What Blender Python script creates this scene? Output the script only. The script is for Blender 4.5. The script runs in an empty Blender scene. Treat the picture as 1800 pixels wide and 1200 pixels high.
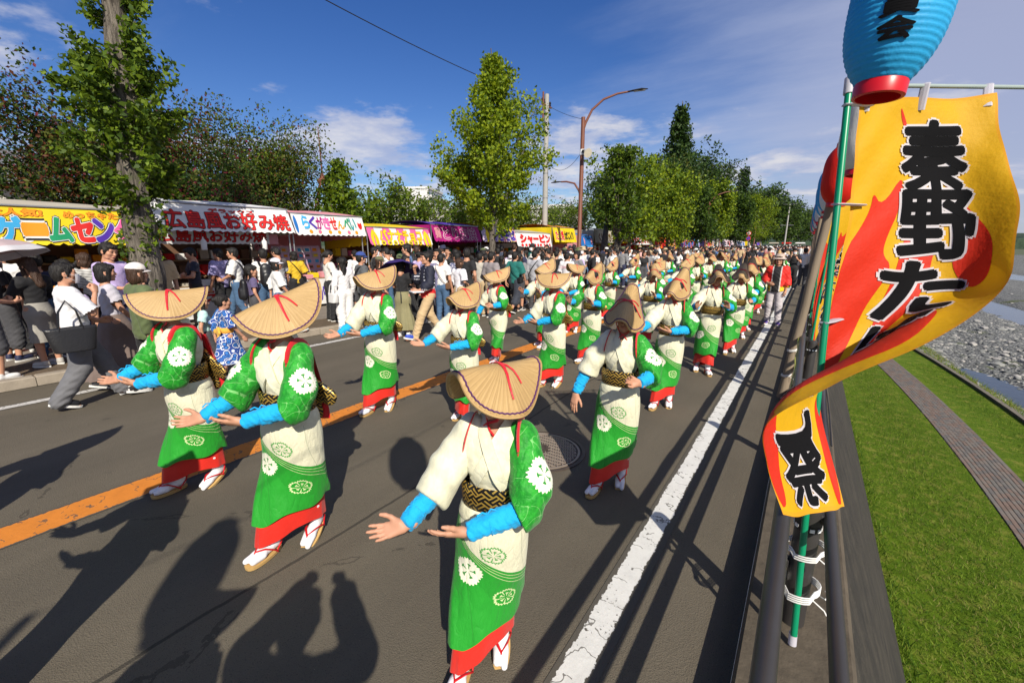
import bpy, bmesh, math, random
import numpy as np
from mathutils import Vector, Matrix

# ---------------------------------------------------------------- camera, sky, sun, exposure
SC = bpy.context.scene
COL = SC.collection
random.seed(7)
RNG = np.random.default_rng(11)
R = math.radians
SUN_EL, SUN_AZ = 36.0, 129.7            # azimuth clockwise from +Y (road direction)

cam_d = bpy.data.cameras.new('camera')
cam_d.sensor_width = 36.0
cam_d.lens = 15.0
cam_d.clip_start = 0.02
cam_d.clip_end = 9000
cam = bpy.data.objects.new('camera', cam_d)
cam.location = (0, 0, 1.9)
cam.rotation_euler = (R(90 - 12.771), 0, R(34.574))
COL.objects.link(cam)
SC.camera = cam

SC.view_settings.view_transform = 'Standard'
SC.view_settings.look = 'None'
SC.view_settings.exposure = 0.42
SC.view_settings.gamma = 1.0
SC.view_settings.use_curve_mapping = False
SC.cycles.max_bounces = 6
SC.cycles.transparent_max_bounces = 6
SC.cycles.use_denoising = True

sun_d = bpy.data.lights.new('sun', 'SUN')
sun_d.energy = 4.6
sun_d.angle = R(0.55)
sun_d.color = (1.0, 0.93, 0.80)
sun = bpy.data.objects.new('sun', sun_d)
sun.rotation_euler = (R(90 - SUN_EL), 0, R(180 - SUN_AZ))
sun.location = (20, -20, 30)
COL.objects.link(sun)


# ---------------------------------------------------------------- node expressions
class X:
    """a scalar socket with arithmetic, so patterns can be written as formulas"""
    def __init__(s, nt, sock):
        s.nt, s.s = nt, sock

    def op(s, o, *args, clamp=False):
        n = s.nt.nodes.new('ShaderNodeMath')
        n.operation = o
        n.use_clamp = clamp
        for i, a in enumerate((s,) + args):
            if isinstance(a, X):
                s.nt.links.new(a.s, n.inputs[i])
            else:
                n.inputs[i].default_value = float(a)
        return X(s.nt, n.outputs[0])

    def __add__(s, o): return s.op('ADD', o)
    __radd__ = __add__
    def __mul__(s, o): return s.op('MULTIPLY', o)
    __rmul__ = __mul__
    def __sub__(s, o): return s.op('SUBTRACT', o)
    def __rsub__(s, o): return (s * -1.0) + o
    def __truediv__(s, o): return s.op('DIVIDE', o)
    def __pow__(s, o): return s.op('POWER', o)
    def lt(s, o): return s.op('LESS_THAN', o)
    def gt(s, o): return s.op('GREATER_THAN', o)
    def mn(s, o): return s.op('MINIMUM', o)
    def mx(s, o): return s.op('MAXIMUM', o)
    def abs(s): return s.op('ABSOLUTE')
    def sin(s): return s.op('SINE')
    def cos(s): return s.op('COSINE')
    def fract(s): return s.op('FRACT')
    def floor(s): return s.op('FLOOR')
    def sqrt(s): return s.op('SQRT')
    def atan2(s, o): return s.op('ARCTAN2', o)
    def clamp(s): return s.op('ADD', 0.0, clamp=True)

    def smooth(s, a, b):
        n = s.nt.nodes.new('ShaderNodeMapRange')
        n.interpolation_type = 'SMOOTHSTEP'
        s.nt.links.new(s.s, n.inputs[0])
        n.inputs[1].default_value, n.inputs[2].default_value = a, b
        return X(s.nt, n.outputs[0])


def mix(nt, f, a, b):
    n = nt.nodes.new('ShaderNodeMix')
    n.data_type = 'RGBA'
    for sock, v in ((n.inputs[0], f), (n.inputs[6], a), (n.inputs[7], b)):
        if isinstance(v, X):
            nt.links.new(v.s, sock)
        elif isinstance(v, bpy.types.NodeSocket):
            nt.links.new(v, sock)
        elif isinstance(v, (tuple, list)):
            sock.default_value = (v[0], v[1], v[2], 1)
        else:
            sock.default_value = v
    return n.outputs[2]


def coords(nt, kind='Object'):
    tc = nt.nodes.new('ShaderNodeTexCoord')
    return tc.outputs[kind]


def sep(nt, vec):
    n = nt.nodes.new('ShaderNodeSeparateXYZ')
    nt.links.new(vec, n.inputs[0])
    return [X(nt, o) for o in n.outputs]


def noise(nt, vec, scale, detail=3.0, rough=0.55, stretch=None):
    n = nt.nodes.new('ShaderNodeTexNoise')
    n.inputs['Scale'].default_value = scale
    n.inputs['Detail'].default_value = detail
    n.inputs['Roughness'].default_value = rough
    if stretch:
        m = nt.nodes.new('ShaderNodeMapping')
        m.inputs['Scale'].default_value = stretch
        nt.links.new(vec, m.inputs[0])
        vec = m.outputs[0]
    if vec is not None:
        nt.links.new(vec, n.inputs['Vector'])
    return X(nt, n.outputs['Fac'])


def voronoi(nt, vec, scale, out='Distance', feature='F1'):
    n = nt.nodes.new('ShaderNodeTexVoronoi')
    n.feature = feature
    n.inputs['Scale'].default_value = scale
    if vec is not None:
        nt.links.new(vec, n.inputs['Vector'])
    return n.outputs[out]


# ---------------------------------------------------------------- world sky with clouds
W = bpy.data.worlds.new('World')
SC.world = W
W.use_nodes = True
nt = W.node_tree
bg = nt.nodes['Background']
sky = nt.nodes.new('ShaderNodeTexSky')
sky.sky_type = 'NISHITA'
sky.sun_disc = False
sky.sun_elevation = R(SUN_EL)
sky.sun_rotation = R(SUN_AZ)
sky.altitude = 300
sky.air_density = 1.0
sky.dust_density = 0.6
sky.ozone_density = 3.0
hs = nt.nodes.new('ShaderNodeHueSaturation')
hs.inputs['Saturation'].default_value = 1.30
hs.inputs['Hue'].default_value = 0.517
hs.inputs['Value'].default_value = 1.05
nt.links.new(sky.outputs[0], hs.inputs['Color'])
dirv = coords(nt, 'Generated')
dx, dy, dz = sep(nt, dirv)
# clouds lie on a high flat layer: intersect the view direction with it
h = dz.mx(0.0) + 0.10
cmb = nt.nodes.new('ShaderNodeCombineXYZ')
for i, q in enumerate((dx / h, dy / h)):
    nt.links.new(q.s, cmb.inputs[i])
cv = cmb.outputs[0]
# streaky high cloud, thicker towards the river side (+x)
n1 = noise(nt, cv, 0.9, 7, 0.62, (0.55, 1.3, 1))
n2 = noise(nt, cv, 0.25, 3, 0.5)
side = (dx * 0.9 + dy * 0.35).smooth(-0.45, 0.62)
veil = (n1 * 0.55 + n2 * 0.5 + side * 0.48 - 0.57).smooth(0.0, 0.42) * 0.75
# heaped cloud low over the horizon
n3 = noise(nt, cv, 1.15, 8, 0.6, (0.8, 0.8, 1))
low = dz.smooth(0.40, 0.12) * dz.smooth(0.0, 0.05)
heap = (n3 + low * 0.13 - 0.595).smooth(0.0, 0.10) * 0.78
shade = noise(nt, cv, 2.4, 5, 0.6).smooth(0.35, 0.7)
cveil = mix(nt, side, (5.0, 6.0, 8.2), (4.6, 4.9, 6.6))
cheap = mix(nt, shade, (4.4, 4.9, 6.8), (8.2, 7.9, 7.9))
c1 = mix(nt, veil.clamp(), hs.outputs[0], cveil)
c2 = mix(nt, heap.clamp(), c1, cheap)
nt.links.new(c2, bg.inputs['Color'])
bg.inputs['Strength'].default_value = 0.075


# ---------------------------------------------------------------- materials
MATS = {}


def material(name):
    m = bpy.data.materials.new(name)
    m.use_nodes = True
    b = m.node_tree.nodes['Principled BSDF']
    MATS[name] = m
    return m, m.node_tree, b


def add_bump(nt, b, height, strength=0.3, dist=0.01):
    n = nt.nodes.new('ShaderNodeBump')
    n.inputs['Strength'].default_value = strength
    n.inputs['Distance'].default_value = dist
    nt.links.new(height.s, n.inputs['Height'])
    nt.links.new(n.outputs[0], b.inputs['Normal'])


def setcol(nt, b, c):
    if isinstance(c, (tuple, list)):
        b.inputs['Base Color'].default_value = (c[0], c[1], c[2], 1)
    else:
        nt.links.new(c, b.inputs['Base Color'])


def pbr(name, col, rough=0.6, metal=0.0, spec=0.4, var=0.15, vscale=6.0, bump=0.0, bscale=40.0,
        objcol=False, sheen=0.0, trans=0.0, stretch=None):
    if name in MATS:
        return MATS[name]
    m, nt, b = material(name)
    b.inputs['Roughness'].default_value = rough
    b.inputs['Metallic'].default_value = metal
    b.inputs['Specular IOR Level'].default_value = spec
    v = coords(nt)
    base = col
    if objcol:
        oi = nt.nodes.new('ShaderNodeObjectInfo')
        base = oi.outputs['Color']
    n = noise(nt, v, vscale, 4, 0.6, stretch)
    mm = nt.nodes.new('ShaderNodeMix')
    mm.data_type = 'RGBA'
    mm.blend_type = 'MULTIPLY'
    mm.inputs[0].default_value = 1.0
    if isinstance(base, (tuple, list)):
        mm.inputs[6].default_value = (*base, 1)
    else:
        nt.links.new(base, mm.inputs[6])
    g = n * (2 * var) + (1 - var)
    cc = nt.nodes.new('ShaderNodeCombineColor')
    for i in range(3):
        nt.links.new(g.s, cc.inputs[i])
    nt.links.new(cc.outputs[0], mm.inputs[7])
    setcol(nt, b, mm.outputs[2])
    if bump:
        add_bump(nt, b, noise(nt, v, bscale, 3, 0.6, stretch), bump, 0.01)
    if sheen:
        b.inputs['Sheen Weight'].default_value = sheen
    if trans:
        tr = nt.nodes.new('ShaderNodeBsdfTranslucent')
        nt.links.new(mm.outputs[2], tr.inputs[0])
        ms = nt.nodes.new('ShaderNodeMixShader')
        ms.inputs[0].default_value = trans
        nt.links.new(b.outputs[0], ms.inputs[1])
        nt.links.new(tr.outputs[0], ms.inputs[2])
        nt.links.new(ms.outputs[0], nt.nodes['Material Output'].inputs[0])
    return m


# ---------------------------------------------------------------- object helpers
def mesh_data(name, verts, faces, mats, midx=None, smooth=True, uv=None):
    me = bpy.data.meshes.new(name)
    verts = np.asarray(verts, dtype=np.float64)
    if isinstance(faces, np.ndarray) and faces.ndim == 2:
        k = faces.shape[1]
        nf = len(faces)
        me.vertices.add(len(verts))
        me.vertices.foreach_set('co', verts.astype(np.float32).ravel())
        me.loops.add(nf * k)
        me.loops.foreach_set('vertex_index', faces.astype(np.int32).ravel())
        me.polygons.add(nf)
        me.polygons.foreach_set('loop_start', np.arange(0, nf * k, k, dtype=np.int32))
    else:
        me.from_pydata([tuple(v) for v in verts], [], [tuple(int(i) for i in f) for f in faces])
    if not isinstance(mats, (list, tuple)):
        mats = [mats]
    for m in mats:
        me.materials.append(m)
    if midx is not None:
        me.polygons.foreach_set('material_index', np.asarray(midx, dtype=np.int32))
    me.polygons.foreach_set('use_smooth', np.full(len(me.polygons), bool(smooth)))
    if uv is not None:                       # per-vertex uv
        lay = me.uv_layers.new(name='UVMap')
        li = np.empty(len(me.loops), dtype=np.int32)
        me.loops.foreach_get('vertex_index', li)
        lay.data.foreach_set('uv', np.asarray(uv, dtype=np.float32)[li].ravel())
    me.update()
    me.validate()
    return me


KIDS = {}


def obj(name, me, parent=None, loc=None, rot=None, scale=None, color=None):
    o = bpy.data.objects.new(name, me)
    COL.objects.link(o)
    if parent is not None:
        o.parent = parent
        KIDS.setdefault(parent.name, []).append(o)
    if loc is not None:
        o.location = loc
    if rot is not None:
        o.rotation_euler = rot
    if scale is not None:
        o.scale = (scale,) * 3 if isinstance(scale, (int, float)) else scale
    if color is not None:
        o.color = (*color, 1)
    return o


def tag(o, label, cat, group=None):
    o['label'] = label
    o['category'] = cat
    if group:
        o['group'] = group
    return o


def kind(o, k):
    o['kind'] = k
    return o


def thing(name, label, cat, loc=(0, 0, 0), rz=0.0, group=None, scale=1.0):
    o = bpy.data.objects.new(name, None)
    COL.objects.link(o)
    o.location = loc
    o.rotation_euler = (0, 0, rz)
    o.scale = (scale,) * 3
    o.empty_display_size = 0.1
    return tag(o, label, cat, group)


def copy_tree(o, parent=None):
    """a thing with its parts and their sub-parts; mesh data is shared"""
    c = o.copy()
    COL.objects.link(c)
    if parent is not None:
        c.parent = parent
        KIDS.setdefault(parent.name, []).append(c)
    for ch in list(KIDS.get(o.name, [])):
        copy_tree(ch, c)
    return c


class MB:
    """collects simple solids into one mesh"""
    def __init__(s):
        s.v, s.f, s.m = [], [], []

    def add(s, verts, faces, mi=0):
        k = len(s.v)
        s.v += [tuple(map(float, p)) for p in verts]
        s.f += [tuple(int(i) + k for i in f) for f in faces]
        s.m += [mi] * len(faces)
        return s

    def box(s, c, size, mi=0, rot=None, bev=0.0):
        x, y, z = (q / 2 for q in size)
        if bev <= 0:
            vs = [(sx * x, sy * y, sz * z) for sx in (-1, 1) for sy in (-1, 1) for sz in (-1, 1)]
            fs = [(0, 1, 3, 2), (4, 6, 7, 5), (0, 4, 5, 1), (2, 3, 7, 6), (0, 2, 6, 4), (1, 5, 7, 3)]
        else:
            vs, fs = [], []
            b = bev
            for sz, zz, q in ((-1, -z, b), (-1, -z + b, 0), (1, z - b, 0), (1, z, b)):
                xx, yy = x - q, y - q
                vs += [(-xx, -yy, zz), (xx, -yy, zz), (xx, yy, zz), (-xx, yy, zz)]
            for r in range(3):
                for i in range(4):
                    fs.append((r * 4 + i, r * 4 + (i + 1) % 4, r * 4 + 4 + (i + 1) % 4, r * 4 + 4 + i))
            fs += [(3, 2, 1, 0), (12, 13, 14, 15)]
        M_ = rot if rot is not None else Matrix.Identity(3)
        s.add([Vector(c) + M_ @ Vector(p) for p in vs], fs, mi)
        return s

    def tube(s, pts, rad, n=10, mi=0, cap=True, flat=1.0):
        pts = [Vector(p) for p in pts]
        if not isinstance(rad, (list, tuple, np.ndarray)):
            rad = [rad] * len(pts)
        rings = []
        up = None
        for i, p in enumerate(pts):
            d = (pts[min(i + 1, len(pts) - 1)] - pts[max(i - 1, 0)]).normalized()
            if up is None:
                up = Vector((0, 0, 1)) if abs(d.z) < 0.9 else Vector((1, 0, 0))
            a = d.cross(up)
            if a.length < 1e-6:
                a = d.orthogonal()
            a.normalize()
            b = a.cross(d).normalized()
            up = b
            rings.append([p + a * (math.cos(t) * rad[i]) + b * (math.sin(t) * rad[i] * flat)
                          for t in (2 * math.pi * k / n for k in range(n))])
        vs = [q for r in rings for q in r]
        fs = []
        for i in range(len(rings) - 1):
            for k in range(n):
                fs.append((i * n + k, i * n + (k + 1) % n, (i + 1) * n + (k + 1) % n, (i + 1) * n + k))
        if cap:
            fs.append(tuple(range(n - 1, -1, -1)))
            fs.append(tuple((len(rings) - 1) * n + k for k in range(n)))
        s.add(vs, fs, mi)
        return s

    def lathe(s, prof, c=(0, 0, 0), n=24, mi=0, cap=True):
        vs = [(c[0] + r * math.cos(2 * math.pi * k / n), c[1] + r * math.sin(2 * math.pi * k / n), c[2] + z)
              for r, z in prof for k in range(n)]
        fs = []
        for i in range(len(prof) - 1):
            for k in range(n):
                fs.append((i * n + k, i * n + (k + 1) % n, (i + 1) * n + (k + 1) % n, (i + 1) * n + k))
        if cap:
            fs.append(tuple(range(n - 1, -1, -1)))
            fs.append(tuple((len(prof) - 1) * n + k for k in range(n)))
        s.add(vs, fs, mi)
        return s

    def data(s, name, mats, smooth=False):
        me = mesh_data(name, s.v, s.f, mats, s.m, smooth)
        if smooth:
            try:
                me.set_sharp_from_angle(angle=R(40))
            except Exception:
                pass
        return me

    def build(s, name, mats, parent=None, smooth=False, **kw):
        return obj(name, s.data(name, mats, smooth), parent, **kw)


def grid_surface(fn, nu, nv):
    """vertices fn(u,v), quads and uv of a parametric sheet"""
    us, vs = np.linspace(0, 1, nu + 1), np.linspace(0, 1, nv + 1)
    V = np.array([[fn(u, v) for u in us] for v in vs]).reshape(-1, 3)
    U = np.array([[(u, v) for u in us] for v in vs]).reshape(-1, 2)
    i = np.arange(nv)[:, None] * (nu + 1) + np.arange(nu)[None, :]
    F = np.stack([i, i + 1, i + nu + 2, i + nu + 1], -1).reshape(-1, 4)
    return V, F, U


# ---------------------------------------------------------------- lettering
TEXT_CACHE = {}


def text_flat(body):
    """2-D triangles of a string, x to the right, y up"""
    if body in TEXT_CACHE:
        return TEXT_CACHE[body]
    cu = bpy.data.curves.new('lettering', 'FONT')
    cu.body = body
    cu.resolution_u = 3
    o = bpy.data.objects.new('lettering', cu)
    COL.objects.link(o)
    dg = bpy.context.evaluated_depsgraph_get()
    me = bpy.data.meshes.new_from_object(o.evaluated_get(dg))
    v = np.array([tuple(q.co[:2]) for q in me.vertices])
    f = [tuple(p.vertices) for p in me.polygons]
    bpy.data.objects.remove(o)
    bpy.data.meshes.remove(me)
    bpy.data.curves.remove(cu)
    TEXT_CACHE[body] = (v, f)
    return v, f


def text_on(name, body, box, bold, fn, lift, mat, parent, ref_bold=None, cuts=None, flip=False):
    """lettering fitted into box=(x0,y0,x1,y1) on a sheet: fn(x,y)->point; bold thickens the strokes (in em)"""
    v, f = text_flat(body)
    lo, hi = v.min(0), v.max(0)
    s = np.array([(box[2] - box[0]) / (hi[0] - lo[0]), (box[3] - box[1]) / (hi[1] - lo[1])])
    v = (v - lo) * s + np.array(box[:2])
    offs = [(0.0, 0.0)]
    for r_ in ([bold] if bold < 0.05 else [bold * 0.55, bold]):
        if bold > 0:
            offs += [(r_ * math.cos(k * math.pi / 4), r_ * math.sin(k * math.pi / 4)) for k in range(8)]
    offs = [(a * s[0], b_ * s[1]) for a, b_ in offs]
    return shape_on(name, v, f, fn, lift, mat, parent, cuts, flip, offs)


def shape_on(name, v, f, fn, lift, mat, parent, cuts=None, flip=False, offs=((0, 0),)):
    if cuts is not None:
        bm = bmesh.new()
        bv = [bm.verts.new((p[0], p[1], 0)) for p in v]
        for q in f:
            try:
                bm.faces.new([bv[i] for i in q])
            except ValueError:
                pass
        for ax, vals in ((0, cuts[0]), (1, cuts[1])):
            for c in vals:
                if v[:, ax].min() < c < v[:, ax].max():
                    co = (c, 0, 0) if ax == 0 else (0, c, 0)
                    no = (1, 0, 0) if ax == 0 else (0, 1, 0)
                    bmesh.ops.bisect_plane(bm, geom=bm.verts[:] + bm.edges[:] + bm.faces[:], plane_co=co, plane_no=no)
        bm.verts.index_update()
        v = np.array([tuple(q.co[:2]) for q in bm.verts])
        f = [tuple(q.index for q in p.verts) for p in bm.faces]
        bm.free()
    e = 1e-3
    out, ff, n0 = [], [], len(v)
    N = []
    for x, y in v:
        p = np.array(fn(x, y), dtype=float)
        du = (np.array(fn(x + e, y), dtype=float) - p) / e
        dv = (np.array(fn(x, y + e), dtype=float) - p) / e
        n = np.cross(du, dv)
        N.append((p, du, dv, n / (np.linalg.norm(n) + 1e-12)))
    for k, (ox, oy) in enumerate(offs):
        out += [p + du * ox + dv * oy + n * (lift + math.copysign(0.00012 * k, lift)) for p, du, dv, n in N]
        ff += [tuple(i + k * n0 for i in q) for q in f]
    return obj(name, mesh_data(name, np.array(out), ff, mat, smooth=False), parent)


def disc2d(cx, cy, r, n=20, ry=None, petals=0, amp=0.0):
    a = np.linspace(0, 2 * math.pi, n, endpoint=False)
    rr = r * (1 + amp * np.cos(petals * a))
    v = np.stack([cx + rr * np.cos(a), cy + (ry or r) / r * rr * np.sin(a)], 1)
    return v, [tuple(range(n))]
# ---------------------------------------------------------------- ground, road, levee, river
def mat_asphalt():
    m, nt, b = material('asphalt')
    v = coords(nt)
    fine = noise(nt, v, 260, 2, 0.7)
    agg = X(nt, voronoi(nt, v, 150))
    big = noise(nt, v, 0.8, 5, 0.6)
    wear = noise(nt, v, 3.0, 4, 0.6, (1.0, 0.12, 1))
    t = (fine * 0.75 + big * 0.35 + wear * 0.35 - 0.30).clamp()
    c = mix(nt, t, (0.050, 0.043, 0.033), (0.205, 0.174, 0.128))
    specks = agg.lt(0.13) * noise(nt, v, 30, 1).gt(0.50)
    c = mix(nt, specks * 0.75, c, (0.26, 0.24, 0.20))
    dark = (X(nt, voronoi(nt, v, 90)).lt(0.2)) * 0.5
    c = mix(nt, dark, c, (0.018, 0.017, 0.015))
    # tar seams and hair cracks
    x, y, z = sep(nt, v)
    seam = ((x + 2.34 + noise(nt, v, 1.5, 4) * 0.10).abs().lt(0.012)) * 0.6
    c = mix(nt, seam, c, (0.012, 0.012, 0.012))
    crack = X(nt, voronoi(nt, v, 0.55, 'Distance', 'DISTANCE_TO_EDGE')) + (noise(nt, v, 6, 4) - 0.5) * 0.10
    c = mix(nt, crack.abs().lt(0.004) * noise(nt, v, 0.5, 2).gt(0.58) * 0.4, c, (0.012, 0.011, 0.010))
    oil = noise(nt, v, 2.2, 4, .65).smooth(.66, .74) * .45
    c = mix(nt, oil, c, (0.03, 0.027, 0.023))
    lane = ((x * 3.49 + .6).sin().smooth(.2, 1.0)) * noise(nt, v, 1.2, 4, .6, (1, .1, 1)) * .30
    c = mix(nt, lane, c, (0.05, 0.044, 0.036))
    grit = X(nt, voronoi(nt, v, 34)).lt(0.07) * noise(nt, v, 4, 3).gt(.52)
    c = mix(nt, grit * .6, c, (0.30, 0.26, 0.19))
    setcol(nt, b, c)
    b.inputs['Roughness'].default_value = 0.85
    b.inputs['Specular IOR Level'].default_value = 0.25
    add_bump(nt, b, fine * 0.6 + agg * 0.8, 0.55, 0.006)
    return m


def mat_paint(name, col, worn, cx, half):
    m, nt, b = material(name)
    v = coords(nt)
    n = noise(nt, v, 55, 4, 0.7)
    n2 = noise(nt, v, 3.5, 5, 0.65)
    bricky = noise(nt, v, 22, 2, 0.5, (0.35, 2.6, 1))
    gone = (n * 0.55 + n2 * 0.5 + bricky * 0.25 - worn).smooth(0.0, 0.03)
    dirt = noise(nt, v, 9, 5, 0.7)
    c = mix(nt, dirt.smooth(0.35, 0.8) * 0.35, col, tuple(q * 0.55 for q in col))
    x_, y_, z_ = sep(nt, v)
    edge = ((x_ - cx).abs() + (noise(nt, v, 26, 4, .7) - .5) * .045 + (noise(nt, v, 5, 3) - .5) * .03).gt(half)
    crk = ((y_ * 5.5 + noise(nt, v, 7, 3) * 2.2).fract() - .5).abs().lt(.035) * noise(nt, v, 12, 3).gt(.47)
    c = mix(nt, (gone + edge + crk * .8).clamp(), c, (0.085, 0.076, 0.062))
    setcol(nt, b, c)
    b.inputs['Roughness'].default_value = 0.75
    b.inputs['Specular IOR Level'].default_value = 0.3
    add_bump(nt, b, n, 0.4, 0.004)
    return m


def sheet(name, poly, mat, z=None, k='structure', parent=None):
    v = [(p[0], p[1], p[2] if len(p) > 2 else z) for p in poly]
    o = obj(name, mesh_data(name, v, [tuple(range(len(v)))], mat, smooth=False), parent)
    if k:
        kind(o, k)
    return o


ASPH = mat_asphalt()
m_dirt, nt, b = material('trodden_soil')
v = coords(nt)
c = mix(nt, noise(nt, v, 5, 6, 0.7), (0.05, 0.035, 0.022), (0.17, 0.12, 0.075))
c = mix(nt, noise(nt, v, 70, 2).gt(0.66) * 0.7, c, (0.25, 0.19, 0.10))
setcol(nt, b, c)
b.inputs['Roughness'].default_value = 0.95
add_bump(nt, b, noise(nt, v, 40, 4), 0.6, 0.02)

# far plain under everything, road, pavement and planting strip on the town side
FLOOD = -5.0
gm = pbr('plain_soil', (0.085, 0.10, 0.05), rough=0.95, var=0.35, vscale=0.05)
sheet('ground', [(-4000, -300, -0.30), (-8.0, -300, -0.30), (-8.0, 420, -0.30), (0.38, 420, -0.30), (0.38, 5000, -0.30), (-4000, 5000, -0.30)], gm)
sheet('far_ground', [(0.30, -300, -6.7), (4000, -300, -6.7), (4000, 5000, -6.7), (0.30, 5000, -6.7)], gm)

KX = -8.55                                   # road face of the town-side kerb


def strip(name, x0, x1, y0, y1, z, mat, n=1):
    V, F = [], []
    ys = np.linspace(y0, y1, n + 1)
    for y in ys:
        V += [(x0, y, z), (x1, y, z)]
    for i in range(n):
        F.append((2 * i, 2 * i + 1, 2 * i + 3, 2 * i + 2))
    return kind(obj(name, mesh_data(name, V, F, mat, smooth=False)), 'structure')


strip('road', KX, -0.06, -40, 420, 0.0, ASPH, 20)
orange = strip('centre_line', -4.37, -4.03, -40, 240, 0.004, mat_paint('orange_paint', (0.64, 0.215, 0.030), 0.80, -4.2, .148), 40)
white_e = strip('edge_line', -0.745, -0.545, -40, 240, 0.004, mat_paint('white_paint', (0.66, 0.65, 0.62), 0.75, -.655, .064), 40)
white_w = strip('far_edge_line', -7.79, -7.62, -40, 240, 0.004, mat_paint('white_paint_far', (0.55, 0.53, 0.50), 0.72, -7.705, .065), 40)
pm = pbr('pavement_grey', (0.20, 0.17, 0.14), rough=0.9, var=0.3, vscale=3, bump=0.3, bscale=90)
strip('planting_strip', KX - 1.25, KX - 0.16, -40, 240, 0.105, m_dirt, 10)
strip('pavement', -60, KX - 1.25, -40, 240, 0.10, pm, 10)

# kerb stones on the town side: single stones near, one joined run beyond
km = pbr('kerb_concrete', (0.30, 0.255, 0.20), rough=0.9, var=0.35, vscale=9, bump=0.4, bscale=60)
kerb = thing('kerb', 'low concrete kerb between the road and the planting strip', 'kerb')
del kerb['category'], kerb['label']
kerb['kind'] = 'structure'
kb = MB().box((0, 0, 0.065), (0.16, 0.592, 0.15), bev=0.015).data('kerb_stone', km)
y = -3.0
for i in range(40):
    s = obj('kerb_stone', kb, kerb, (KX - 0.08 + RNG.normal(0, 0.004), y, RNG.normal(0, 0.004)), (0, 0, RNG.normal(0, 0.004)))
    y += 0.6
kb2 = MB()
kb2.box((KX - 0.08, (y - 0.3 + 240) / 2, 0.065), (0.16, 240 - y + 0.3, 0.15))
for j in range(60):
    kb2.box((KX - 0.08, y + j * 0.6, 0.142), (0.15, 0.56, 0.012))
kind(kb2.build('kerb_run', km, kerb), 'stuff')

# ---------------------------------------------------------------- manhole cover
m_iron, nt, b = material('cast_iron')
v = coords(nt)
setcol(nt, b, mix(nt, noise(nt, v, 14, 5, 0.7), (0.045, 0.032, 0.026), (0.13, 0.10, 0.08)))
b.inputs['Roughness'].default_value = 0.55
b.inputs['Metallic'].default_value = 0.35
m_ironhi = pbr('worn_iron', (0.33, 0.27, 0.22), rough=0.5, metal=0.4, var=0.3, vscale=30)
MHC = (-1.87, 3.22)
mh = thing('manhole_cover', 'round iron manhole cover with a woven pattern in the asphalt', 'manhole cover', (*MHC, 0.0))
MB().lathe([(0.40, -0.01), (0.40, 0.010), (0.385, 0.013), (0.37, 0.012), (0.365, 0.004)], n=64, cap=False).build('outer_ring', m_iron, mh, True)
MB().lathe([(0.36, 0.003), (0.0001, 0.0032)], n=64, cap=False).build('plate', m_iron, mh)
MB().lathe([(0.085, 0.003), (0.085, 0.011), (0.07, 0.011), (0.065, 0.005), (0.045, 0.005), (0.04, 0.012), (0.022, 0.012), (0.018, 0.004), (0.0001, 0.009)],
           c=(-0.05, 0.02, 0), n=40, cap=False).build('boss', m_iron, mh, True)
MB().lathe([(0.352, 0.003), (0.352, 0.011), (0.333, 0.011), (0.333, 0.003)], n=64, cap=False).build('rim', m_ironhi, mh, True)
tr = MB()
g = 0.036
for i in range(-14, 15):
    for j in range(-14, 15):
        for q in (0, 1):
            # herringbone of short raised bars
            cx, cy = (i + 0.5 * q) * g * 1.0, (j + 0.5 * q) * g
            a = math.pi / 4
            px = cx * math.cos(a) - cy * math.sin(a)
            py = cx * math.sin(a) + cy * math.cos(a)
            if px * px + py * py > 0.315 ** 2 or (px + 0.05) ** 2 + (py - 0.02) ** 2 < 0.105 ** 2:
                continue
            rot = Matrix.Rotation(a + (math.pi / 2 if (i + j + q) % 2 else 0), 3, 'Z')
            tr.box((px, py, 0.0068), (0.037, 0.0105, 0.006), rot=rot)
kind(tr.build('tread', m_ironhi, mh), 'stuff')

# ---------------------------------------------------------------- levee wall below the fence and the flood plain
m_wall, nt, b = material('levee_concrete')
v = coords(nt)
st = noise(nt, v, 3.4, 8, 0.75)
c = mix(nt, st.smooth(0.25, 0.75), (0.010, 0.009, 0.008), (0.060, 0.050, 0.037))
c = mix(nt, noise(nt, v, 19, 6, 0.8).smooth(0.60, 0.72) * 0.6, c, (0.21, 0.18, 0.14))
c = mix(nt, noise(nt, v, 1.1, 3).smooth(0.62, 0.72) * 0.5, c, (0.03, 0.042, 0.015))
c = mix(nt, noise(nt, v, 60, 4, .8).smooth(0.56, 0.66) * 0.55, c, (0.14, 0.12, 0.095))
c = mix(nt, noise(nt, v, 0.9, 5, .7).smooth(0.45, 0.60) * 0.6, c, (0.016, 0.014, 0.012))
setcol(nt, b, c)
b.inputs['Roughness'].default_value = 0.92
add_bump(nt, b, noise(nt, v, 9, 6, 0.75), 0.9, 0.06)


def bend(y):
    """the foot of the river bank drifts to the left up the road"""
    return -0.0028 * min(28.0, max(0.0, y - 14)) ** 2


ys = [-30, -10, 0, 3, 6, 9, 12, 15, 18, 22, 26, 30, 35, 40, 48, 58, 70, 90, 120, 160, 220, 300, 420]


def loft(name, prof, mat, k='structure', rough=0.0, sub=1):
    """a strip swept along the road: prof = [(x, z, how much it follows the bend)]"""
    V, F, n = [], [], len(prof)
    yy = []
    for a_, b_ in zip(ys[:-1], ys[1:]):
        yy += list(np.linspace(a_, b_, sub, endpoint=False))
    yy.append(ys[-1])
    for y_ in yy:
        for x_, z_, w_ in prof:
            V.append((x_ + bend(y_) * w_ + (random.uniform(-1, 1) * rough if w_ > 0 else 0), y_, z_))
    for i in range(len(yy) - 1):
        for k_ in range(n - 1):
            F.append((i * n + k_, i * n + k_ + 1, (i + 1) * n + k_ + 1, (i + 1) * n + k_))
    return kind(obj(name, mesh_data(name, V, F, mat, smooth=False)), k)


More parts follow.
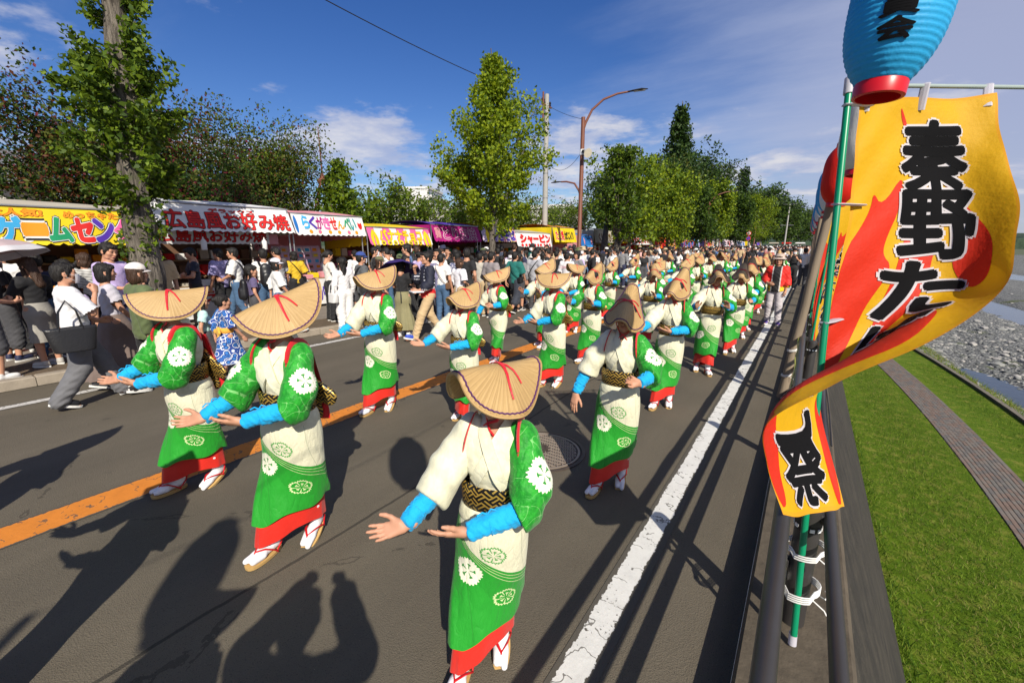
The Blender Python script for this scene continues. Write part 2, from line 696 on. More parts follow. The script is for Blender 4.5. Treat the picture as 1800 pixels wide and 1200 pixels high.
m_cap = pbr('parapet_concrete', (0.085, 0.068, 0.048), rough=0.95, var=0.6, vscale=7, bump=0.7, bscale=24)
loft('parapet_base', [(-0.06, -0.02, 0), (-0.055, 0.13, 0), (-0.04, 0.15, 0), (0.36, 0.15, 0), (0.38, 0.12, 0.0)], m_cap)
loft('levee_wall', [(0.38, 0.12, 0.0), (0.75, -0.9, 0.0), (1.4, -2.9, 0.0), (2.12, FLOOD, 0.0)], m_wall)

m_lawn, nt, b = material('lawn')
v = coords(nt)
n1 = noise(nt, v, 1.3, 5, 0.6)
n2 = noise(nt, v, 45, 3, 0.7)
n3 = noise(nt, v, 11, 4, 0.7, (1, .6, 1))
c = mix(nt, (n1 * .5 + n2 * .55 + n3 * .4 - .32).clamp(), (0.032, 0.074, 0.003), (0.165, 0.255, 0.010))
c = mix(nt, noise(nt, v, 2.6, 5, .7).smooth(.48, .70) * .75, c, (0.24, 0.23, 0.045))
setcol(nt, b, c)
b.inputs['Roughness'].default_value = 0.9
b.inputs['Specular IOR Level'].default_value = 0.15
add_bump(nt, b, n2 + n3, 0.8, 0.04)

PATH = [(4.95, 5.85)]
loft('lawn_bank', [(2.12, FLOOD, 0.0), (3.4, FLOOD - 0.03, 0.45), (4.92, FLOOD, 1.0)], m_lawn)
loft('lawn_field', [(6.07, FLOOD, 1.0), (7.2, FLOOD - 0.05, 1.0), (8.1, FLOOD - 0.02, 1.0)], m_lawn)
m_mortar = pbr('path_bed', (0.125, 0.105, 0.088), rough=0.95, var=0.3, vscale=20)
loft('brick_path', [(4.92, FLOOD + 0.008, 1.0), (6.09, FLOOD + 0.008, 1.0)], m_mortar)
path_o = bpy.data.objects['brick_path']
brickm = []
for i, cc in enumerate([(0.165, 0.118, 0.095), (0.135, 0.125, 0.112), (0.145, 0.105, 0.085), (0.16, 0.135, 0.115), (0.115, 0.105, 0.098)]):
    brickm.append(pbr('path_brick_%s' % 'abcde'[i], cc, rough=0.9, var=0.25, vscale=30))
bmesh_d = [MB().box((0, 0, 0.0), (0.104, 0.212, 0.05), bev=0.006).data('brick', mm) for mm in brickm]
cnt = 0
rest = {i: MB() for i in range(5)}
yb = 10.0
while yb < 60:
    for k_ in range(10):
        yy_ = yb + (0.11 if k_ % 2 else 0)
        xx_ = 4.92 + 0.06 + k_ * 0.1135 + bend(yy_)
        mi = int(RNG.integers(0, 5))
        zz_ = FLOOD + 0.002 + RNG.normal(0, 0.0025)
        if 14.2 < yy_ and cnt < 300:
            obj('brick', bmesh_d[mi], path_o, (xx_, yy_, zz_), (0, 0, RNG.normal(0, .01)))
            cnt += 1
        else:
            rest[mi].box((xx_, yy_, zz_), (0.104, 0.212, 0.05))
    yb += 0.22
allb = MB()
for i in range(5):
    allb.add(rest[i].v, rest[i].f, i)
kind(allb.build('brick_paving', brickm, path_o), 'stuff')

# edging kerb at the river side of the lawn
loft('lawn_edging', [(8.10, FLOOD - 0.3, 1), (8.10, FLOOD + 0.10, 1), (8.28, FLOOD + 0.10, 1), (8.28, FLOOD - 0.4, 1)],
     pbr('edging_stone', (0.16, 0.14, 0.11), rough=0.95, var=0.5, vscale=4, bump=0.5, bscale=20))

# river bed of gravel with pools of water, and rough banks
WATER = FLOOD - 0.75
m_gravel, nt, b = material('river_gravel')
v = coords(nt)
peb = voronoi(nt, v, 7.0, 'Color')
pd = X(nt, voronoi(nt, v, 7.0))
sc_ = nt.nodes.new('ShaderNodeSeparateColor')
nt.links.new(peb, sc_.inputs[0])
pv = X(nt, sc_.outputs[0])
c = mix(nt, pv, (0.10, 0.105, 0.10), (0.33, 0.33, 0.31))
c = mix(nt, pd.smooth(0.35, 0.6) * 0.8, c, (0.05, 0.05, 0.048))
c = mix(nt, noise(nt, v, 0.22, 5, .7).smooth(.60, .66) * .9, c, (0.07, 0.085, 0.02))
setcol(nt, b, c)
b.inputs['Roughness'].default_value = 0.9
add_bump(nt, b, pd * -1.0, 0.8, 0.08)


def bedz(x_, y_):
    xr = x_ - bend(y_)
    s = math.sin(y_ * 0.11 + xr * 0.16) * 0.5 + math.sin(xr * 0.42 - y_ * 0.05 + 1.3) * 0.55 + math.sin(y_ * 0.31 + xr * 0.23) * 0.18
    # a pool along the near bank, a gravel bar beyond it, then the main channel
    z = WATER + 0.20 + 0.14 * s
    z += 0.55 * math.exp(-((xr - 8.4) / 1.3) ** 2)
    z -= 0.50 * math.exp(-((xr - 10.6 - math.sin(y_ * 0.12) * 0.5) / 1.1) ** 2) * math.exp(-((y_ - 31) / 7.0) ** 4)
    z += 0.30 * math.exp(-((xr - 15.5) / 2.6) ** 2)
    z -= 0.52 * math.exp(-((xr - 22.0) / 2.0) ** 2)
    z += 0.4 * math.exp(-((xr - 30) / 4.0) ** 2)
    z -= 0.35 * math.exp(-((xr - 44) / 4.0) ** 2)
    if xr > 70:
        z += (xr - 70) * 0.02
    return z


xs_ = np.concatenate([np.linspace(8.28, 36, 90), np.linspace(37, 90, 40), np.linspace(95, 400, 12)])
yv_ = np.concatenate([np.linspace(-30, 5, 10), np.linspace(6, 70, 110), np.linspace(72, 200, 40), np.linspace(210, 420, 10)])
V = np.array([[(x_ + bend(y_), y_, bedz(x_ + bend(y_), y_) + random.gauss(0, 0.03)) for x_ in xs_] for y_ in yv_]).reshape(-1, 3)
nx_ = len(xs_)
ii = np.arange(len(yv_) - 1)[:, None] * nx_ + np.arange(nx_ - 1)[None, :]
F = np.stack([ii, ii + 1, ii + nx_ + 1, ii + nx_], -1).reshape(-1, 4)
kind(obj('river_bed', mesh_data('river_bed', V, F, m_gravel)), 'structure')
m_water, nt, b = material('river_water')
v = coords(nt)
setcol(nt, b, (0.018, 0.035, 0.055))
b.inputs['Roughness'].default_value = 0.06
b.inputs['IOR'].default_value = 1.33
b.inputs['Specular IOR Level'].default_value = 0.6
add_bump(nt, b, noise(nt, v, 3.0, 4, .6, (1, .5, 1)), 0.25, 0.05)
loft('river_water', [(8.0, WATER, 1), (300, WATER, 1)], m_water)

# loose stones on the gravel bar, boulders near the bank
stm = [pbr('river_stone_%s' % n_, c_, rough=0.9, var=0.3, vscale=8, bump=0.3, bscale=20)
       for n_, c_ in (('grey', (0.27, 0.27, 0.25)), ('pale', (0.38, 0.36, 0.33)), ('dark', (0.13, 0.135, 0.13)))]


def stone_mesh(sc, seed):
    r_ = np.random.default_rng(seed)
    bm = bmesh.new()
    bmesh.ops.create_icosphere(bm, subdivisions=1, radius=1.0)
    sx, sy, sz = r_.uniform(0.75, 1.3), r_.uniform(0.75, 1.2), r_.uniform(0.4, 0.7)
    vs = [(q.co.x * sx * sc * r_.uniform(.85, 1.15), q.co.y * sy * sc * r_.uniform(.85, 1.15), q.co.z * sz * sc) for q in bm.verts]
    fs = [tuple(q.index for q in p.verts) for p in bm.faces]
    bm.free()
    return vs, fs


pebble = MB()
prot = [stone_mesh(1.0, s_) for s_ in range(6)]
for i in range(5200):
    xr = 8.5 + RNG.gamma(2.2, 4.2)
    y_ = 17 + RNG.gamma(1.6, 14)
    if xr > 60 or y_ > 110:
        continue
    x_ = xr + bend(y_)
    z_ = bedz(x_, y_)
    if z_ < WATER - 0.12:
        continue
    s_ = 0.05 + RNG.gamma(1.2, 0.05)
    vs, fs = prot[i % 6]
    a = RNG.uniform(0, 6.28)
    ca, sa = math.cos(a) * s_, math.sin(a) * s_
    pebble.add([(x_ + p[0] * ca - p[1] * sa, y_ + p[0] * sa + p[1] * ca, z_ + p[2] * s_) for p in vs], fs, int(RNG.integers(0, 3)))
kind(pebble.build('river_pebbles', stm, smooth=True), 'stuff')
big = []
for i, (xr, y_, s_) in enumerate([(9.6, 22.5, .34), (10.4, 21.6, .42), (11.6, 21.0, .5), (12.6, 20.2, .62), (9.3, 25.6, .26), (13.9, 19.6, .5),
                                  (22.4, 31, .5), (20.8, 35, .45), (23.5, 38, .55), (21.5, 44, .5), (25, 47, .6), (9.5, 29, .3)]):
    vs, fs = stone_mesh(s_, 40 + i)
    x_ = xr + bend(y_)
    o = obj('boulder', mesh_data('boulder', vs, fs, stm[i % 2], smooth=True), None, (x_, y_, max(bedz(x_, y_), WATER) + 0.05 * s_))
    tag(o, '%s boulder lying in the shallow river beyond the lawn' % ['small grey bankside', 'pale grey bankside', 'mid sized grey', 'largest flat grey', 'tiny bankside', 'last pale near', 'grey mid-river', 'pale mid-river', 'grey far channel', 'pale far channel', 'broad grey far', 'hindmost small'][i], 'boulder', 'boulders in the river')


def blades(name, n, area, hgt, wid, mats, zf, lean=0.5):
    x0, x1, y0, y1 = area
    px, py = RNG.uniform(x0, x1, n), y0 + (y1 - y0) * RNG.uniform(0, 1, n) ** 1.9
    a = RNG.uniform(0, 2 * math.pi, n)
    hh = hgt * RNG.uniform(0.5, 1.3, n)
    w = wid * RNG.uniform(0.6, 1.2, n)
    lx, ly = RNG.normal(0, lean, n) * hh, RNG.normal(0, lean, n) * hh
    bx = px + np.array([bend(q) for q in py])
    z = np.array([zf(q, r_) for q, r_ in zip(bx, py)])
    V = np.stack([np.stack([bx - np.cos(a) * w, py - np.sin(a) * w, z], 1),
                  np.stack([bx + np.cos(a) * w, py + np.sin(a) * w, z], 1),
                  np.stack([bx + lx, py + ly, z + hh], 1)], 1).reshape(-1, 3)
    F = np.arange(3 * n).reshape(-1, 3)
    return kind(obj(name, mesh_data(name, V, F, mats, RNG.integers(0, len(mats), n), smooth=False)), 'stuff')


gms = [pbr('grass_blade_%s' % n_, c_, rough=0.7, spec=0.2, var=0.3, vscale=2, trans=0.35)
       for n_, c_ in (('dark', (0.035, 0.085, 0.006)), ('mid', (0.075, 0.155, 0.010)), ('light', (0.21, 0.29, 0.03)))]
straw = pbr('dry_stalk', (0.26, 0.23, 0.07), rough=0.8, var=0.3, vscale=3, trans=.3)
blades('lawn_grass', 56000, (2.1, 4.9, 6.5, 46), 0.075, 0.007, gms + gms[1:] + [straw], lambda x_, y_: FLOOD - 0.02, 0.7)
blades('field_grass', 16000, (6.1, 8.1, 13, 34), 0.07, 0.007, gms, lambda x_, y_: FLOOD - 0.04, 0.7)
blades('edge_weeds', 2600, (1.98, 2.30, 6, 30), 0.17, 0.010, gms, lambda x_, y_: FLOOD - 0.02, 0.6)
dry = gms[1:] + [pbr('dry_stalk', (0.24, 0.20, 0.07), rough=0.8, var=0.3, vscale=3, trans=.3)]
blades('bank_weeds', 9000, (8.25, 9.9, 15, 46), 0.28, 0.012, dry, lambda x_, y_: bedz(x_, y_) - 0.03, 0.5)
# ---------------------------------------------------------------- guard fence beside the road
m_pole = pbr('fence_brown', (0.034, 0.031, 0.030), rough=0.42, metal=0.0, spec=0.5, var=0.25, vscale=5, bump=0.05, bscale=200)
m_refl = pbr('reflector_white', (0.8, 0.8, 0.8), rough=0.3)
m_black = pbr('black_rubber', (0.012, 0.012, 0.013), rough=0.5)
fence = thing('guard_fence', 'dark brown guard fence of round posts and pipes along the road edge', 'fence', (0.138, 0.09, 0.15))
post_d = MB().lathe([(0.050, 0.0), (0.050, 0.60), (0.047, 0.618), (0.032, 0.63), (0.001, 0.635)], n=20).data('post', m_pole, True)
for i in range(-3, 30):
    y_ = 2.07 + 2.0 * i
    p = obj('post', post_d, fence, (0, y_, 0))
    bd = MB()
    bd.lathe([(0.0512, 0.50), (0.0512, 0.535)], n=20, cap=False)
    obj('black_band', bd.data('black_band', m_black), p)
    rf = MB()
    for k in range(10):
        a = 2 * math.pi * k / 10
        rf.box((0.0522 * math.cos(a), 0.0522 * math.sin(a), 0.517), (0.004, 0.018, 0.016), rot=Matrix.Rotation(a, 3, 'Z'))
    obj('reflector_band', rf.data('reflector_band', m_refl), p)
def rail_curve(x_, z_, rad):
    return MB().tube([(x_, -6 + 2 * k, z_) for k in range(34)], rad, 12).data('rail', m_pole, True)
obj('rail', rail_curve(-0.105, 0.66, 0.030), fence)
obj('rail', rail_curve(-0.105, 0.30, 0.028), fence)
obj('rail', rail_curve(0.072, 0.575, 0.024), fence)
BRK = MB().box((0, 0, 0), (0.05, 0.05, 0.045), bev=0.006).data('rail_bracket', m_pole)
for i in range(-3, 30):
    y_ = 2.07 + 2.0 * i
    for xx, zz in ((-0.072, 0.64), (-0.072, 0.30), (0.052, 0.565)):
        obj('rail_bracket', BRK, fence, (xx, y_, zz))
m_twine = pbr('white_twine', (0.75, 0.74, 0.72), rough=0.8, var=0.1)
m_cable_y = pbr('yellow_cable', (0.42, 0.44, 0.08), rough=0.5)
m_cable_k = pbr('dark_cable', (0.02, 0.02, 0.022), rough=0.5)
# electric cable strung along the top rail for the lanterns
cb = MB().tube([(0.138 - 0.105 - 0.036 + 0.006 * math.sin(k * 1.7), 2.4 + 0.25 * k, 0.15 + 0.655 + 0.01 * math.sin(k * 0.9)) for k in range(120)], 0.006, 6)
tag(cb.build('cable', m_cable_y, smooth=True), 'thin yellow green cable tied along the road side rail of the fence', 'cable')
cb = MB().tube([(0.138 + 0.072 + 0.028, 3.0 + 0.25 * k, 0.15 + 0.585 + 0.02 * math.sin(k * 0.7)) for k in range(110)], 0.005, 6)
tag(cb.build('cable', m_cable_k, smooth=True), 'thin dark cable running along the river side rail of the fence', 'cable')


def twine_loop(cx, cy, cz, rad, turns=3):
    mb = MB()
    for t in range(turns):
        pts = []
        for k in range(25):
            a = 2 * math.pi * k / 24
            pts.append((cx + math.cos(a) * rad, cy - 0.014 + math.sin(a) * rad * 1.0 - (0.035 if math.sin(a) < -0.8 else 0), cz + 0.010 * t + 0.014 * math.cos(a + 0.3)))
        mb.tube(pts, 0.0035, 5, cap=False)
    mb.tube([(cx + rad, cy - 0.02, cz), (cx + rad + 0.02, cy - 0.05, cz + 0.015), (cx + rad + 0.035, cy - 0.03, cz + 0.03), (cx + rad + 0.02, cy, cz + 0.02)], 0.003, 5)
    mb.tube([(cx + rad * .6, cy - 0.06, cz), (cx + rad + 0.02, cy - 0.08, cz - 0.02), (cx + rad + 0.03, cy - 0.085, cz - 0.035)], 0.003, 5)
    return mb


# ---------------------------------------------------------------- festival banner on its green pole
m_green = pbr('green_pole', (0.0, 0.22, 0.10), rough=0.35, spec=0.5, var=0.08)
m_tab = pbr('white_tab', (0.62, 0.60, 0.66), rough=0.5, var=0.05, trans=0.3)
PA, PB_ = Vector((0.145, 1.995, 0.16)), Vector((0.040, 2.436, 2.552))
gp = thing('banner_pole', 'green banner pole tied to the fence post with a white crossbar', 'pole', tuple(PA))
d = PB_ - PA
MB().tube([(0, 0, 0.05), tuple(d)], 0.0135, 14).build('pole', m_green, gp, True)
MB().tube([(0, 0, 0.0), tuple(d * 0.022)], 0.0165, 12).build('foot_cap', m_tab, gp, True)
MB().tube([tuple(d * 0.985), tuple(d * 1.012)], 0.019, 12).build('top_joint', m_tab, gp, True)
be = Vector((0.700, 2.975, 2.566))
MB().tube([tuple(d), tuple(be - PA)], 0.0085, 10).build('crossbar', pbr('bar_grey', (0.30, 0.36, 0.34), rough=0.4), gp, True)
MB().tube([tuple((be - PA) * 0.97 + d * 0.03), tuple(be - PA)], 0.013, 10).build('bar_cap', m_tab, gp, True)
tw = thing('twine_tie', 'upper white twine binding the green pole to the fence post', 'twine', (0.140, 2.12, 0.58), group='twine ties')
twine_loop(0, 0, 0, 0.074).build('loops', m_twine, tw, True)
tw = thing('twine_tie', 'lower white twine binding the green pole to the fence post', 'twine', (0.140, 2.11, 0.38), group='twine ties')
twine_loop(0, 0, 0, 0.076, 4).build('loops', m_twine, tw, True)

FLAG = [
  (0.00, [(0.082, 2.461, 2.495), (0.242, 2.615, 2.514), (0.403, 2.726, 2.514), (0.556, 2.797, 2.525)]),
  (0.16, [(0.097, 2.438, 2.279), (0.279, 2.611, 2.275), (0.46, 2.723, 2.273), (0.605, 2.712, 2.278)]),
  (0.30, [(0.11, 2.426, 2.068), (0.31, 2.598, 2.059), (0.505, 2.682, 2.056), (0.645, 2.616, 2.051)]),
  (0.43, [(0.11, 2.398, 1.876), (0.33, 2.58, 1.851), (0.531, 2.644, 1.852), (0.649, 2.502, 1.857)]),
  (0.54, [(0.101, 2.381, 1.702), (0.336, 2.557, 1.663), (0.521, 2.543, 1.689), (0.582, 2.318, 1.715)]),
  (0.64, [(0.095, 2.365, 1.524), (0.283, 2.476, 1.501), (0.369, 2.267, 1.612), (0.361, 1.974, 1.564)]),
  (0.74, [(0.095, 2.337, 1.329), (0.191, 2.301, 1.368), (0.148, 2.047, 1.457), (0.124, 1.775, 1.433)]),
  (0.84, [(0.112, 2.216, 1.206), (0.063, 2.09, 1.262), (-0.026, 1.80, 1.317), (-0.052, 1.60, 1.315)]),
  (0.92, [(0.170, 2.11, 1.039), (0.109, 2.005, 1.053), (0.023, 1.843, 1.086), (-0.040, 1.666, 1.134)]),
  (1.00, [(0.229, 1.96, 0.902), (0.164, 1.874, 0.901), (0.094, 1.760, 0.926), (0.030, 1.628, 0.980)]),
]


def catmull(ts, P, t):
    """smooth interpolation through control points at parameters ts"""
    i = int(np.clip(np.searchsorted(ts, t) - 1, 0, len(ts) - 2))
    t0, t1 = ts[i], ts[i + 1]
    s_ = (t - t0) / (t1 - t0)
    m0 = (P[i + 1] - P[max(i - 1, 0)]) / (ts[i + 1] - ts[max(i - 1, 0)]) * (t1 - t0)
    j = min(i + 2, len(ts) - 1)
    m1 = (P[j] - P[i]) / (ts[j] - ts[i]) * (t1 - t0)
    s2, s3 = s_ * s_, s_ ** 3
    return (2 * s3 - 3 * s2 + 1) * P[i] + (s3 - 2 * s2 + s_) * m0 + (-2 * s3 + 3 * s2) * P[i + 1] + (s3 - s2) * m1


FT = np.array([r_[0] for r_ in FLAG])
FP = np.array([r_[1] for r_ in FLAG])
UT = np.array([0, 1 / 3, 2 / 3, 1.0])


def flag_pt(u, v_):
    rowp = np.array([catmull(FT, FP[:, k], v_) for k in range(4)])
    p = catmull(UT, rowp, u)
    # small ripples in the cloth
    r_ = 0.010 * math.sin(9 * v_ + 5 * u) * u + 0.006 * math.sin(23 * v_ - 11 * u) * (0.3 + u) + 0.0035 * math.sin(41 * v_ + 17 * u + 3 * math.sin(5 * u))
    return p + np.array([0.5, -0.8, 0.1]) * r_


m_fy = pbr('banner_yellow', (0.72, 0.40, 0.003), rough=0.65, var=0.10, vscale=3, trans=0.30, bump=0.5, bscale=16)
m_fr = pbr('banner_red', (0.68, 0.030, 0.008), rough=0.65, var=0.10, vscale=3, trans=0.30, bump=0.5, bscale=16)
m_fk = pbr('banner_black', (0.006, 0.006, 0.007), rough=0.85, spec=0.08, var=0.05)
m_fw = pbr('banner_white', (0.66, 0.63, 0.66), rough=0.65, var=0.03, trans=0.3)
m_fo = pbr('banner_hem', (0.78, 0.36, 0.01), rough=0.7, var=0.1, trans=0.3)

FLAMES = [
    # red tongues, (u,v) outlines as printed on the cloth
    [(0, .70), (0.0, .44), (.10, .34), (.13, .30), (.135, .26), (.20, .30), (.33, .20), (.30, .31), (.24, .38), (.22, .43), (.28, .46), (.19, .55), (.17, .63), (.13, .74), (.2, .8), (.14, .9), (.10, 1.0), (0, 1.0)],
    [(.25, .58), (.30, .46), (.36, .37), (.40, .27), (.42, .20), (.47, .26), (.52, .36), (.50, .47), (.44, .53), (.40, .62), (.33, .70), (.28, .66)],
    [(.58, .28), (.60, .20), (.66, .27), (.80, .34), (.86, .40), (.84, .48), (.76, .52), (.66, .50), (.60, .44), (.66, .38)],
    [(.30, .02), (.34, .05), (.37, .10), (.33, .08)],
    [(.36, .72), (.52, .62), (.66, .60), (.80, .62), (.90, .66), (.86, .72), (.80, .78), (.86, .84), (1.0, .82), (1.0, .99), (.9, .985), (.82, .93), (.70, .88), (.62, .80), (.50, .78)],
]


def in_poly(px, py, poly):
    c_ = np.zeros(px.shape, bool)
    n = len(poly)
    for i in range(n):
        x1, y1 = poly[i]
        x2, y2 = poly[(i + 1) % n]
        if y1 == y2:
            continue
        hit = ((y1 > py) != (y2 > py)) & (px < (x2 - x1) * (py - y1) / (y2 - y1) + x1)
        c_ ^= hit
    return c_


def smooth_poly(p, it=3):
    p = np.array(p)
    for _ in range(it):
        q = np.roll(p, -1, 0)
        p = np.stack([p * .75 + q * .25, p * .25 + q * .75], 1).reshape(-1, 2)
    return p


def make_banner(name, label, fn, nu, nv, parent_loc, group, text=True):
    t = thing(name, label, 'banner', parent_loc, group=group)
    loc = np.array(parent_loc)
    V, F, U = grid_surface(lambda u, v_: fn(u, v_) - loc, nu, nv)
    cu = U[F].mean(1)
    mi = np.zeros(len(F), int)
    e = 0.018
    mi[(cu[:, 0] > 1 - e) | (cu[:, 0] < e * 0.8) | (cu[:, 1] > 1 - e / 3) | (cu[:, 1] < e / 3)] = 2
    obj('cloth', mesh_data('banner_cloth', V, F, [m_fy, m_fy, m_fo], mi, True, U), t)
    cuts = (np.linspace(0, 1, min(nu, 37)), np.linspace(-1, 0, min(nv, 91)))
    f2 = lambda x_, y_: fn(x_, -y_) - loc
    for p in FLAMES:
        q = smooth_poly(p, 2).clip(.004, .996) * np.array([1, -1])
        for sg in (1, -1):
            shape_on('flame_print', q, [tuple(range(len(q)))], f2, .0014 * sg, m_fr, t, cuts)
    if text:
        for ch, (cx, cv, w_, h_) in zip('秦野たばこ祭', [(.52, .160, .42, .185), (.53, .345, .44, .175), (.46, .520, .46, .145),
                                                       (.47, .67, .44, .12), (.52, .855, .42, .085), (.50, .940, .52, .095)]):
            bx = (cx - w_ / 2, -cv - h_ / 2, cx + w_ / 2, -cv + h_ / 2)
            for sg in (1, -1):                   # the print shows through on the back of the thin cloth
                text_on('letter_outline', ch, bx, 0.066, f2, 0.0030 * sg, m_fw, t, cuts=cuts)
                text_on('letter', ch, bx, 0.034, f2, 0.0065 * sg, m_fk, t, cuts=cuts)
    return t


bt = make_banner('festival_banner', 'large yellow and red festival banner twisting in the wind on the green pole', flag_pt, 110, 300, (0.082, 2.461, 2.495), 'festival banners on the fence')
for k, (u, v_) in enumerate([(0.0, 0.01), (0.0, 0.29), (0.0, 0.60)]):
    p = Vector(flag_pt(0.05, v_ + 0.01))
    q = PA + d * ((p.z - PA.z) / d.z)
    dv_ = (p - q)
    MB().tube([q - dv_.normalized() * 0.016, q + dv_ * 0.4 + Vector((0, -0.017, 0)), p + dv_.normalized() * 0.02 + Vector((0.0, -0.008, 0))], 0.020, 8, flat=0.25).build(
        'pole_tab', m_tab, bt, loc=(-0.082, -2.461, -2.495))
for u in (0.06, 0.46, 0.95):
    p = Vector(flag_pt(u, 0.015))
    q = PB_ + (be - PB_) * ((p.x - PB_.x) / (be.x - PB_.x))
    MB().tube([q + Vector((0, 0.01, 0.012)), q + Vector((-0.004, -0.012, 0.004)), p + Vector((-0.006, -0.008, -0.03))], 0.016, 8, flat=0.3).build(
        'bar_tab', m_tab, bt, loc=(-0.082, -2.461, -2.495))

# smaller banners further along the fence
def far_flag(y0, sweep, seed):
    def fn(u, v_):
        w = 0.6 * u
        ang = 0.5 + sweep * v_ + 0.5 * math.sin(4 * v_ + seed) * u
        return np.array([0.12 + 0.035 * (1 - v_) + math.cos(ang) * w + 0.04 * math.sin(7 * v_ + seed), y0 + math.sin(ang) * w * 0.7 + 0.5 * u * v_,
                         2.45 - 1.7 * v_ * (1 - 0.22 * u) - 0.12 * u + 0.06 * math.sin(6 * u + 5 * v_ + seed)])
    return fn


for i, (y_, sw) in enumerate([(6.2, 0.9), (10.1, -0.5), (14.0, 0.4), (18.2, 0.8), (24.0, -0.4)]):
    nm = ['second', 'third', 'fourth', 'fifth', 'sixth'][i]
    pl = thing('banner_pole', '%s green banner pole along the fence from the big banner' % nm, 'pole', (0.115, y_, 0.15), group='banner poles along the fence')
    MB().tube([(0, 0, 0), (0.045, 0.02, 2.35)], 0.0135, 10).build('pole', m_green, pl, True)
    MB().tube([(0.045, 0.02, 2.33), (0.52, 0.35, 2.35)], 0.008, 8).build('crossbar', m_tab, pl, True)
    make_banner('festival_banner', '%s yellow and red festival banner along the fence, blown sideways' % nm, far_flag(y_, sw, i * 1.9), 24, 60,
                (0.13, y_, 2.45), 'festival banners on the fence', text=(i < 2))

# ---------------------------------------------------------------- paper lanterns on timber posts
def lantern_mat(name, cols, stripes=False):
    m, nt, b = material(name)
    v = coords(nt)
    x_, y_, z_ = sep(nt, v)
    if stripes:
        a = (y_.atan2(x_) / (2 * math.pi) * 3.0 + 0.2).fract()
        c = mix(nt, a.lt(0.5), cols[0], cols[1])
    else:
        c = cols[0]
        c = mix(nt, noise(nt, v, 6, 3).smooth(.3, .8) * 0.12, c, tuple(q * 0.7 for q in cols[0]))
    setcol(nt, b, c)
    b.inputs['Roughness'].default_value = 0.55
    b.inputs['Specular IOR Level'].default_value = 0.3
    add_bump(nt, b, noise(nt, v, 13, 4, .6, (1, 1, .35)) + noise(nt, v, 60, 2) * .3, .45, .012)
    tr = nt.nodes.new('ShaderNodeBsdfTranslucent')
    if isinstance(c, tuple):
        tr.inputs[0].default_value = (*c, 1)
    else:
        nt.links.new(c, tr.inputs[0])
    ms = nt.nodes.new('ShaderNodeMixShader')
    ms.inputs[0].default_value = 0.22
    nt.links.new(b.outputs[0], ms.inputs[1])
    nt.links.new(tr.outputs[0], ms.inputs[2])
    nt.links.new(ms.outputs[0], nt.nodes['Material Output'].inputs[0])
    return m


LM = {'blue': lantern_mat('lantern_blue', [(0.03, 0.40, 0.76)]),
      'red': lantern_mat('lantern_red', [(0.66, 0.018, 0.008)]),
      'white': lantern_mat('lantern_white', [(0.72, 0.70, 0.64)]),
      'blue_striped': lantern_mat('lantern_blue_striped', [(0.02, 0.34, 0.72), (0.76, 0.76, 0.76)], True),
      'pink_striped': lantern_mat('lantern_pink_striped', [(0.70, 0.10, 0.32), (0.76, 0.76, 0.76)], True),
      'green_striped': lantern_mat('lantern_green_striped', [(0.02, 0.36, 0.30), (0.76, 0.76, 0.76)], True)}
m_lred = pbr('lantern_ring_red', (0.55, 0.006, 0.012), rough=0.35, spec=0.5)
m_wire = pbr('wire_black', (0.015, 0.015, 0.016), rough=0.5)
LDATA = {}


def lantern(loc, kind_, label, ribs=30, big=False, Rr=0.168, Hh=0.285, tilt=(0, 0)):
    t = thing('paper_lantern', label, 'lantern', loc, group='paper lanterns hung over the fence')
    t.rotation_euler = (tilt[0], tilt[1], 0)
    key = (kind_, ribs, Rr, Hh)
    if key not in LDATA:
        prof = []
        N = ribs * 4 if big else ribs * 2
        for i in range(N + 1):
            s_ = i / N
            q = abs(2 * s_ - 1)
            rr = Rr * (1 - 0.50 * q ** 3.4) * 1.0
            rr += (0.0013 if big else 0.0012) * (-abs(math.cos(math.pi * s_ * ribs)) ** 0.6) * 1.6
            prof.append((rr, -Hh + 2 * Hh * s_))
        bd = MB().lathe(prof, n=64 if big else 28, cap=False).data('lantern_body', LM[kind_])
        me_s = np.full(len(bd.polygons), True)
        bd.polygons.foreach_set('use_smooth', me_s)
        rings = []
        for sgn in (-1, 1):
            z0 = sgn * Hh
            ring = MB()
            rings.append(ring)
            ring.lathe([(Rr * 0.505, z0 - sgn * 0.008), (Rr * 0.53, z0), (Rr * 0.52, z0 + sgn * 0.035), (Rr * 0.44, z0 + sgn * 0.037), (Rr * 0.44, z0 + sgn * 0.004), (0.001, z0 + sgn * 0.004)], n=28, cap=False)
        LDATA[key] = (bd, [q.data('end_ring', m_lred, True) for q in rings],
                      MB().tube([(-.05, 0, Hh + .03), (-.03, 0, Hh + .09), (0, 0, Hh + .13), (.03, 0, Hh + .09), (.05, 0, Hh + .03)], 0.003, 5).data('hanger', m_wire))
    b_, r_, h_ = LDATA[key]
    obj('paper_body', b_, t)
    for q in r_:
        obj('end_ring', q, t)
    obj('hanger', h_, t)
    return t


big = lantern((0.127, 1.86, 2.640), 'blue', 'big sky blue paper lantern with black writing above the banner', 34, True, Rr=0.128, Hh=0.262, tilt=(R(-3), R(4)))
# brushed black characters facing the road corner
def lan_fn(a0):
    def fn(x_, y_):
        q = min(1.0, abs(y_) / 0.262)
        rr = 0.128 * (1 - 0.50 * q ** 3.4)
        a = a0 + x_ / 0.128
        return np.array([rr * math.cos(a), rr * math.sin(a), y_])
    return fn


lf = lan_fn(R(-92))
ygrid = (np.linspace(-.07, .07, 8), np.linspace(-.26, .26, 46))
for i, ch in enumerate('実行委員会'):
    zc = 0.072 - i * 0.056
    text_on('letter', ch, (-0.043, zc - 0.0255, 0.043, zc + 0.0255), 0.045, lf, 0.0026, m_fk, big, cuts=ygrid)

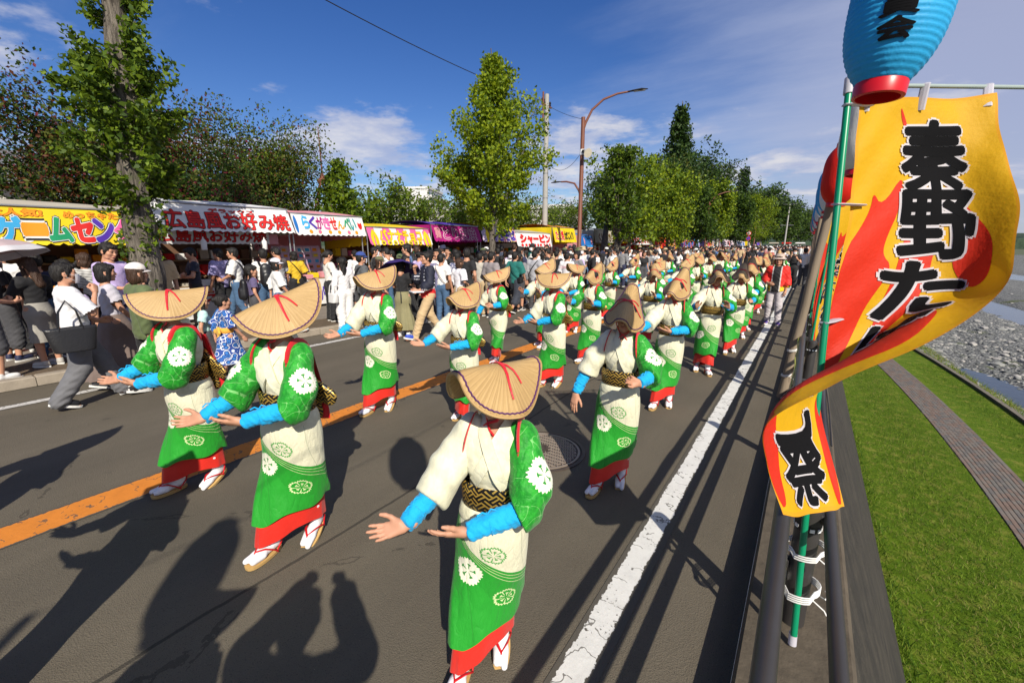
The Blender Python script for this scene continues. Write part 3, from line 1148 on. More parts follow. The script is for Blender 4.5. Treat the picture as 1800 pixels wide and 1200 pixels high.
LNT = [(4.45, 'white', 'white paper lantern half hidden behind the yellow banner'),
       (5.95, 'red', 'red paper lantern seen behind the green pole'),
       (7.5, 'blue_striped', 'blue and white striped paper lantern right behind the red one'),
       (9.1, 'blue_striped', 'blue and white striped paper lantern left of the red one'),
       (10.8, 'blue_striped', 'blue and white striped paper lantern on the timber post top'),
       (12.5, 'red', 'second red paper lantern further along the fence'),
       (14.2, 'blue_striped', 'blue and white striped paper lantern beside the pink one'),
       (15.9, 'pink_striped', 'pink and white striped paper lantern down the fence'),
       (17.6, 'green_striped', 'green and white striped paper lantern down the fence'),
       (19.3, 'blue_striped', 'blue and white striped paper lantern far down the fence'),
       (21.0, 'pink_striped', 'pink and white striped paper lantern farthest down the fence'),
       (-0.06, 'blue_striped', 'striped paper lantern hanging beside the photographer, throwing its shadow on the road'),
       (-1.70, 'red', 'red paper lantern behind the photographer, throwing its shadow on the road')]
LX = 0.15
for y_, k_, lb in LNT:
    xx = LX + (.08 if 4 < y_ < 5 else -.035 if 7 < y_ < 8 else 0) - (0.05 if y_ > 8 else 0) - max(0, y_ - 10) * 0.012
    zz = 2.63 + RNG.normal(0, 0.015) + (.10 if 4 < y_ < 5 else 0) + (0.12 if y_ < 0 else 0)
    lantern((xx, y_, zz), k_, lb, 34, tilt=(RNG.normal(0, .05), RNG.normal(0, .05)))
wr = MB()
pts = []
for k in range(60):
    y_ = -4 + k * 0.45
    pts.append((LX - max(0, y_ - 8) * 0.012, y_, 3.06 + 0.03 * math.sin(y_ * 1.9)))
wr.tube(pts, 0.004, 5)
tag(wr.build('lantern_wire', m_wire, smooth=True), 'thin black wire carrying the row of paper lanterns', 'wire')
m_timber = pbr('weathered_timber', (0.22, 0.17, 0.12), rough=0.85, var=0.45, vscale=12, bump=0.4, bscale=30, stretch=(1, 1, .08))
for i, (y_, lx, x_) in enumerate([(6.12, 0.20, -.095), (9.4, 0.05, .0), (12.6, 0.05, .0), (16.0, 0.02, .0), (21.0, -0.03, .0), (-2.6, 0.1, .0)]):
    tp = thing('timber_post', ['nearest weathered timber post tied to the fence', 'second weathered timber post along the fence', 'third weathered timber post along the fence',
                               'fourth weathered timber post along the fence', 'fifth weathered timber post along the fence', 'weathered timber post behind the photographer'][i],
               'post', (x_, y_, 0.02), group='timber posts carrying the lanterns')
    n_ = 8
    pts = [(lx * k / n_ + 0.004 * math.sin(k * 2.1 + i), 0.004 * math.cos(k * 1.7 + i), 2.34 * k / n_ + (0.7 if i == 5 else 0) * k / n_) for k in range(n_ + 1)]
    MB().tube(pts, [(0.052 if i == 0 else .040) - 0.008 * k / n_ + 0.0015 * math.sin(k * 3) for k in range(n_ + 1)], 12).build('pole', m_timber, tp, True)
    twine_loop(0.045 if i == 0 else .01, 0.01, 0.62, 0.055).build('binding', m_twine, tp, True)
    twine_loop(0.02 if i == 0 else .005, 0.01, 0.30, 0.056).build('binding', m_twine, tp, True)
# ---------------------------------------------------------------- bodies and clothes from blended distance fields
def surface_nets(d, org, h):
    """smooth quads on the zero level of the sampled field d"""
    nx, ny, nz = d.shape
    s = d < 0
    cshape = (nx - 1, ny - 1, nz - 1)
    ncell = cshape[0] * cshape[1] * cshape[2]
    acc = np.zeros((ncell, 3))
    cnt = np.zeros(ncell)
    quads = []
    st = (cshape[1] * cshape[2], cshape[2], 1)
    for ax in range(3):
        sl0 = [slice(None)] * 3
        sl1 = [slice(None)] * 3
        sl0[ax], sl1[ax] = slice(0, -1), slice(1, None)
        a, b_ = s[tuple(sl0)], s[tuple(sl1)]
        I = np.argwhere(a != b_)
        if not len(I):
            continue
        J = I.copy()
        J[:, ax] += 1
        d0 = d[I[:, 0], I[:, 1], I[:, 2]]
        d1 = d[J[:, 0], J[:, 1], J[:, 2]]
        t = d0 / (d0 - d1)
        P = I.astype(float)
        P[:, ax] += t
        o1, o2 = [(1, 2), (2, 0), (0, 1)][ax]
        cells = []
        ok = np.ones(len(I), bool)
        for e1, e2 in ((-1, -1), (0, -1), (0, 0), (-1, 0)):
            c_ = I.copy()
            c_[:, o1] += e1
            c_[:, o2] += e2
            val = (c_ >= 0).all(1) & (c_ < np.array(cshape)).all(1)
            ok &= val
            cid = c_[:, 0] * st[0] + c_[:, 1] * st[1] + c_[:, 2]
            cells.append(cid)
            cv_ = cid[val]
            for k in range(3):
                acc[:, k] += np.bincount(cv_, P[val, k], ncell)
            cnt += np.bincount(cv_, minlength=ncell)
        q = np.stack(cells, 1)[ok]
        flip = a[I[:, 0], I[:, 1], I[:, 2]][ok]
        q[~flip] = q[~flip][:, ::-1]
        quads.append(q)
    used = np.nonzero(cnt)[0]
    remap = -np.ones(ncell, np.int64)
    remap[used] = np.arange(len(used))
    V = acc[used] / cnt[used][:, None] * h + org
    return V, remap[np.concatenate(quads)]


class F3:
    """a list of blended solids: capsules with two radii, ellipsoids, cuts"""
    def __init__(s, k=0.03):
        s.p, s.k, s.cuts = [], k, []

    def cap(s, a, b_, ra, rb=None, k=None, sub=False, sq=None):
        s.p.append(('c', np.array(a, float), np.array(b_, float), ra, ra if rb is None else rb, s.k if k is None else k, sub, sq))
        return s

    def ell(s, c, r, k=None, sub=False, rot=None):
        s.p.append(('e', np.array(c, float), np.array(r, float), rot, None, s.k if k is None else k, sub, None))
        return s

    def cut(s, point, normal, k=0.004):
        """remove what lies on the normal's side of the plane"""
        s.cuts.append((np.array(point, float), np.array(normal, float) / np.linalg.norm(normal), k))
        return s

    def bounds(s):
        lo, hi = np.full(3, 1e9), np.full(3, -1e9)
        for t, a, b_, ra, rb, k, sub, sq in s.p:
            if sub:
                continue
            if t == 'c':
                for q, r_ in ((a, ra), (b_, rb)):
                    lo, hi = np.minimum(lo, q - r_), np.maximum(hi, q + r_)
            else:
                m = b_ if ra is None else np.full(3, b_.max())
                lo, hi = np.minimum(lo, a - m), np.maximum(hi, a + m)
        return lo, hi

    @staticmethod
    def dist(pr, Px, Py, Pz):
        t, a, b_, ra, rb, k, sub, sq = pr
        if t == 'c':
            if sq is not None:               # squash along one axis direction: (dir, factor)
                dirv_, fac = np.array(sq[0], float), sq[1]
                dot = (Px - a[0]) * dirv_[0] + (Py - a[1]) * dirv_[1] + (Pz - a[2]) * dirv_[2]
                e = dot * (1 / fac - 1)
                Px, Py, Pz = Px + e * dirv_[0], Py + e * dirv_[1], Pz + e * dirv_[2]
                bd = (b_ - a) @ dirv_
                b_ = b_ + dirv_ * bd * (1 / fac - 1)
            ab = b_ - a
            L = ab @ ab + 1e-12
            h_ = ((Px - a[0]) * ab[0] + (Py - a[1]) * ab[1] + (Pz - a[2]) * ab[2]) / L
            h_ = np.clip(h_, 0, 1)
            dd = np.sqrt((Px - a[0] - h_ * ab[0]) ** 2 + (Py - a[1] - h_ * ab[1]) ** 2 + (Pz - a[2] - h_ * ab[2]) ** 2)
            r_ = dd - (ra + (rb - ra) * h_)
            return r_ if sq is None else r_ * max(0.5, min(1.0, sq[1]))
        q = [Px - a[0], Py - a[1], Pz - a[2]]
        if ra is not None:
            M_ = np.array(ra)
            q = [M_[0, i] * q[0] + M_[1, i] * q[1] + M_[2, i] * q[2] for i in range(3)]
        k0 = np.sqrt((q[0] / b_[0]) ** 2 + (q[1] / b_[1]) ** 2 + (q[2] / b_[2]) ** 2)
        k1 = np.sqrt((q[0] / b_[0] ** 2) ** 2 + (q[1] / b_[1] ** 2) ** 2 + (q[2] / b_[2] ** 2) ** 2) + 1e-9
        return k0 * (k0 - 1.0) / k1

    def field(s, Px, Py, Pz):
        d = np.full(Px.shape, 1.0)
        for pr in s.p:
            q = s.dist(pr, Px, Py, Pz)
            k = pr[5]
            if pr[6]:
                q = -q
                h_ = np.maximum(k - np.abs(d - q), 0) / k
                d = np.maximum(d, q) + h_ * h_ * k / 4
            else:
                h_ = np.maximum(k - np.abs(d - q), 0) / k
                d = np.minimum(d, q) - h_ * h_ * k / 4
        for p, n, k in s.cuts:
            q = (Px - p[0]) * n[0] + (Py - p[1]) * n[1] + (Pz - p[2]) * n[2]
            d = np.maximum(d, q)
        return d

    def mesh(s, h=0.013, relax=1):
        lo, hi = s.bounds()
        lo, hi = lo - 2.5 * h, hi + 2.5 * h
        n = np.ceil((hi - lo) / h).astype(int) + 1
        ax = [lo[i] + h * np.arange(n[i]) for i in range(3)]
        d = np.full(tuple(n), 1.0, np.float64)
        for pr in s.p:
            t, a, b_, ra, rb, k, sub, sq = pr
            if t == 'c':
                l = np.minimum(a - ra, b_ - rb)
                u = np.maximum(a + ra, b_ + rb)
            else:
                m = b_ if ra is None else np.full(3, b_.max())
                l, u = a - m, a + m
            mg = k + 0.05
            i0 = np.maximum(np.floor((l - mg - lo) / h).astype(int), 0)
            i1 = np.minimum(np.ceil((u + mg - lo) / h).astype(int) + 1, n)
            if (i1 <= i0).any():
                continue
            X_, Y_, Z_ = ax[0][i0[0]:i1[0], None, None], ax[1][None, i0[1]:i1[1], None], ax[2][None, None, i0[2]:i1[2]]
            q = s.dist(pr, X_, Y_, Z_)
            sl = tuple(slice(i0[i], i1[i]) for i in range(3))
            cur = d[sl]
            if sub:
                q = -q
                h_ = np.maximum(k - np.abs(cur - q), 0) / k
                d[sl] = np.maximum(cur, q) + h_ * h_ * k / 4
            else:
                h_ = np.maximum(k - np.abs(cur - q), 0) / k
                d[sl] = np.minimum(cur, q) - h_ * h_ * k / 4
        for p, nn, k in s.cuts:
            q = (ax[0][:, None, None] - p[0]) * nn[0] + (ax[1][None, :, None] - p[1]) * nn[1] + (ax[2][None, None, :] - p[2]) * nn[2]
            d = np.maximum(d, q)
        V, Q = surface_nets(d, lo, h)
        for _ in range(relax):
            V = relax_mesh(V, Q, 0.5)
        return V, Q


def relax_mesh(V, Q, f):
    n = len(V)
    acc = np.zeros((n, 3))
    c_ = np.zeros(n)
    for i in range(4):
        a, b_ = Q[:, i], Q[:, (i + 1) % 4]
        for k in range(3):
            acc[:, k] += np.bincount(a, V[b_, k], n) + np.bincount(b_, V[a, k], n)
        c_ += np.bincount(a, minlength=n) + np.bincount(b_, minlength=n)
    return V * (1 - f) + acc / np.maximum(c_, 1)[:, None] * f


def crumple(V, Q, amp, scale, seed=0, dirn=(1, 1, 1)):
    """push vertices along their normals by a folded noise, for cloth"""
    N = vnormals(V, Q)
    P = V * scale * np.array(dirn) + seed * 3.7
    w = (np.sin(P[:, 0] * 1.0 + 1.7 * np.sin(P[:, 2] * 0.8)) * np.sin(P[:, 2] * 1.1 + 0.9 * np.sin(P[:, 1]))
         + 0.5 * np.sin(P[:, 0] * 2.3 + P[:, 1] * 1.9 + P[:, 2] * 2.7))
    return V + N * (amp * w)[:, None]


def vnormals(V, Q):
    fn = np.cross(V[Q[:, 2]] - V[Q[:, 0]], V[Q[:, 3]] - V[Q[:, 1]])
    N = np.zeros_like(V)
    for i in range(4):
        for k in range(3):
            N[:, k] += np.bincount(Q[:, i], fn[:, k], len(V))
    return N / (np.linalg.norm(N, axis=1)[:, None] + 1e-12)


def frame(dirv_, palm):
    """3x3 with columns (across, palm normal, along)"""
    z = np.array(dirv_, float)
    z /= np.linalg.norm(z)
    y = np.array(palm, float)
    y = y - z * (y @ z)
    y /= np.linalg.norm(y)
    x = np.cross(y, z)
    return np.stack([x, y, z], 1)


HANDS = {}


def hand_mesh(style='open', h=0.0048):
    """left hand: wrist at 0, fingers along +z, palm faces +y, thumb towards +x"""
    if (style, h) in HANDS:
        return HANDS[(style, h)]
    f = F3(0.010)
    f.cap((0, 0, -0.045), (0, 0, 0.010), 0.0235, 0.024, sq=((0, 1, 0), 0.78))
    roots = [(0.028, 0.0, 0.082), (0.009, -0.001, 0.088), (-0.010, -0.001, 0.084), (-0.027, 0.001, 0.074)]
    for i, r_ in enumerate(roots):
        f.cap((r_[0] * 0.55, 0, 0.008), r_, 0.0165, 0.0125, k=0.016)
    f.cap((0.016, 0.010, 0.020), (0.024, 0.010, 0.045), 0.017, 0.013, k=0.015)   # ball of the thumb
    lens = [(0.036, 0.024, 0.020), (0.040, 0.027, 0.021), (0.037, 0.025, 0.020), (0.029, 0.019, 0.018)]
    bend_ = {'open': (8, 10, 8), 'relaxed': (26, 34, 20), 'grip': (62, 88, 55), 'flat': (2, 4, 3)}[style]
    spread = {'open': 7, 'relaxed': 3, 'grip': 0, 'flat': 4}[style]
    for i, r_ in enumerate(roots):
        p = np.array(r_, float)
        sa = R(spread) * (1.4 - i) * 0.8
        ang = 0.0
        rad = [0.0098, 0.0102, 0.0098, 0.0086][i]
        for j in range(3):
            ang += R(bend_[j] * (0.9 + 0.12 * i))
            dd = np.array([math.sin(sa) * math.cos(ang), math.sin(ang), math.cos(sa) * math.cos(ang)])
            q = p + dd * lens[i][j]
            f.cap(p, q, rad * (1 - 0.07 * j), rad * (0.93 - 0.09 * j), k=0.006)
            p = q
    th = {'open': [(0.028, 0.010, 0.030), (0.052, 0.016, 0.056), (0.067, 0.020, 0.080), (0.074, 0.024, 0.102)],
          'flat': [(0.028, 0.010, 0.030), (0.050, 0.014, 0.058), (0.060, 0.016, 0.084), (0.064, 0.018, 0.106)],
          'relaxed': [(0.028, 0.012, 0.030), (0.044, 0.026, 0.056), (0.048, 0.036, 0.080), (0.046, 0.046, 0.100)],
          'grip': [(0.028, 0.012, 0.030), (0.042, 0.032, 0.050), (0.034, 0.050, 0.066), (0.018, 0.058, 0.076)]}[style]
    for j, (a, b_) in enumerate(zip(th[:-1], th[1:])):
        f.cap(a, b_, [0.0145, 0.0118, 0.0106][j], [0.0118, 0.0106, 0.0090][j], k=0.008)
    HANDS[(style, h)] = f.mesh(h, 1)
    return HANDS[(style, h)]


def place_hand(style, wrist, dirv_, palm, left, h=0.0048, scale=1.0):
    V, Q = hand_mesh(style, h)
    V = V.copy() * scale
    if not left:
        V[:, 0] *= -1
        Q = Q[:, ::-1]
    return V @ frame(dirv_, palm).T + np.array(wrist), Q


HEADS = {}


def head_mesh(h=0.0066, fem=False, child=False):
    """face towards -y, centre of the skull at 0, chin at about -0.115"""
    key = (h, fem, child)
    if key in HEADS:
        return HEADS[key]
    f = F3(0.025)
    f.ell((0, 0.014, 0.020), (0.074, 0.093, 0.094))
    f.ell((0, -0.018, -0.030), (0.058 if fem else 0.062, 0.066, 0.072))
    jw = 0.030 if fem or child else 0.037
    f.cap((-jw, -0.030, -0.078), (jw, -0.030, -0.078), 0.024, k=0.03)
    f.ell((0, -0.064, -0.094), (0.024, 0.021, 0.018), k=0.022)                    # chin
    f.cap((0, 0.018, -0.060), (0, 0.030, -0.185), 0.048 if not fem else 0.043, 0.052, k=0.03)  # neck
    f.ell((-0.040, -0.052, -0.020), (0.026, 0.024, 0.022), k=0.025)                # cheeks
    f.ell((0.040, -0.052, -0.020), (0.026, 0.024, 0.022), k=0.025)
    f.cap((-0.042, -0.070, 0.030), (0.042, -0.070, 0.030), 0.014, k=0.025)         # brow
    for sx in (-1, 1):
        f.ell((sx * 0.031, -0.092, 0.006), (0.019, 0.014, 0.012), k=0.014, sub=True)   # eye sockets
        f.ell((sx * 0.031, -0.074, 0.006), (0.0135, 0.011, 0.010), k=0.006)
        f.ell((sx * 0.077, 0.012, -0.010), (0.011, 0.022, 0.032), k=0.010)           # ears
        f.ell((sx * 0.085, 0.004, -0.008), (0.006, 0.010, 0.016), k=0.006, sub=True)
    f.cap((0, -0.078, 0.014), (0, -0.100, -0.026), 0.008, 0.012, k=0.014)           # nose
    f.ell((0, -0.097, -0.030), (0.017, 0.013, 0.010), k=0.010)
    f.ell((0, -0.083, -0.060), (0.024, 0.013, 0.011), k=0.012)                     # lips
    f.ell((0, -0.098, -0.0595), (0.022, 0.006, 0.0022), k=0.004, sub=True)
    HEADS[key] = f.mesh(h, 1)
    return HEADS[key]


def eye_parts(fem):
    """dark eye shapes, brows and lips on the face, as small solids (material index per piece)"""
    mb = MB()
    for sx in (-1, 1):
        e = Matrix.Identity(3)
        mb.tube([(sx * 0.019, -0.0815, 0.005), (sx * 0.031, -0.0855, 0.0075), (sx * 0.044, -0.0775, 0.006)], [0.0016, 0.0046, 0.0014], 6, mi=1)
        mb.tube([(sx * 0.017, -0.0865, 0.026), (sx * 0.033, -0.0845, 0.031), (sx * 0.049, -0.073, 0.026)], [0.003, 0.0036, 0.0015], 5, mi=1)
    mb.tube([(-0.022, -0.0880, -0.0595), (-0.008, -0.0955, -0.0575), (0.008, -0.0955, -0.0575), (0.022, -0.0880, -0.0595)], [0.001, 0.0042, 0.0042, 0.001], 6, mi=2)
    return np.array(mb.v), mb.f


def join(parts):
    """[(V, faces(list/array), material index)] -> one vertex and face list"""
    VV, FF, MI, k = [], [], [], 0
    for V, Fc, mi in parts:
        VV.append(np.asarray(V))
        FF += [tuple(int(i) + k for i in q) for q in Fc]
        MI += list(mi) if isinstance(mi, (list, np.ndarray)) else [mi] * len(Fc)
        k += len(V)
    return np.concatenate(VV), FF, MI


m_skin = pbr('skin', (0.48, 0.245, 0.155), rough=0.55, spec=0.35, var=0.10, vscale=25)
m_skin.node_tree.nodes['Principled BSDF'].inputs['Subsurface Weight'].default_value = 0.0
m_dark = pbr('dark_hair', (0.012, 0.010, 0.009), rough=0.55, spec=0.35, var=0.5, vscale=70, bump=0.9, bscale=110, stretch=(1, 1, .12))
m_brown = pbr('brown_hair', (0.045, 0.022, 0.012), rough=0.55, spec=0.35, var=0.5, vscale=70, bump=0.9, bscale=110, stretch=(1, 1, .12))
m_lip = pbr('lips', (0.42, 0.12, 0.095), rough=0.45)
BODY_MATS = [m_skin, m_dark, m_lip]


def rotm(rx=0.0, ry=0.0, rz=0.0):
    return np.array(Matrix.Rotation(rz, 3, 'Z') @ Matrix.Rotation(ry, 3, 'Y') @ Matrix.Rotation(rx, 3, 'X'))


# ---------------------------------------------------------------- poses: joints of a 1.66 m adult facing -y, left side at +x
def pose(**kw):
    J = dict(
        pelvis=(0, 0, 0.90), chest=(0, 0.0, 1.20), neck=(0, 0.015, 1.395), head=(0, -0.012, 1.545), head_rot=(0, 0, 0),
        shL=(0.165, 0.01, 1.335), elL=(0.225, 0.03, 1.07), wrL=(0.235, -0.06, 0.84), hdL=(0.02, -0.30, -1), pmL=(-1, -0.2, 0), hsL='relaxed',
        shR=(-0.165, 0.01, 1.335), elR=(-0.225, 0.03, 1.07), wrR=(-0.235, -0.06, 0.84), hdR=(-0.02, -0.30, -1), pmR=(1, -0.2, 0), hsR='relaxed',
        hipL=(0.085, 0, 0.88), knL=(0.095, -0.02, 0.475), anL=(0.10, 0.03, 0.085), toeL=(0.115, -0.14, 0.025),
        hipR=(-0.085, 0, 0.88), knR=(-0.095, -0.02, 0.475), anR=(-0.10, 0.03, 0.085), toeR=(-0.115, -0.14, 0.025))
    J.update(kw)
    J = {k: (np.array(v_, float) if isinstance(v_, tuple) else v_) for k, v_ in J.items()}
    return J


def body_mesh(J, fem=False, child=False, h=0.014, handh=0.0062, legs=True, headscale=1.0, hands=True):
    f = F3(0.05)
    sw = 0.92 if fem else 1.0
    f.cap(J['pelvis'] + (0, 0, 0.02), J['chest'], 0.115, 0.118, k=0.05, sq=((0, 1, 0), 0.74))
    f.cap(J['shL'] * (0.9, 1, 1) + (0, 0, -0.03), J['shR'] * (0.9, 1, 1) + (0, 0, -0.03), 0.062, k=0.06)
    f.cap(J['chest'], J['neck'] + (0, 0.005, -0.05), 0.10, 0.055, k=0.06, sq=((0, 1, 0), 0.8))
    f.cap(J['neck'] + (0, 0.0, -0.03), J['head'] + (0, 0.02, -0.06), 0.050, 0.046, k=0.04)
    for s_ in 'LR':
        f.cap(J['sh' + s_], J['el' + s_], 0.050 * sw, 0.038 * sw, k=0.04)
        f.cap(J['el' + s_], J['wr' + s_], 0.038 * sw, 0.024 * sw, k=0.015)
        if legs:
            f.cap(J['hip' + s_], J['kn' + s_], 0.088, 0.056, k=0.05)
            f.cap(J['kn' + s_], J['an' + s_], 0.055, 0.037, k=0.02)
            mid = J['kn' + s_] * 0.7 + J['an' + s_] * 0.3
            f.ell(mid + (0, 0.018, 0), (0.047, 0.048, 0.10), k=0.02)
            f.cap(J['an' + s_] + (0, 0.02, -0.04), J['toe' + s_], 0.036, 0.027, k=0.02)
    V, Q = f.mesh(h)
    parts = [(V, Q, 0)]
    Rm = rotm(*J['head_rot'])
    HV, HQ = head_mesh(0.0066, fem, child)
    hc = J['head']
    parts.append((HV * headscale @ Rm.T + hc, HQ, 0))
    ev, ef = eye_parts(fem)
    em = [1] * 0
    n_each = len(ef)
    mi = []
    # the last tube is the mouth
    per = n_each // 5
    for i in range(n_each):
        mi.append(1)
    cuts = 0
    for i, q in enumerate(ef):
        if ev[list(q)][:, 2].mean() < -0.03:
            mi[i] = 2
    parts.append((ev * headscale @ Rm.T + hc, ef, mi))
    if hands:
        for s_ in 'LR':
            HVv, HQq = place_hand(J['hs' + s_], J['wr' + s_], J['hd' + s_], J['pm' + s_], s_ == 'L', handh, 0.98 if not fem else 0.92)
            parts.append((HVv, HQq, 0))
    return join(parts)
# ---------------------------------------------------------------- dancers: straw hat, green and white kimono
GREEN, IVORY = (0.010, 0.270, 0.018), (0.70, 0.66, 0.46)
IVORY = (0.70, 0.68, 0.50)


def petal(nt, a, b_, a0, b0, R_):
    """(inside flower, outline, stamens) masks of a fringed five-petal flower"""
    da, db = a - a0, b_ - b0
    r_ = (da * da + db * db).sqrt()
    th = db.atan2(da)
    lobe = (th * 2.5).cos().abs() ** 0.45
    edge = lobe * 0.17 + 0.83 + (th * 25).sin() * 0.055
    q = r_ / (edge * R_)
    inside = q.lt(1.0)
    outline = ((q - 0.94).abs()).lt(0.075)
    spokes = ((th * 2.5 + 1.57).cos().abs()).gt(0.985) * q.lt(0.9) * q.gt(0.3)
    stam = ((th * 5).cos()).gt(0.80) * r_.lt(R_ * 0.52) * r_.gt(R_ * 0.12)
    dots = ((th * 5).cos()).gt(0.3) * ((r_ - R_ * 0.50).abs()).lt(R_ * 0.06)
    return inside, (outline + spokes).clamp(), (stam + dots).clamp()


def cloth_finish(nt, b, v, rough=0.5, sc=55, amt=0.18, wav=(1, 1, 1)):
    b.inputs['Roughness'].default_value = rough
    b.inputs['Specular IOR Level'].default_value = 0.30
    b.inputs['Sheen Weight'].default_value = 0.10
    w = (noise(nt, v, sc * .30, 2, 0.5, wav) - 0.5).abs() ** 0.6      # sharp creases between soft planes
    w2 = (noise(nt, v, sc * .85, 2, 0.5, wav) - 0.5).abs() ** 0.7
    fine = noise(nt, v, 420, 2, 0.6, (1, 1, .4))
    add_bump(nt, b, w * 2.2 + w2 * 0.8 + fine * 0.22, amt * 2.2, 0.012)


m, nt, b = material('kimono_skirt')
uvv = coords(nt, 'UV')
u_, v_, w_ = sep(nt, uvv)
a = (u_ - 0.5) * 1.16
bb = v_ * 0.74
ov = coords(nt)
t = ((a + 0.21) / 0.46).clamp()
wob = (noise(nt, ov, 3, 2) - 0.5) * 0.02
bnd = (1 - (1 - t) ** 2.1) * 0.385 + wob * t
is_green = bb.gt(bnd + (a + 0.21).lt(0.0) * -1.0)
dam = (noise(nt, ov, 34, 3, .6, (1, 1, .5)) - 0.5) * 0.34
seam = ((a - 0.20).abs().lt(0.0016) + (a + 0.13).abs().lt(0.0014)).clamp() * 0.5
gcol = mix(nt, (dam + 0.5).clamp(), (0.006, 0.205, 0.014), (0.022, 0.345, 0.026))
wcol = mix(nt, (dam + 0.5).clamp(), tuple(q * 0.90 for q in IVORY), tuple(min(.84, q * 1.10) for q in IVORY))
lines = None
for k_, off in enumerate((0.030, 0.062, 0.100)):
    q = ((bb - bnd - off * (0.25 + t * 0.9)).abs()).lt(0.0022) * t.gt(0.04)
    lines = q if lines is None else lines + q
c = mix(nt, is_green, wcol, gcol)
c = mix(nt, lines.clamp() * is_green, c, (0.62, 0.66, 0.36))
f1, o1, s1 = petal(nt, a, bb, -0.115, 0.350, 0.080)
c = mix(nt, f1, c, (0.76, 0.75, 0.60))
c = mix(nt, s1, c, (0.02, 0.22, 0.03))
f2, o2, s2 = petal(nt, a, bb, 0.035, 0.205, 0.062)
c = mix(nt, (o2 + s2).clamp(), c, (0.06, 0.33, 0.06))
f3, o3, s3 = petal(nt, a, bb, 0.045, 0.535, 0.060)
c = mix(nt, (o3 + s3).clamp(), c, (0.60, 0.68, 0.36))
f4, o4, s4 = petal(nt, a, bb, 0.43, 0.50, 0.058)
c = mix(nt, f4, c, (0.76, 0.75, 0.60))
f5, o5, s5 = petal(nt, a, bb, -0.40, 0.30, 0.052)
c = mix(nt, (o5 + s5).clamp(), c, (0.60, 0.68, 0.36))
c = mix(nt, seam, c, (0.02, 0.10, 0.02))
setcol(nt, b, c)
cloth_finish(nt, b, ov, 0.58, 46, 0.16, (1, 1, .40))
M_SKIRT = m

m, nt, b = material('kimono_green')
uvv = coords(nt, 'UV')
u_, v_, w_ = sep(nt, uvv)
ov = coords(nt)
dam = noise(nt, ov, 34, 3, .6, (1, 1, .6))
c = mix(nt, dam.smooth(.3, .7), (0.006, 0.205, 0.014), (0.024, 0.350, 0.026))
f1, o1, s1 = petal(nt, u_, v_, 0.0, 0.0, 0.075)
c = mix(nt, f1, c, (0.78, 0.77, 0.64))
c = mix(nt, s1, c, (0.02, 0.24, 0.03))
scroll = (((u_ * 70 + (v_ * 50).sin() * 1.5).sin() + (v_ * 66 + (u_ * 44).sin() * 1.5).sin()).abs()).lt(0.10) * noise(nt, ov, 8, 2).gt(.50)
c = mix(nt, scroll * (1 - f1) * 0.8, c, (0.20, 0.52, 0.16))
setcol(nt, b, c)
cloth_finish(nt, b, ov, 0.52, 38, 0.22)
M_GREEN = m

m, nt, b = material('kimono_ivory')
ov = coords(nt)
c = mix(nt, noise(nt, ov, 34, 3, .6, (1, 1, .6)).smooth(.3, .7), tuple(q * 0.92 for q in IVORY), tuple(min(.84, q * 1.08) for q in IVORY))
setcol(nt, b, c)
cloth_finish(nt, b, ov, 0.72, 30, 0.11)
M_IVORY = m

m, nt, b = material('obi_brocade')
uvv = coords(nt, 'UV')
u_, v_, w_ = sep(nt, uvv)
s_ = 0.050
p, q = (u_ + v_) / s_, (u_ - v_) / s_
chk = ((p.floor() + q.floor()) * 0.5).fract().gt(0.25)
l1, l2 = ((p * 2.0).fract()).lt(0.40), ((q * 2.0).fract()).lt(0.40)
g_ = l1 * chk + l2 * (1 - chk)
c = mix(nt, g_, (0.006, 0.005, 0.005), (0.56, 0.36, 0.07))
setcol(nt, b, c)
nt.links.new((g_ * 0.55).s, b.inputs['Metallic'])
b.inputs['Roughness'].default_value = 0.38
add_bump(nt, b, g_, 0.35, 0.003)
M_OBI = m

m_red = pbr('kimono_red', (0.62, 0.020, 0.010), rough=0.55, var=0.12, vscale=20, bump=0.2, bscale=60, sheen=0.15)
m_tasuki = pbr('sash_red', (0.60, 0.012, 0.022), rough=0.5, var=0.12, vscale=20, bump=0.2, bscale=90, sheen=0.15)
m_cuff = pbr('cuff_blue', (0.010, 0.355, 0.700), rough=0.75, spec=0.2, var=0.16, vscale=18, bump=0.7, bscale=34, sheen=0.1)
m_tabi = pbr('tabi_white', (0.76, 0.75, 0.78), rough=0.75, var=0.08, vscale=20, bump=0.2, bscale=60)
m_sole = pbr('sandal_cork', (0.50, 0.32, 0.12), rough=0.6, var=0.15, vscale=20)
m_strap = pbr('sandal_strap', (0.55, 0.008, 0.015), rough=0.5)
m_purple = pbr('hat_cord', (0.085, 0.022, 0.10), rough=0.7)

m, nt, b = material('hat_straw')
uvv = coords(nt, 'UV')
u_, v_, w_ = sep(nt, uvv)       # u angle 0-1, v radius 0-1
ov = coords(nt)
st = nt.nodes.new('ShaderNodeCombineXYZ')
nt.links.new((u_ * 150).s, st.inputs[0])
nt.links.new((v_ * 1.6).s, st.inputs[1])
n1 = noise(nt, st.outputs[0], 1.0, 3, 0.7)
pleat = ((u_ * 54).fract() - 0.5).abs()
ring = ((v_ * 9.0).fract()).lt(0.05)
blot = noise(nt, ov, 12, 4, .6)
c = mix(nt, (n1 * 0.8 + blot * 0.35 - 0.05).clamp(), (0.27, 0.155, 0.055), (0.60, 0.41, 0.175))
c = mix(nt, pleat.lt(0.045) * 0.45, c, (0.20, 0.11, 0.04))
c = mix(nt, ring * 0.18, c, (0.30, 0.18, 0.07))
setcol(nt, b, c)
b.inputs['Roughness'].default_value = 0.62
add_bump(nt, b, n1 * 0.7 + pleat * 0.8, 0.5, 0.006)
M_STRAW = m


HAT_R = 0.254


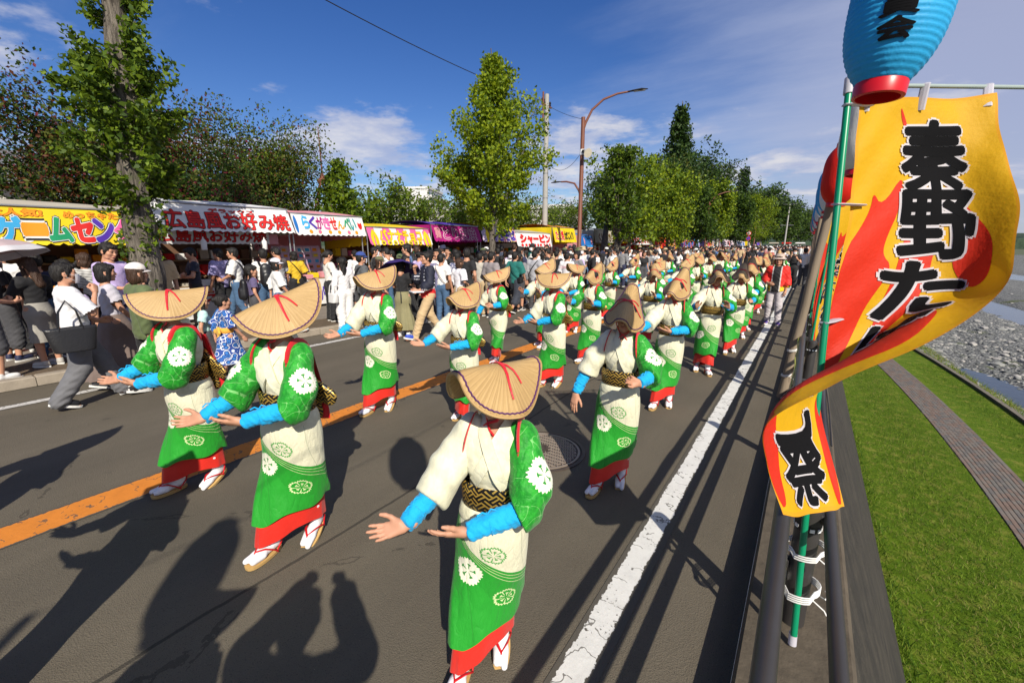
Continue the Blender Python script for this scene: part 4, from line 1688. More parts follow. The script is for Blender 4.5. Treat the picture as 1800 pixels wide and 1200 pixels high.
def hat_point(r_, phi, lift=0.0, sq=1.0):
    """point on the folded disc; the ridge runs along y, front at -y"""
    t, s_ = r_ * math.cos(phi), r_ * math.sin(phi)
    tn = t / HAT_R
    rho = 0.052 + 0.030 * math.exp(-(tn / 0.6) ** 2)
    be = R(70 - 12 * (1 - min(1, abs(tn))) * sq)
    A = abs(s_)
    if A < rho * be:
        a = A / rho
        x_, z_, nx_, nz_ = rho * math.sin(a), -rho * (1 - math.cos(a)), math.sin(a), math.cos(a)
    else:
        e = A - rho * be
        x_ = rho * math.sin(be) + e * math.cos(be)
        z_ = -rho * (1 - math.cos(be)) - e * math.sin(be)
        nx_, nz_ = math.sin(be), math.cos(be)
        x_ += 0.018 * (e / 0.2) ** 2 * (1 - 0.5 * abs(tn))      # wings flare over the shoulders
    z_ += 0.020 * max(0, tn) ** 2 - 0.022 * max(0, -tn) ** 2
    sg = 1 if s_ >= 0 else -1
    return np.array([sg * (x_ + nx_ * lift), t, z_ + nz_ * lift])


def hat_meshes():
    nr, na = 13, 96
    V, U = [], []
    for side, lf in ((0, 0.0), (1, -0.006)):
        for i in range(nr + 1):
            for k in range(na):
                ph = 2 * math.pi * k / na
                rr = HAT_R * i / nr * (1 + (0.006 * math.sin(ph * 27) if i == nr else 0))
                V.append(hat_point(rr, ph, lf))
                U.append((k / na, i / nr))
    F = []
    n1_ = (nr + 1) * na
    for side in (0, 1):
        for i in range(nr):
            for k in range(na):
                q = [side * n1_ + i * na + k, side * n1_ + (i + 1) * na + k, side * n1_ + (i + 1) * na + (k + 1) % na, side * n1_ + i * na + (k + 1) % na]
                F.append(q if side == 0 else q[::-1])
    for k in range(na):
        F.append([nr * na + k, n1_ + nr * na + k, n1_ + nr * na + (k + 1) % na, nr * na + (k + 1) % na])
    hat = mesh_data('straw_hat', V, np.array(F), M_STRAW, None, True, U)
    cord = MB()
    N = 120
    cord.tube([hat_point(HAT_R * (0.935 + 0.006 * (-1) ** k), 2 * math.pi * k / N, 0.002) for k in range(N + 1)], 0.0042, 5, cap=False)
    edge = MB()
    edge.tube([hat_point(HAT_R * 1.0, 2 * math.pi * k / N, -0.003) for k in range(N + 1)], 0.0055, 5, cap=False)
    rb = MB()

    def ribbon(pts, w0, w1):
        vs, n = [], len(pts)
        for i, (r_, ph) in enumerate(pts):
            w = w0 + (w1 - w0) * i / (n - 1)
            c_ = hat_point(r_, ph, 0.006)
            nx = pts[min(i + 1, n - 1)]
            pv = pts[max(i - 1, 0)]
            dd = hat_point(nx[0], nx[1], 0.006) - hat_point(pv[0], pv[1], 0.006)
            up = hat_point(r_, ph, 0.02) - c_
            sd = np.cross(dd, up)
            sd /= np.linalg.norm(sd) + 1e-9
            un = up / (np.linalg.norm(up) + 1e-9)
            vs += [c_ - sd * w, c_ + un * 0.003, c_ + sd * w, c_ - un * 0.004]
        fs = []
        for i in range(n - 1):
            for k in range(4):
                fs.append((i * 4 + k, i * 4 + (k + 1) % 4, i * 4 + 4 + (k + 1) % 4, i * 4 + 4 + k))
        fs += [(3, 2, 1, 0), tuple(4 * (n - 1) + k for k in range(4))]
        rb.add(vs, fs)
    for sg in (1, -1):
        ribbon([(0.002 + 0.036 * k, sg * R(90 + 9 - 1.0 * k)) for k in range(6)], 0.010, 0.005)
        ribbon([(0.002 + 0.034 * k, sg * R(90 - 38 + 2 * k)) for k in range(5)], 0.008, 0.004)
    ribbon([(0.045 - 0.015 * k, R(95)) for k in range(3)] + [(0.015 * k + 0.01, R(-85)) for k in range(3)], 0.009, 0.009)
    return hat, cord.data('rim_cord', m_purple, True), edge.data('rim_edge', M_STRAW, True), rb.data('ribbon', m_tasuki, True)


HAT = hat_meshes()


def ring_loft(rings, n, wob=None):
    """rings of (centre, (rx, ry), yaw, power): closed cross sections -> V, F, UV (u from the back, front at .5)"""
    V, U = [], []
    m_ = len(rings)
    for i, (c_, rad, yaw, pw) in enumerate(rings):
        v_ = i / (m_ - 1)
        for k in range(n + 1):
            u = k / n
            th = 2 * math.pi * u + math.pi / 2              # u=0 at the back (+y), .25 at -x, .5 front, .75 at +x
            cx, cy = math.cos(th), math.sin(th)
            p_ = 2.0 / pw
            ex = abs(cx) ** p_ * (1 if cx > 0 else -1)
            ey = abs(cy) ** p_ * (1 if cy > 0 else -1)
            f = 1.0 + (wob(u, v_) if wob else 0)
            x_, y_ = ex * rad[0] * f, ey * rad[1] * f
            V.append((c_[0] + x_ * math.cos(yaw) - y_ * math.sin(yaw), c_[1] + x_ * math.sin(yaw) + y_ * math.cos(yaw), c_[2]))
            U.append((u, v_))
    i = np.arange(m_ - 1)[:, None] * (n + 1) + np.arange(n)[None, :]
    F = np.stack([i, i + 1, i + n + 2, i + n + 1], -1).reshape(-1, 4)
    return np.array(V), F[:, ::-1], np.array(U)


def smoothstep(a, b_, x_):
    t = min(1, max(0, (x_ - a) / (b_ - a)))
    return t * t * (3 - 2 * t)


def foot_parts(parent, pos, yaw, pitch, side):
    """white tabi on a cork sandal with red straps"""
    f = F3(0.02)
    f.cap((0, 0.055, 0.105), (0, 0.065, 0.22), 0.043, 0.052)
    f.cap((0, 0.065, 0.062), (0, -0.07, 0.050), 0.036, 0.036)
    f.cap((0.018, -0.06, 0.050), (0.022, -0.135, 0.046), 0.024, 0.019, k=0.012)
    f.cap((-0.020, -0.05, 0.048), (-0.020, -0.118, 0.044), 0.029, 0.021, k=0.010)
    key = 'tabi'
    if key not in FOOT:
        V, Q = f.mesh(0.0085, 1)
        FOOT['tabi'] = mesh_data('tabi', V, Q, m_tabi)
        mb = MB()
        prof = []
        for k in range(26):
            a = 2 * math.pi * k / 26
            yy = math.sin(a) * 0.128 - 0.022
            w = 0.047 * (1 - 0.18 * (yy + .022) / 0.128)
            prof.append((math.copysign(abs(math.cos(a)) ** 0.75, math.cos(a)) * w, yy))
        vs = [(x_, y_, 0.0) for x_, y_ in prof] + [(x_ * 1.03, y_ * 1.02, 0.020) for x_, y_ in prof]
        n = len(prof)
        mb.add(vs, [(k, (k + 1) % n, n + (k + 1) % n, n + k) for k in range(n)] + [tuple(range(n - 1, -1, -1)), tuple(range(n, 2 * n))])
        FOOT['sole'] = mb.data('sandal', m_sole)
        for sg in (1, -1):
            st_ = MB()
            st_.tube([(0.0, -0.105, 0.030), (0.0, -0.085, 0.083), (0.030, -0.04, 0.088), (0.046, 0.02, 0.055), (0.045, 0.045, 0.018)], 0.0075, 6, flat=.6)
            st_.tube([(0.0, -0.085, 0.083), (-0.033, -0.04, 0.086), (-0.052, 0.01, 0.055), (-0.046, 0.045, 0.018)], 0.0075, 6, flat=.6)
            st_.tube([(0.0, -0.112, 0.020), (0.0, -0.098, 0.060), (0.0, -0.085, 0.083)], 0.006, 6)
            st_.tube([(-0.046, 0.04, 0.03), (-0.040, 0.085, 0.075), (0.0, 0.112, 0.085), (0.040, 0.085, 0.075), (0.046, 0.04, 0.03)], 0.005, 6)
            FOOT['strap'] = st_.data('strap', m_strap, True)
    rot = (pitch, 0, yaw)
    # pivot at the toes when the heel lifts
    M_ = Matrix.Rotation(yaw, 3, 'Z') @ Matrix.Rotation(pitch, 3, 'X')
    piv = Vector((0, -0.10, 0))
    loc = Vector(pos) + Vector((0, 0, 0.001)) + Matrix.Rotation(yaw, 3, 'Z') @ piv - M_ @ piv
    s_ = obj('sandal', FOOT['sole'], parent, loc, rot)
    if side == 'R':
        s_.scale = (-1, 1, 1)
    obj('strap', FOOT['strap'], s_)
    tb = obj('tabi', FOOT['tabi'], parent, loc, rot)
    if side == 'R':
        tb.scale = (-1, 1, 1)


FOOT = {}


def build_dancer(J, step, right_green=False, hat_tilt=20, hat_yaw=0, hat_roll=0, sash=True):
    """J: pose; step=(yL, yR, liftL, liftR) feet along y and heel lift in degrees"""
    t = thing('dancer', 'dancer', 'dancer')
    # body: head, neck, arms and hands in one mesh (legs are inside the skirt)
    f_ = body_mesh(J, fem=True, h=0.014, handh=0.0050, legs=False, headscale=0.97)
    obj('person', mesh_data('person', f_[0], f_[1], BODY_MATS, f_[2]), t)
    # hair bun under the hat
    hf = F3(0.02)
    hf.ell((0, 0.022, 0.030), (0.081, 0.093, 0.090))
    hf.ell((0, 0.085, -0.035), (0.045, 0.035, 0.045))
    hf.cut((0, -0.055, 0.03), (0, -1, -0.35))
    HV, HQ = hf.mesh(0.010)
    Rm = rotm(*J['head_rot'])
    obj('hair', mesh_data('hair', HV @ Rm.T + J['head'], HQ, m_dark), t)
    # bodice
    bf = F3(0.04)
    ch = J['chest']
    bf.cap(ch + (0, 0.01, -0.16), ch + (0, -0.004, 0.0), 0.118, 0.140, sq=((0, 1, 0), 0.86))
    bf.cap(ch + (0.055, -0.048, -0.005), ch + (-0.055, -0.048, -0.005), 0.076, k=0.05)
    bf.cap(J['shL'] * (0.80, 1, 1) + (0, 0, -0.03), J['shR'] * (0.80, 1, 1) + (0, 0, -0.03), 0.083, k=0.06)
    bf.cap(ch + (0, 0.01, 0.04), J['neck'] + (0, 0.018, -0.02), 0.100, 0.066, k=0.05)
    bf.ell(ch + (0, 0.05, 0.02), (0.145, 0.085, 0.16), k=0.05)
    bf.cut(ch + (0, 0, -0.20), (0, 0, -1))
    bf.ell(J['neck'] + (0, -0.062, 0.045), (0.050, 0.07, 0.085), k=0.02, sub=True)
    V, Q = bf.mesh(0.012)
    V = crumple(V, Q, 0.0022, 38, 1)
    # the open V at the throat shows skin
    cc = V[Q].mean(1)
    nk = J['neck']
    mi = np.zeros(len(Q), int)
    dz_ = cc[:, 2] - (nk[2] - 0.10)
    mi[(cc[:, 1] < nk[1] - 0.02) & (dz_ > 0) & (np.abs(cc[:, 0]) < 0.42 * dz_ - 0.002)] = 1
    obj('bodice', mesh_data('bodice', V, Q, [M_IVORY, m_skin], mi), t)

    # collar bands hugging the bodice
    def front(x_, z_, sgn=-1):
        ys_ = np.linspace(0.02, sgn * 0.30, 90)
        d = bf.field(np.full(90, x_), ys_ + ch[1], np.full(90, z_))
        k = np.nonzero(d > 0)[0]
        return ys_[k[0]] + ch[1] if len(k) else ch[1]
    for sgn, lift in ((1, 0.004), (-1, 0.011)):
        pts = []
        for q in np.linspace(0, 1, 11):
            z_ = nk[2] + 0.020 - 0.300 * q
            x_ = sgn * (0.072 - 0.150 * q ** 0.90)
            pts.append((x_, front(x_, z_) - lift, z_))
        pts = [(sgn * 0.030, nk[1] + 0.082, nk[2] + 0.02), (sgn * 0.062, nk[1] + 0.050, nk[2] + 0.034), (sgn * 0.074, nk[1] + 0.0, nk[2] + 0.030)] + pts
        mb = MB()
        n = len(pts)
        vs = []
        for i, p in enumerate(pts):
            dd = Vector(pts[min(i + 1, n - 1)]) - Vector(pts[max(i - 1, 0)])
            out = Vector((p[0] * 4.0, -1, 0.22)) if i > 2 else Vector((sgn, 0.2 if i else 1, 0.5))
            sd = dd.cross(out).normalized() * 0.027
            o_ = out.normalized() * 0.005
            P = Vector(p)
            vs += [P - sd + o_, P + sd + o_, P + sd - o_, P - sd - o_]
        fs = []
        for i in range(n - 1):
            for k in range(4):
                fs.append((i * 4 + k, i * 4 + (k + 1) % 4, i * 4 + 4 + (k + 1) % 4, i * 4 + 4 + k))
        fs += [(3, 2, 1, 0), tuple(4 * (n - 1) + k for k in range(4))]
        mb.add(vs, fs)
        obj('collar', mb.data('collar', M_IVORY, True), t)
    # a strip of green shows at the left edge of the collar
    # sleeves and blue arm covers
    for s_ in 'LR':
        sx = 1 if s_ == 'L' else -1
        sh, el, wr = J['sh' + s_], J['el' + s_], J['wr' + s_]
        fd = (wr - el) / np.linalg.norm(wr - el)
        sf = F3(0.045)
        sf.cap(sh * (0.80, 1, 1) + (0, 0, -0.006), sh * 0.35 + el * 0.65, 0.082, 0.088)
        sf.cap(sh * 0.3 + el * 0.7, el + fd * 0.06, 0.086, 0.082)
        bag = el * 0.8 + sh * 0.2 + fd * 0.03 + np.array([sx * 0.012, 0.01, -0.075])
        sf.cap(bag, bag + fd * 0.05 + np.array([0, 0, -0.015]), 0.066, 0.055, k=0.06)
        sf.cut(el + fd * 0.075, fd + np.array([0, 0, -0.25]))
        V, Q = sf.mesh(0.012)
        V = crumple(V, Q, 0.0050, 19, 2 if s_ == 'L' else 5, (1, 1.3, .8))
        green = s_ == 'L' or right_green
        # flower centred on the outer upper arm
        c0 = sh * 0.45 + el * 0.55
        ax_ = el - sh
        ax_ /= np.linalg.norm(ax_)
        outw = np.array([sx * 1.0, -0.75, 0.25])
        outw -= ax_ * (outw @ ax_)
        outw /= np.linalg.norm(outw)
        sd = np.cross(ax_, outw)
        P = V - c0
        uv = np.stack([P @ sd, P @ ax_], 1)
        uv[(P @ outw) < 0.0] += 3.0
        obj('sleeve', mesh_data('sleeve', V, Q, M_GREEN if green else M_IVORY, None, True, uv), t)
        cf = F3(0.03)
        cf.cap(el + fd * 0.02, wr + fd * 0.004, 0.056, 0.041)
        cf.cut(wr - fd * 0.004, fd)
        V, Q = cf.mesh(0.010)
        V = crumple(V, Q, 0.0040, 60, 7)
        ac = obj('arm_cover', mesh_data('arm_cover', V, Q, m_cuff), t)
        tie = MB()
        mid = el * 0.35 + wr * 0.65
        pp = frame(fd, (0, 0, 1))
        tie.tube([mid + pp[:, 0] * 0.047 * math.cos(q) + pp[:, 1] * 0.047 * math.sin(q) for q in np.linspace(0, 2 * math.pi, 17)], 0.004, 5, cap=False)
        tie.tube([mid + pp[:, 1] * 0.047, mid + pp[:, 1] * 0.062 + fd * 0.02, mid + pp[:, 1] * 0.055 + fd * 0.045], 0.004, 5)
        tie.tube([mid + pp[:, 1] * 0.047, mid + pp[:, 1] * 0.065 - fd * 0.02, mid + pp[:, 1] * 0.052 - fd * 0.04], 0.004, 5)
        obj('tie_cord', tie.data('tie_cord', m_cuff, True), ac)
        # red shoulder cord
        if sash:
            tb = MB()
            c_ = sh * (0.70, 1, 1) + np.array([0, 0.0, -0.022])
            pts = []
            for q in np.linspace(0, 2 * math.pi, 25):
                rr = 0.098
                pts.append(c_ + np.array([sx * (0.020 - 0.016 * math.sin(q)), -math.cos(q) * rr * 0.98, math.sin(q) * rr]))
            tb.tube(pts, 0.025 if s_ == 'L' else 0.012, 8, cap=False, flat=0.30)
            obj('shoulder_cord', tb.data('shoulder_cord', m_tasuki, True), t)
    # obi and its knot
    pv, ch = J['pelvis'], J['chest']
    lean = lambda z_: np.array([0, (ch[1] - pv[1]) * (z_ - pv[2]) / (ch[2] - pv[2]) + pv[1], 0])
    rings = []
    for z_, g_ in ((0.962, 0.004), (0.970, 0.016), (1.030, 0.020), (1.082, 0.022), (1.100, 0.014)):
        c_ = lean(z_)
        rings.append(((c_[0], c_[1], z_), (0.141 + g_, 0.124 + g_), 0, 2.3))
    V, F, U = ring_loft(rings, 48)
    U2 = np.stack([U[:, 0] * 0.90, V[:, 2]], 1)
    obj('obi', mesh_data('obi', V, F, M_OBI, None, True, U2), t)
    kn = F3(0.03)
    c_ = lean(1.05)
    for a_, b_ in (((0.0, 0.15, 1.12), (0.16, 0.19, 1.00)), ((0.0, 0.15, 1.12), (-0.15, 0.19, 1.02)), ((0.0, 0.15, 1.10), (0.05, 0.20, 0.88))):
        kn.cap(np.array(a_) + c_, np.array(b_) + c_, 0.045, 0.060, sq=((0, 1, 0), 0.38))
    V, Q = kn.mesh(0.012)
    obj('obi_knot', mesh_data('obi_knot', V, Q, M_OBI, None, True, np.stack([V[:, 0], V[:, 2]], 1)), t)
    if sash:
        for sx in (-1, 1):
            V, F, U = grid_surface(lambda u, v_: np.array([sx * (0.045 + 0.020 * v_) + (u - .5) * (0.085 + 0.05 * v_),
                                                           0.135 + 0.09 * math.sin(1.6 * v_) + 0.012 * math.sin(9 * u + 4 * v_ + sx) + c_[1],
                                                           1.30 - 0.47 * v_]), 8, 14)
            V2 = np.concatenate([V, V + np.array([0, 0.004, 0])])
            F2 = np.concatenate([F, F[:, ::-1] + len(V)])
            obj('back_sash', mesh_data('back_sash', V2, F2, m_tasuki), t)
    # folded waist of the kimono under the obi
    rings = []
    for z_, g_ in ((0.978, -0.006), (0.972, 0.004), (0.945, 0.018), (0.912, 0.026), (0.890, 0.026), (0.880, 0.014)):
        c_ = lean(z_)
        rings.append(((c_[0], c_[1], z_), (0.146 + g_, 0.128 + g_), 0, 2.3))
    V, F, U = ring_loft(rings, 48, lambda u, v_: 0.010 * math.sin(u * 40 + v_ * 3) * v_)
    obj('waist_fold', mesh_data('waist_fold', V, F, M_IVORY), t)
    # skirt and red under-skirt around the stepping legs
    yL, yR, liL, liR = step
    fx = 0.085
    dxy = np.array([2 * fx, yL - yR])
    half = np.linalg.norm(dxy) / 2
    yaw = math.atan2(dxy[1], dxy[0])
    cy = (yL + yR) / 2

    def rings_of(z0, z1, n, grow, hem=None):
        rr = []
        for i in range(n):
            q = i / (n - 1)
            z_ = z0 + (z1 - z0) * q
            qa = (0.93 - z_) / 0.80
            w = smoothstep(0.0, 1.0, qa) ** 0.9
            c0 = lean(min(z_, 1.0))
            hipb = math.exp(-((z_ - 0.80) / 0.14) ** 2)
            rx0, ry0 = 0.155 + 0.022 * hipb, 0.135 + 0.030 * hipb
            rx1, ry1 = half + 0.088, 0.112
            rx = rx0 * (1 - w) + rx1 * w
            ry = ry0 * (1 - w) + ry1 * w
            yw = yaw * smoothstep(0.15, 0.9, qa)
            rr.append(((c0[0] * (1 - w), c0[1] * (1 - w) + cy * w, z_), (rx + grow, ry + grow), yw, 2.15))
        return rr
    wob = lambda u, v_: (0.026 * math.sin(u * 25 + 2.0 * v_) + 0.018 * math.sin(u * 43 - 5 * v_ + 1) + 0.010 * math.sin(u * 88 + 3 * v_)) * v_ ** 1.3 + 0.011 * math.sin(15 * v_ + 11 * u) * (0.3 + v_) + 0.05 * math.exp(-((u - 0.60) / 0.04) ** 2) * v_ ** 2 - 0.055 * math.exp(-((v_ - 0.72) / 0.2) ** 2)
    V, F, U = ring_loft(rings_of(0.93, 0.285, 30, 0.004), 72, wob)
    # the wrapped hem climbs towards the left side
    q = U[:, 1] ** 3
    V[:, 2] += q * (0.055 * np.sin((U[:, 0] - 0.42) * 2 * math.pi) + 0.015 * np.sin(U[:, 0] * 31))
    obj('skirt', mesh_data('skirt', V, F, M_SKIRT, None, True, U), t)
    V, F, U = ring_loft(rings_of(0.60, 0.130, 14, -0.022), 60, lambda u, v_: (0.035 * math.sin(u * 62) + 0.02 * math.sin(u * 25)) * max(0, v_ - .45) ** 1.5 * 2.2 - 0.10 * (1 - v_))
    V[:, 2] += (U[:, 1] ** 3) * (0.045 * np.sin((U[:, 0] - 0.42) * 2 * math.pi) + 0.03 * np.exp(-((U[:, 0] - 0.52) / 0.07) ** 2))
    obj('under_skirt', mesh_data('under_skirt', V, F, m_red), t)
    foot_parts(t, (fx, yL, 0), R(8), R(abs(liL)), 'L')
    foot_parts(t, (-fx, yR, 0), R(-8), R(abs(liR)), 'R')
    # hat and its chin cord
    hd = J['head']
    Rm_ = Matrix(Rm.tolist())
    H = Vector(hd) + Rm_ @ Vector((0, 0.012, 0.128))
    e = (Rm_ @ Matrix.Rotation(R(hat_yaw), 3, 'Z') @ Matrix.Rotation(R(hat_tilt), 3, 'X') @ Matrix.Rotation(R(hat_roll), 3, 'Y')).to_euler()
    ht = obj('straw_hat', HAT[0], t, H, e)
    obj('rim_cord', HAT[1], ht)
    obj('rim_edge', HAT[2], ht)
    obj('ribbon', HAT[3], ht)
    cc_ = MB()
    pts = [(-0.078, 0.0, 0.03), (-0.070, -0.030, -0.055), (-0.035, -0.055, -0.108), (0, -0.078, -0.122), (0.035, -0.055, -0.108), (0.070, -0.030, -0.055), (0.078, 0.0, 0.03)]
    cc_.tube([Rm_ @ Vector(p) + Vector(hd) for p in pts], 0.0072, 6, flat=.6)
    cc_.tube([Rm_ @ Vector(p) + Vector(hd) for p in [(0, -0.082, -0.120), (0.03, -0.095, -0.14), (0.045, -0.085, -0.165)]], 0.005, 5)
    cc_.tube([Rm_ @ Vector(p) + Vector(hd) for p in [(0, -0.082, -0.120), (-0.025, -0.095, -0.145), (-0.03, -0.08, -0.175)]], 0.005, 5)
    cc_.tube([Rm_ @ Vector(p) + Vector(hd) for p in [(-0.080, 0.02, 0.01), (-0.066, -0.060, -0.005), (0, -0.108, -0.030 + 0.045), (0.066, -0.060, -0.005), (0.080, 0.02, 0.01)]], 0.001, 4)
    obj('chin_cord', cc_.data('chin_cord', m_tasuki, True), t)
    return t


base = dict(pelvis=(0, 0.02, 0.88), chest=(0, -0.020, 1.20), neck=(0, -0.030, 1.385), head=(0, -0.055, 1.525), head_rot=(R(10), 0, 0),
            shL=(0.150, -0.045, 1.325), shR=(-0.150, -0.045, 1.325))
PO = {
    # both hands held out in front, palms turned up
    'A': pose(**{**base, 'head_rot': (R(10), 0, R(-34))}, elL=(0.215, -0.180, 1.070), wrL=(-0.055, -0.305, 0.985), hdL=(-0.93, -0.30, -0.10), pmL=(-0.25, 0.60, 0.75), hsL='open',
              elR=(-0.245, -0.120, 1.060), wrR=(-0.345, -0.290, 0.950), hdR=(-0.88, -0.40, -0.22), pmR=(0.25, -0.60, 0.75), hsR='open'),
    'E': pose(**{**base, 'head_rot': (R(6), 0, R(-20))}, elL=(0.240, -0.185, 1.075), wrL=(-0.010, -0.345, 1.020), hdL=(-0.90, -0.40, 0.05), pmL=(-0.25, 0.60, 0.75), hsL='open',
              elR=(-0.300, -0.110, 1.090), wrR=(-0.395, -0.300, 1.000), hdR=(-0.75, -0.62, 0.10), pmR=(0.25, -0.60, 0.75), hsR='flat'),
    # right arm lowered at the side, left forearm across the chest
    'B': pose(**base, elL=(0.285, -0.120, 1.120), wrL=(0.205, -0.330, 1.090), hdL=(-0.65, -0.45, 0.30), pmL=(0.1, -0.9, 0.2), hsL='relaxed',
              elR=(-0.265, -0.075, 1.085), wrR=(-0.330, -0.180, 0.860), hdR=(-0.05, -0.25, -1), pmR=(0.3, 0.9, -0.2), hsR='open'),
    # both forearms raised and parted
    'C': pose(**base, elL=(0.275, -0.150, 1.110), wrL=(0.190, -0.370, 1.130), hdL=(-0.40, -0.50, 0.75), pmL=(-0.3, -0.7, -0.3), hsL='open',
              elR=(-0.280, -0.130, 1.090), wrR=(-0.260, -0.370, 1.090), hdR=(-0.15, -0.60, 0.70), pmR=(0.35, -0.7, -0.3), hsR='open'),
    # right hand out to the side, left forearm crossing
    'D': pose(**base, elL=(0.255, -0.170, 1.090), wrL=(0.010, -0.350, 1.060), hdL=(-0.95, -0.35, 0.10), pmL=(-0.2, 0.5, 0.8), hsL='open',
              elR=(-0.270, -0.175, 1.100), wrR=(-0.330, -0.420, 1.060), hdR=(-0.45, -0.85, 0.10), pmR=(0.2, -0.5, 0.8), hsR='open'),
}
# ---------------------------------------------------------------- food and game stalls along the pavement
m_steel = pbr('stall_steel', (0.42, 0.42, 0.43), rough=0.35, metal=0.7, var=0.15)
m_wood = pbr('stall_wood', (0.26, 0.17, 0.09), rough=0.75, var=0.3, vscale=10, stretch=(1, .2, 1))


def fabric(name, col, tr=0.16):
    return pbr('awning_' + name, col, rough=0.75, var=0.06, vscale=4, bump=0.12, bscale=30, trans=tr)


AW = {'yellow': fabric('yellow', (0.80, 0.60, 0.012)), 'white': fabric('white', (0.78, 0.77, 0.76)), 'magenta': fabric('magenta', (0.40, 0.010, 0.19)),
      'pink': fabric('pink', (0.74, 0.13, 0.36)), 'red': fabric('red', (0.62, 0.018, 0.016)), 'blue': fabric('blue', (0.018, 0.16, 0.50)),
      'orange': fabric('orange', (0.76, 0.30, 0.012)), 'cream': fabric('cream', (0.52, 0.47, 0.38)), 'lilac': fabric('lilac', (0.58, 0.46, 0.62)),
      'purple': fabric('purple', (0.09, 0.035, 0.40)), 'green': fabric('green', (0.01, 0.30, 0.13)), 'black': fabric('black', (0.012, 0.012, 0.014), 0),
      'sky': fabric('sky', (0.05, 0.40, 0.74)), 'brown': fabric('brown', (0.16, 0.085, 0.05)), 'teal': fabric('teal', (0.02, 0.32, 0.34)), 'rose': fabric('rose', (0.72, 0.32, 0.36))}
XF = -11.6


def stall(kind_, label, y0, y1, zt, zb, bg, texts=(), side='white', roof='white', front='white', dark=False, stripes=None, scallop=0.05, shapes=(), inner=None,
          posters=0, depth=2.4, slope=0.10, fronttxt=None, counter=True, seed=0, goods=None, hang=None):
    st = thing(kind_, label, 'stall', (XF, y0, 0.10), group='festival stalls along the pavement')
    L = y1 - y0
    zt, zb = zt - 0.10, zb - 0.10
    rr = random.Random(seed)
    ph = rr.uniform(0, 6)
    nu = max(14, int(L / 0.11))

    def fn(x_, y_):
        v_ = -y_
        wv = 0.022 * math.sin(x_ * L * 4.1 + ph) + 0.012 * math.sin(x_ * L * 11 + 2 * ph)
        sag = -0.02 * math.sin(math.pi * min(1, max(0, x_)))
        return np.array([slope * v_ * 2 - slope + wv * (0.3 + v_), x_ * L, zt + y_ * (zt - zb) + sag * (1 - v_)])

    def fns(u, v_):
        p = fn(u, -v_)
        if v_ > 0.999:
            p[2] += scallop * (abs(math.sin(u * L * math.pi / 0.16)) - 0.35) * -1 + scallop * .3
        return p
    V, F, U = grid_surface(fns, nu * 2, 8)
    mi = None
    mats = [AW[bg]]
    if stripes:
        mats = [AW[q] for q in stripes]
        mi = [int(U[f].mean(0)[0] * L / 0.30 + U[f].mean(0)[1] * 0.35) % len(stripes) for f in F]
    F2 = np.concatenate([F, F[:, ::-1] + len(V)])
    V2 = np.concatenate([V, V + np.array([-0.004, 0, 0])])
    bn = obj('banner', mesh_data('banner', V2, F2, mats, None if mi is None else mi + mi, True), st)
    cuts = (np.linspace(0, 1, nu * 2 + 1), np.linspace(-1, 0, 9))
    for tx in texts:
        body, bx, col, oc, bold = tx[:5]
        box = (bx[0], -bx[3], bx[2], -bx[1])
        if isinstance(col, (list, tuple)):
            n = len(body)
            w = (box[2] - box[0]) / n
            for i, ch in enumerate(body):
                g_ = w * 0.04
                hh = (box[3] - box[1])
                if ch in 'ーッっんン' and ch != 'ン':
                    b2 = (box[0] + w * i + g_, box[1] + hh * (.36 if ch == 'ー' else .05), box[0] + w * (i + 1) - g_, box[3] - hh * (.36 if ch == 'ー' else .25))
                else:
                    b2 = (box[0] + w * i + g_, box[1], box[0] + w * (i + 1) - g_, box[3])
                if oc:
                    text_on('letter_outline', ch, b2, bold + 0.065, fn, 0.006, AW[oc], bn, bold, cuts)
                    text_on('letter_edge', ch, b2, bold + 0.03, fn, 0.010, AW['white'], bn, bold, cuts)
                text_on('letter', ch, b2, bold, fn, 0.014, AW[col[i % len(col)]], bn, None, cuts)
        else:
            if oc:
                text_on('lettering_outline', body, box, bold + 0.03, fn, 0.006, AW[oc], bn, bold, cuts)
            text_on('lettering', body, box, bold, fn, 0.012, AW[col], bn, None, cuts)
    for (sv, sf), col, lift in shapes:
        sv = np.array(sv, float) * np.array([1, -1])
        shape_on('emblem', sv, sf, fn, lift, AW[col], bn, cuts)
    # frame
    for yy in (0.03, L - 0.03):
        for xx, top in ((-0.12, zt), (-depth, zt + 0.10)):
            obj('pole', MB().tube([(xx, yy, 0), (xx, yy, top)], 0.019, 8).data('pole', m_steel, True), st)
    obj('roof_bar', MB().tube([(-slope, -0.02, zt + 0.012), (-slope, L + 0.02, zt + 0.012)], 0.018, 8).data('roof_bar', m_steel, True), st)
    V, F, U = grid_surface(lambda u, v_: np.array([-slope - v_ * depth, u * L, zt + 0.02 + 0.16 * math.sin(v_ * math.pi * .8) + 0.02 * math.sin(u * 9 + v_ * 5)]), 10, 6)
    obj('roof_sheet', mesh_data('roof_sheet', np.concatenate([V, V - np.array([0, 0, .006])]), np.concatenate([F, F[:, ::-1] + len(V)]), AW[roof]), st)
    for yy in (0.0, L):
        V, F, U = grid_surface(lambda u, v_: np.array([-slope - 0.05 - u * (depth - .1), yy + 0.012 * math.sin(u * 14), zt - v_ * (zt - zb) * (1.0 + 0.25 * u) - (0.04 * abs(math.sin(u * depth * math.pi / 0.16)) if v_ > .99 else 0)]), 24, 3)
        obj('side_curtain', mesh_data('side_curtain', np.concatenate([V, V + np.array([0, .005, 0])]), np.concatenate([F, F[:, ::-1] + len(V)]), AW[side]), st)
    V, F, U = grid_surface(lambda u, v_: np.array([-depth - 0.03 + 0.02 * math.sin(u * L * 6), u * L, (zt + 0.1) * (1 - v_) + 0.45 * v_]), 16, 3)
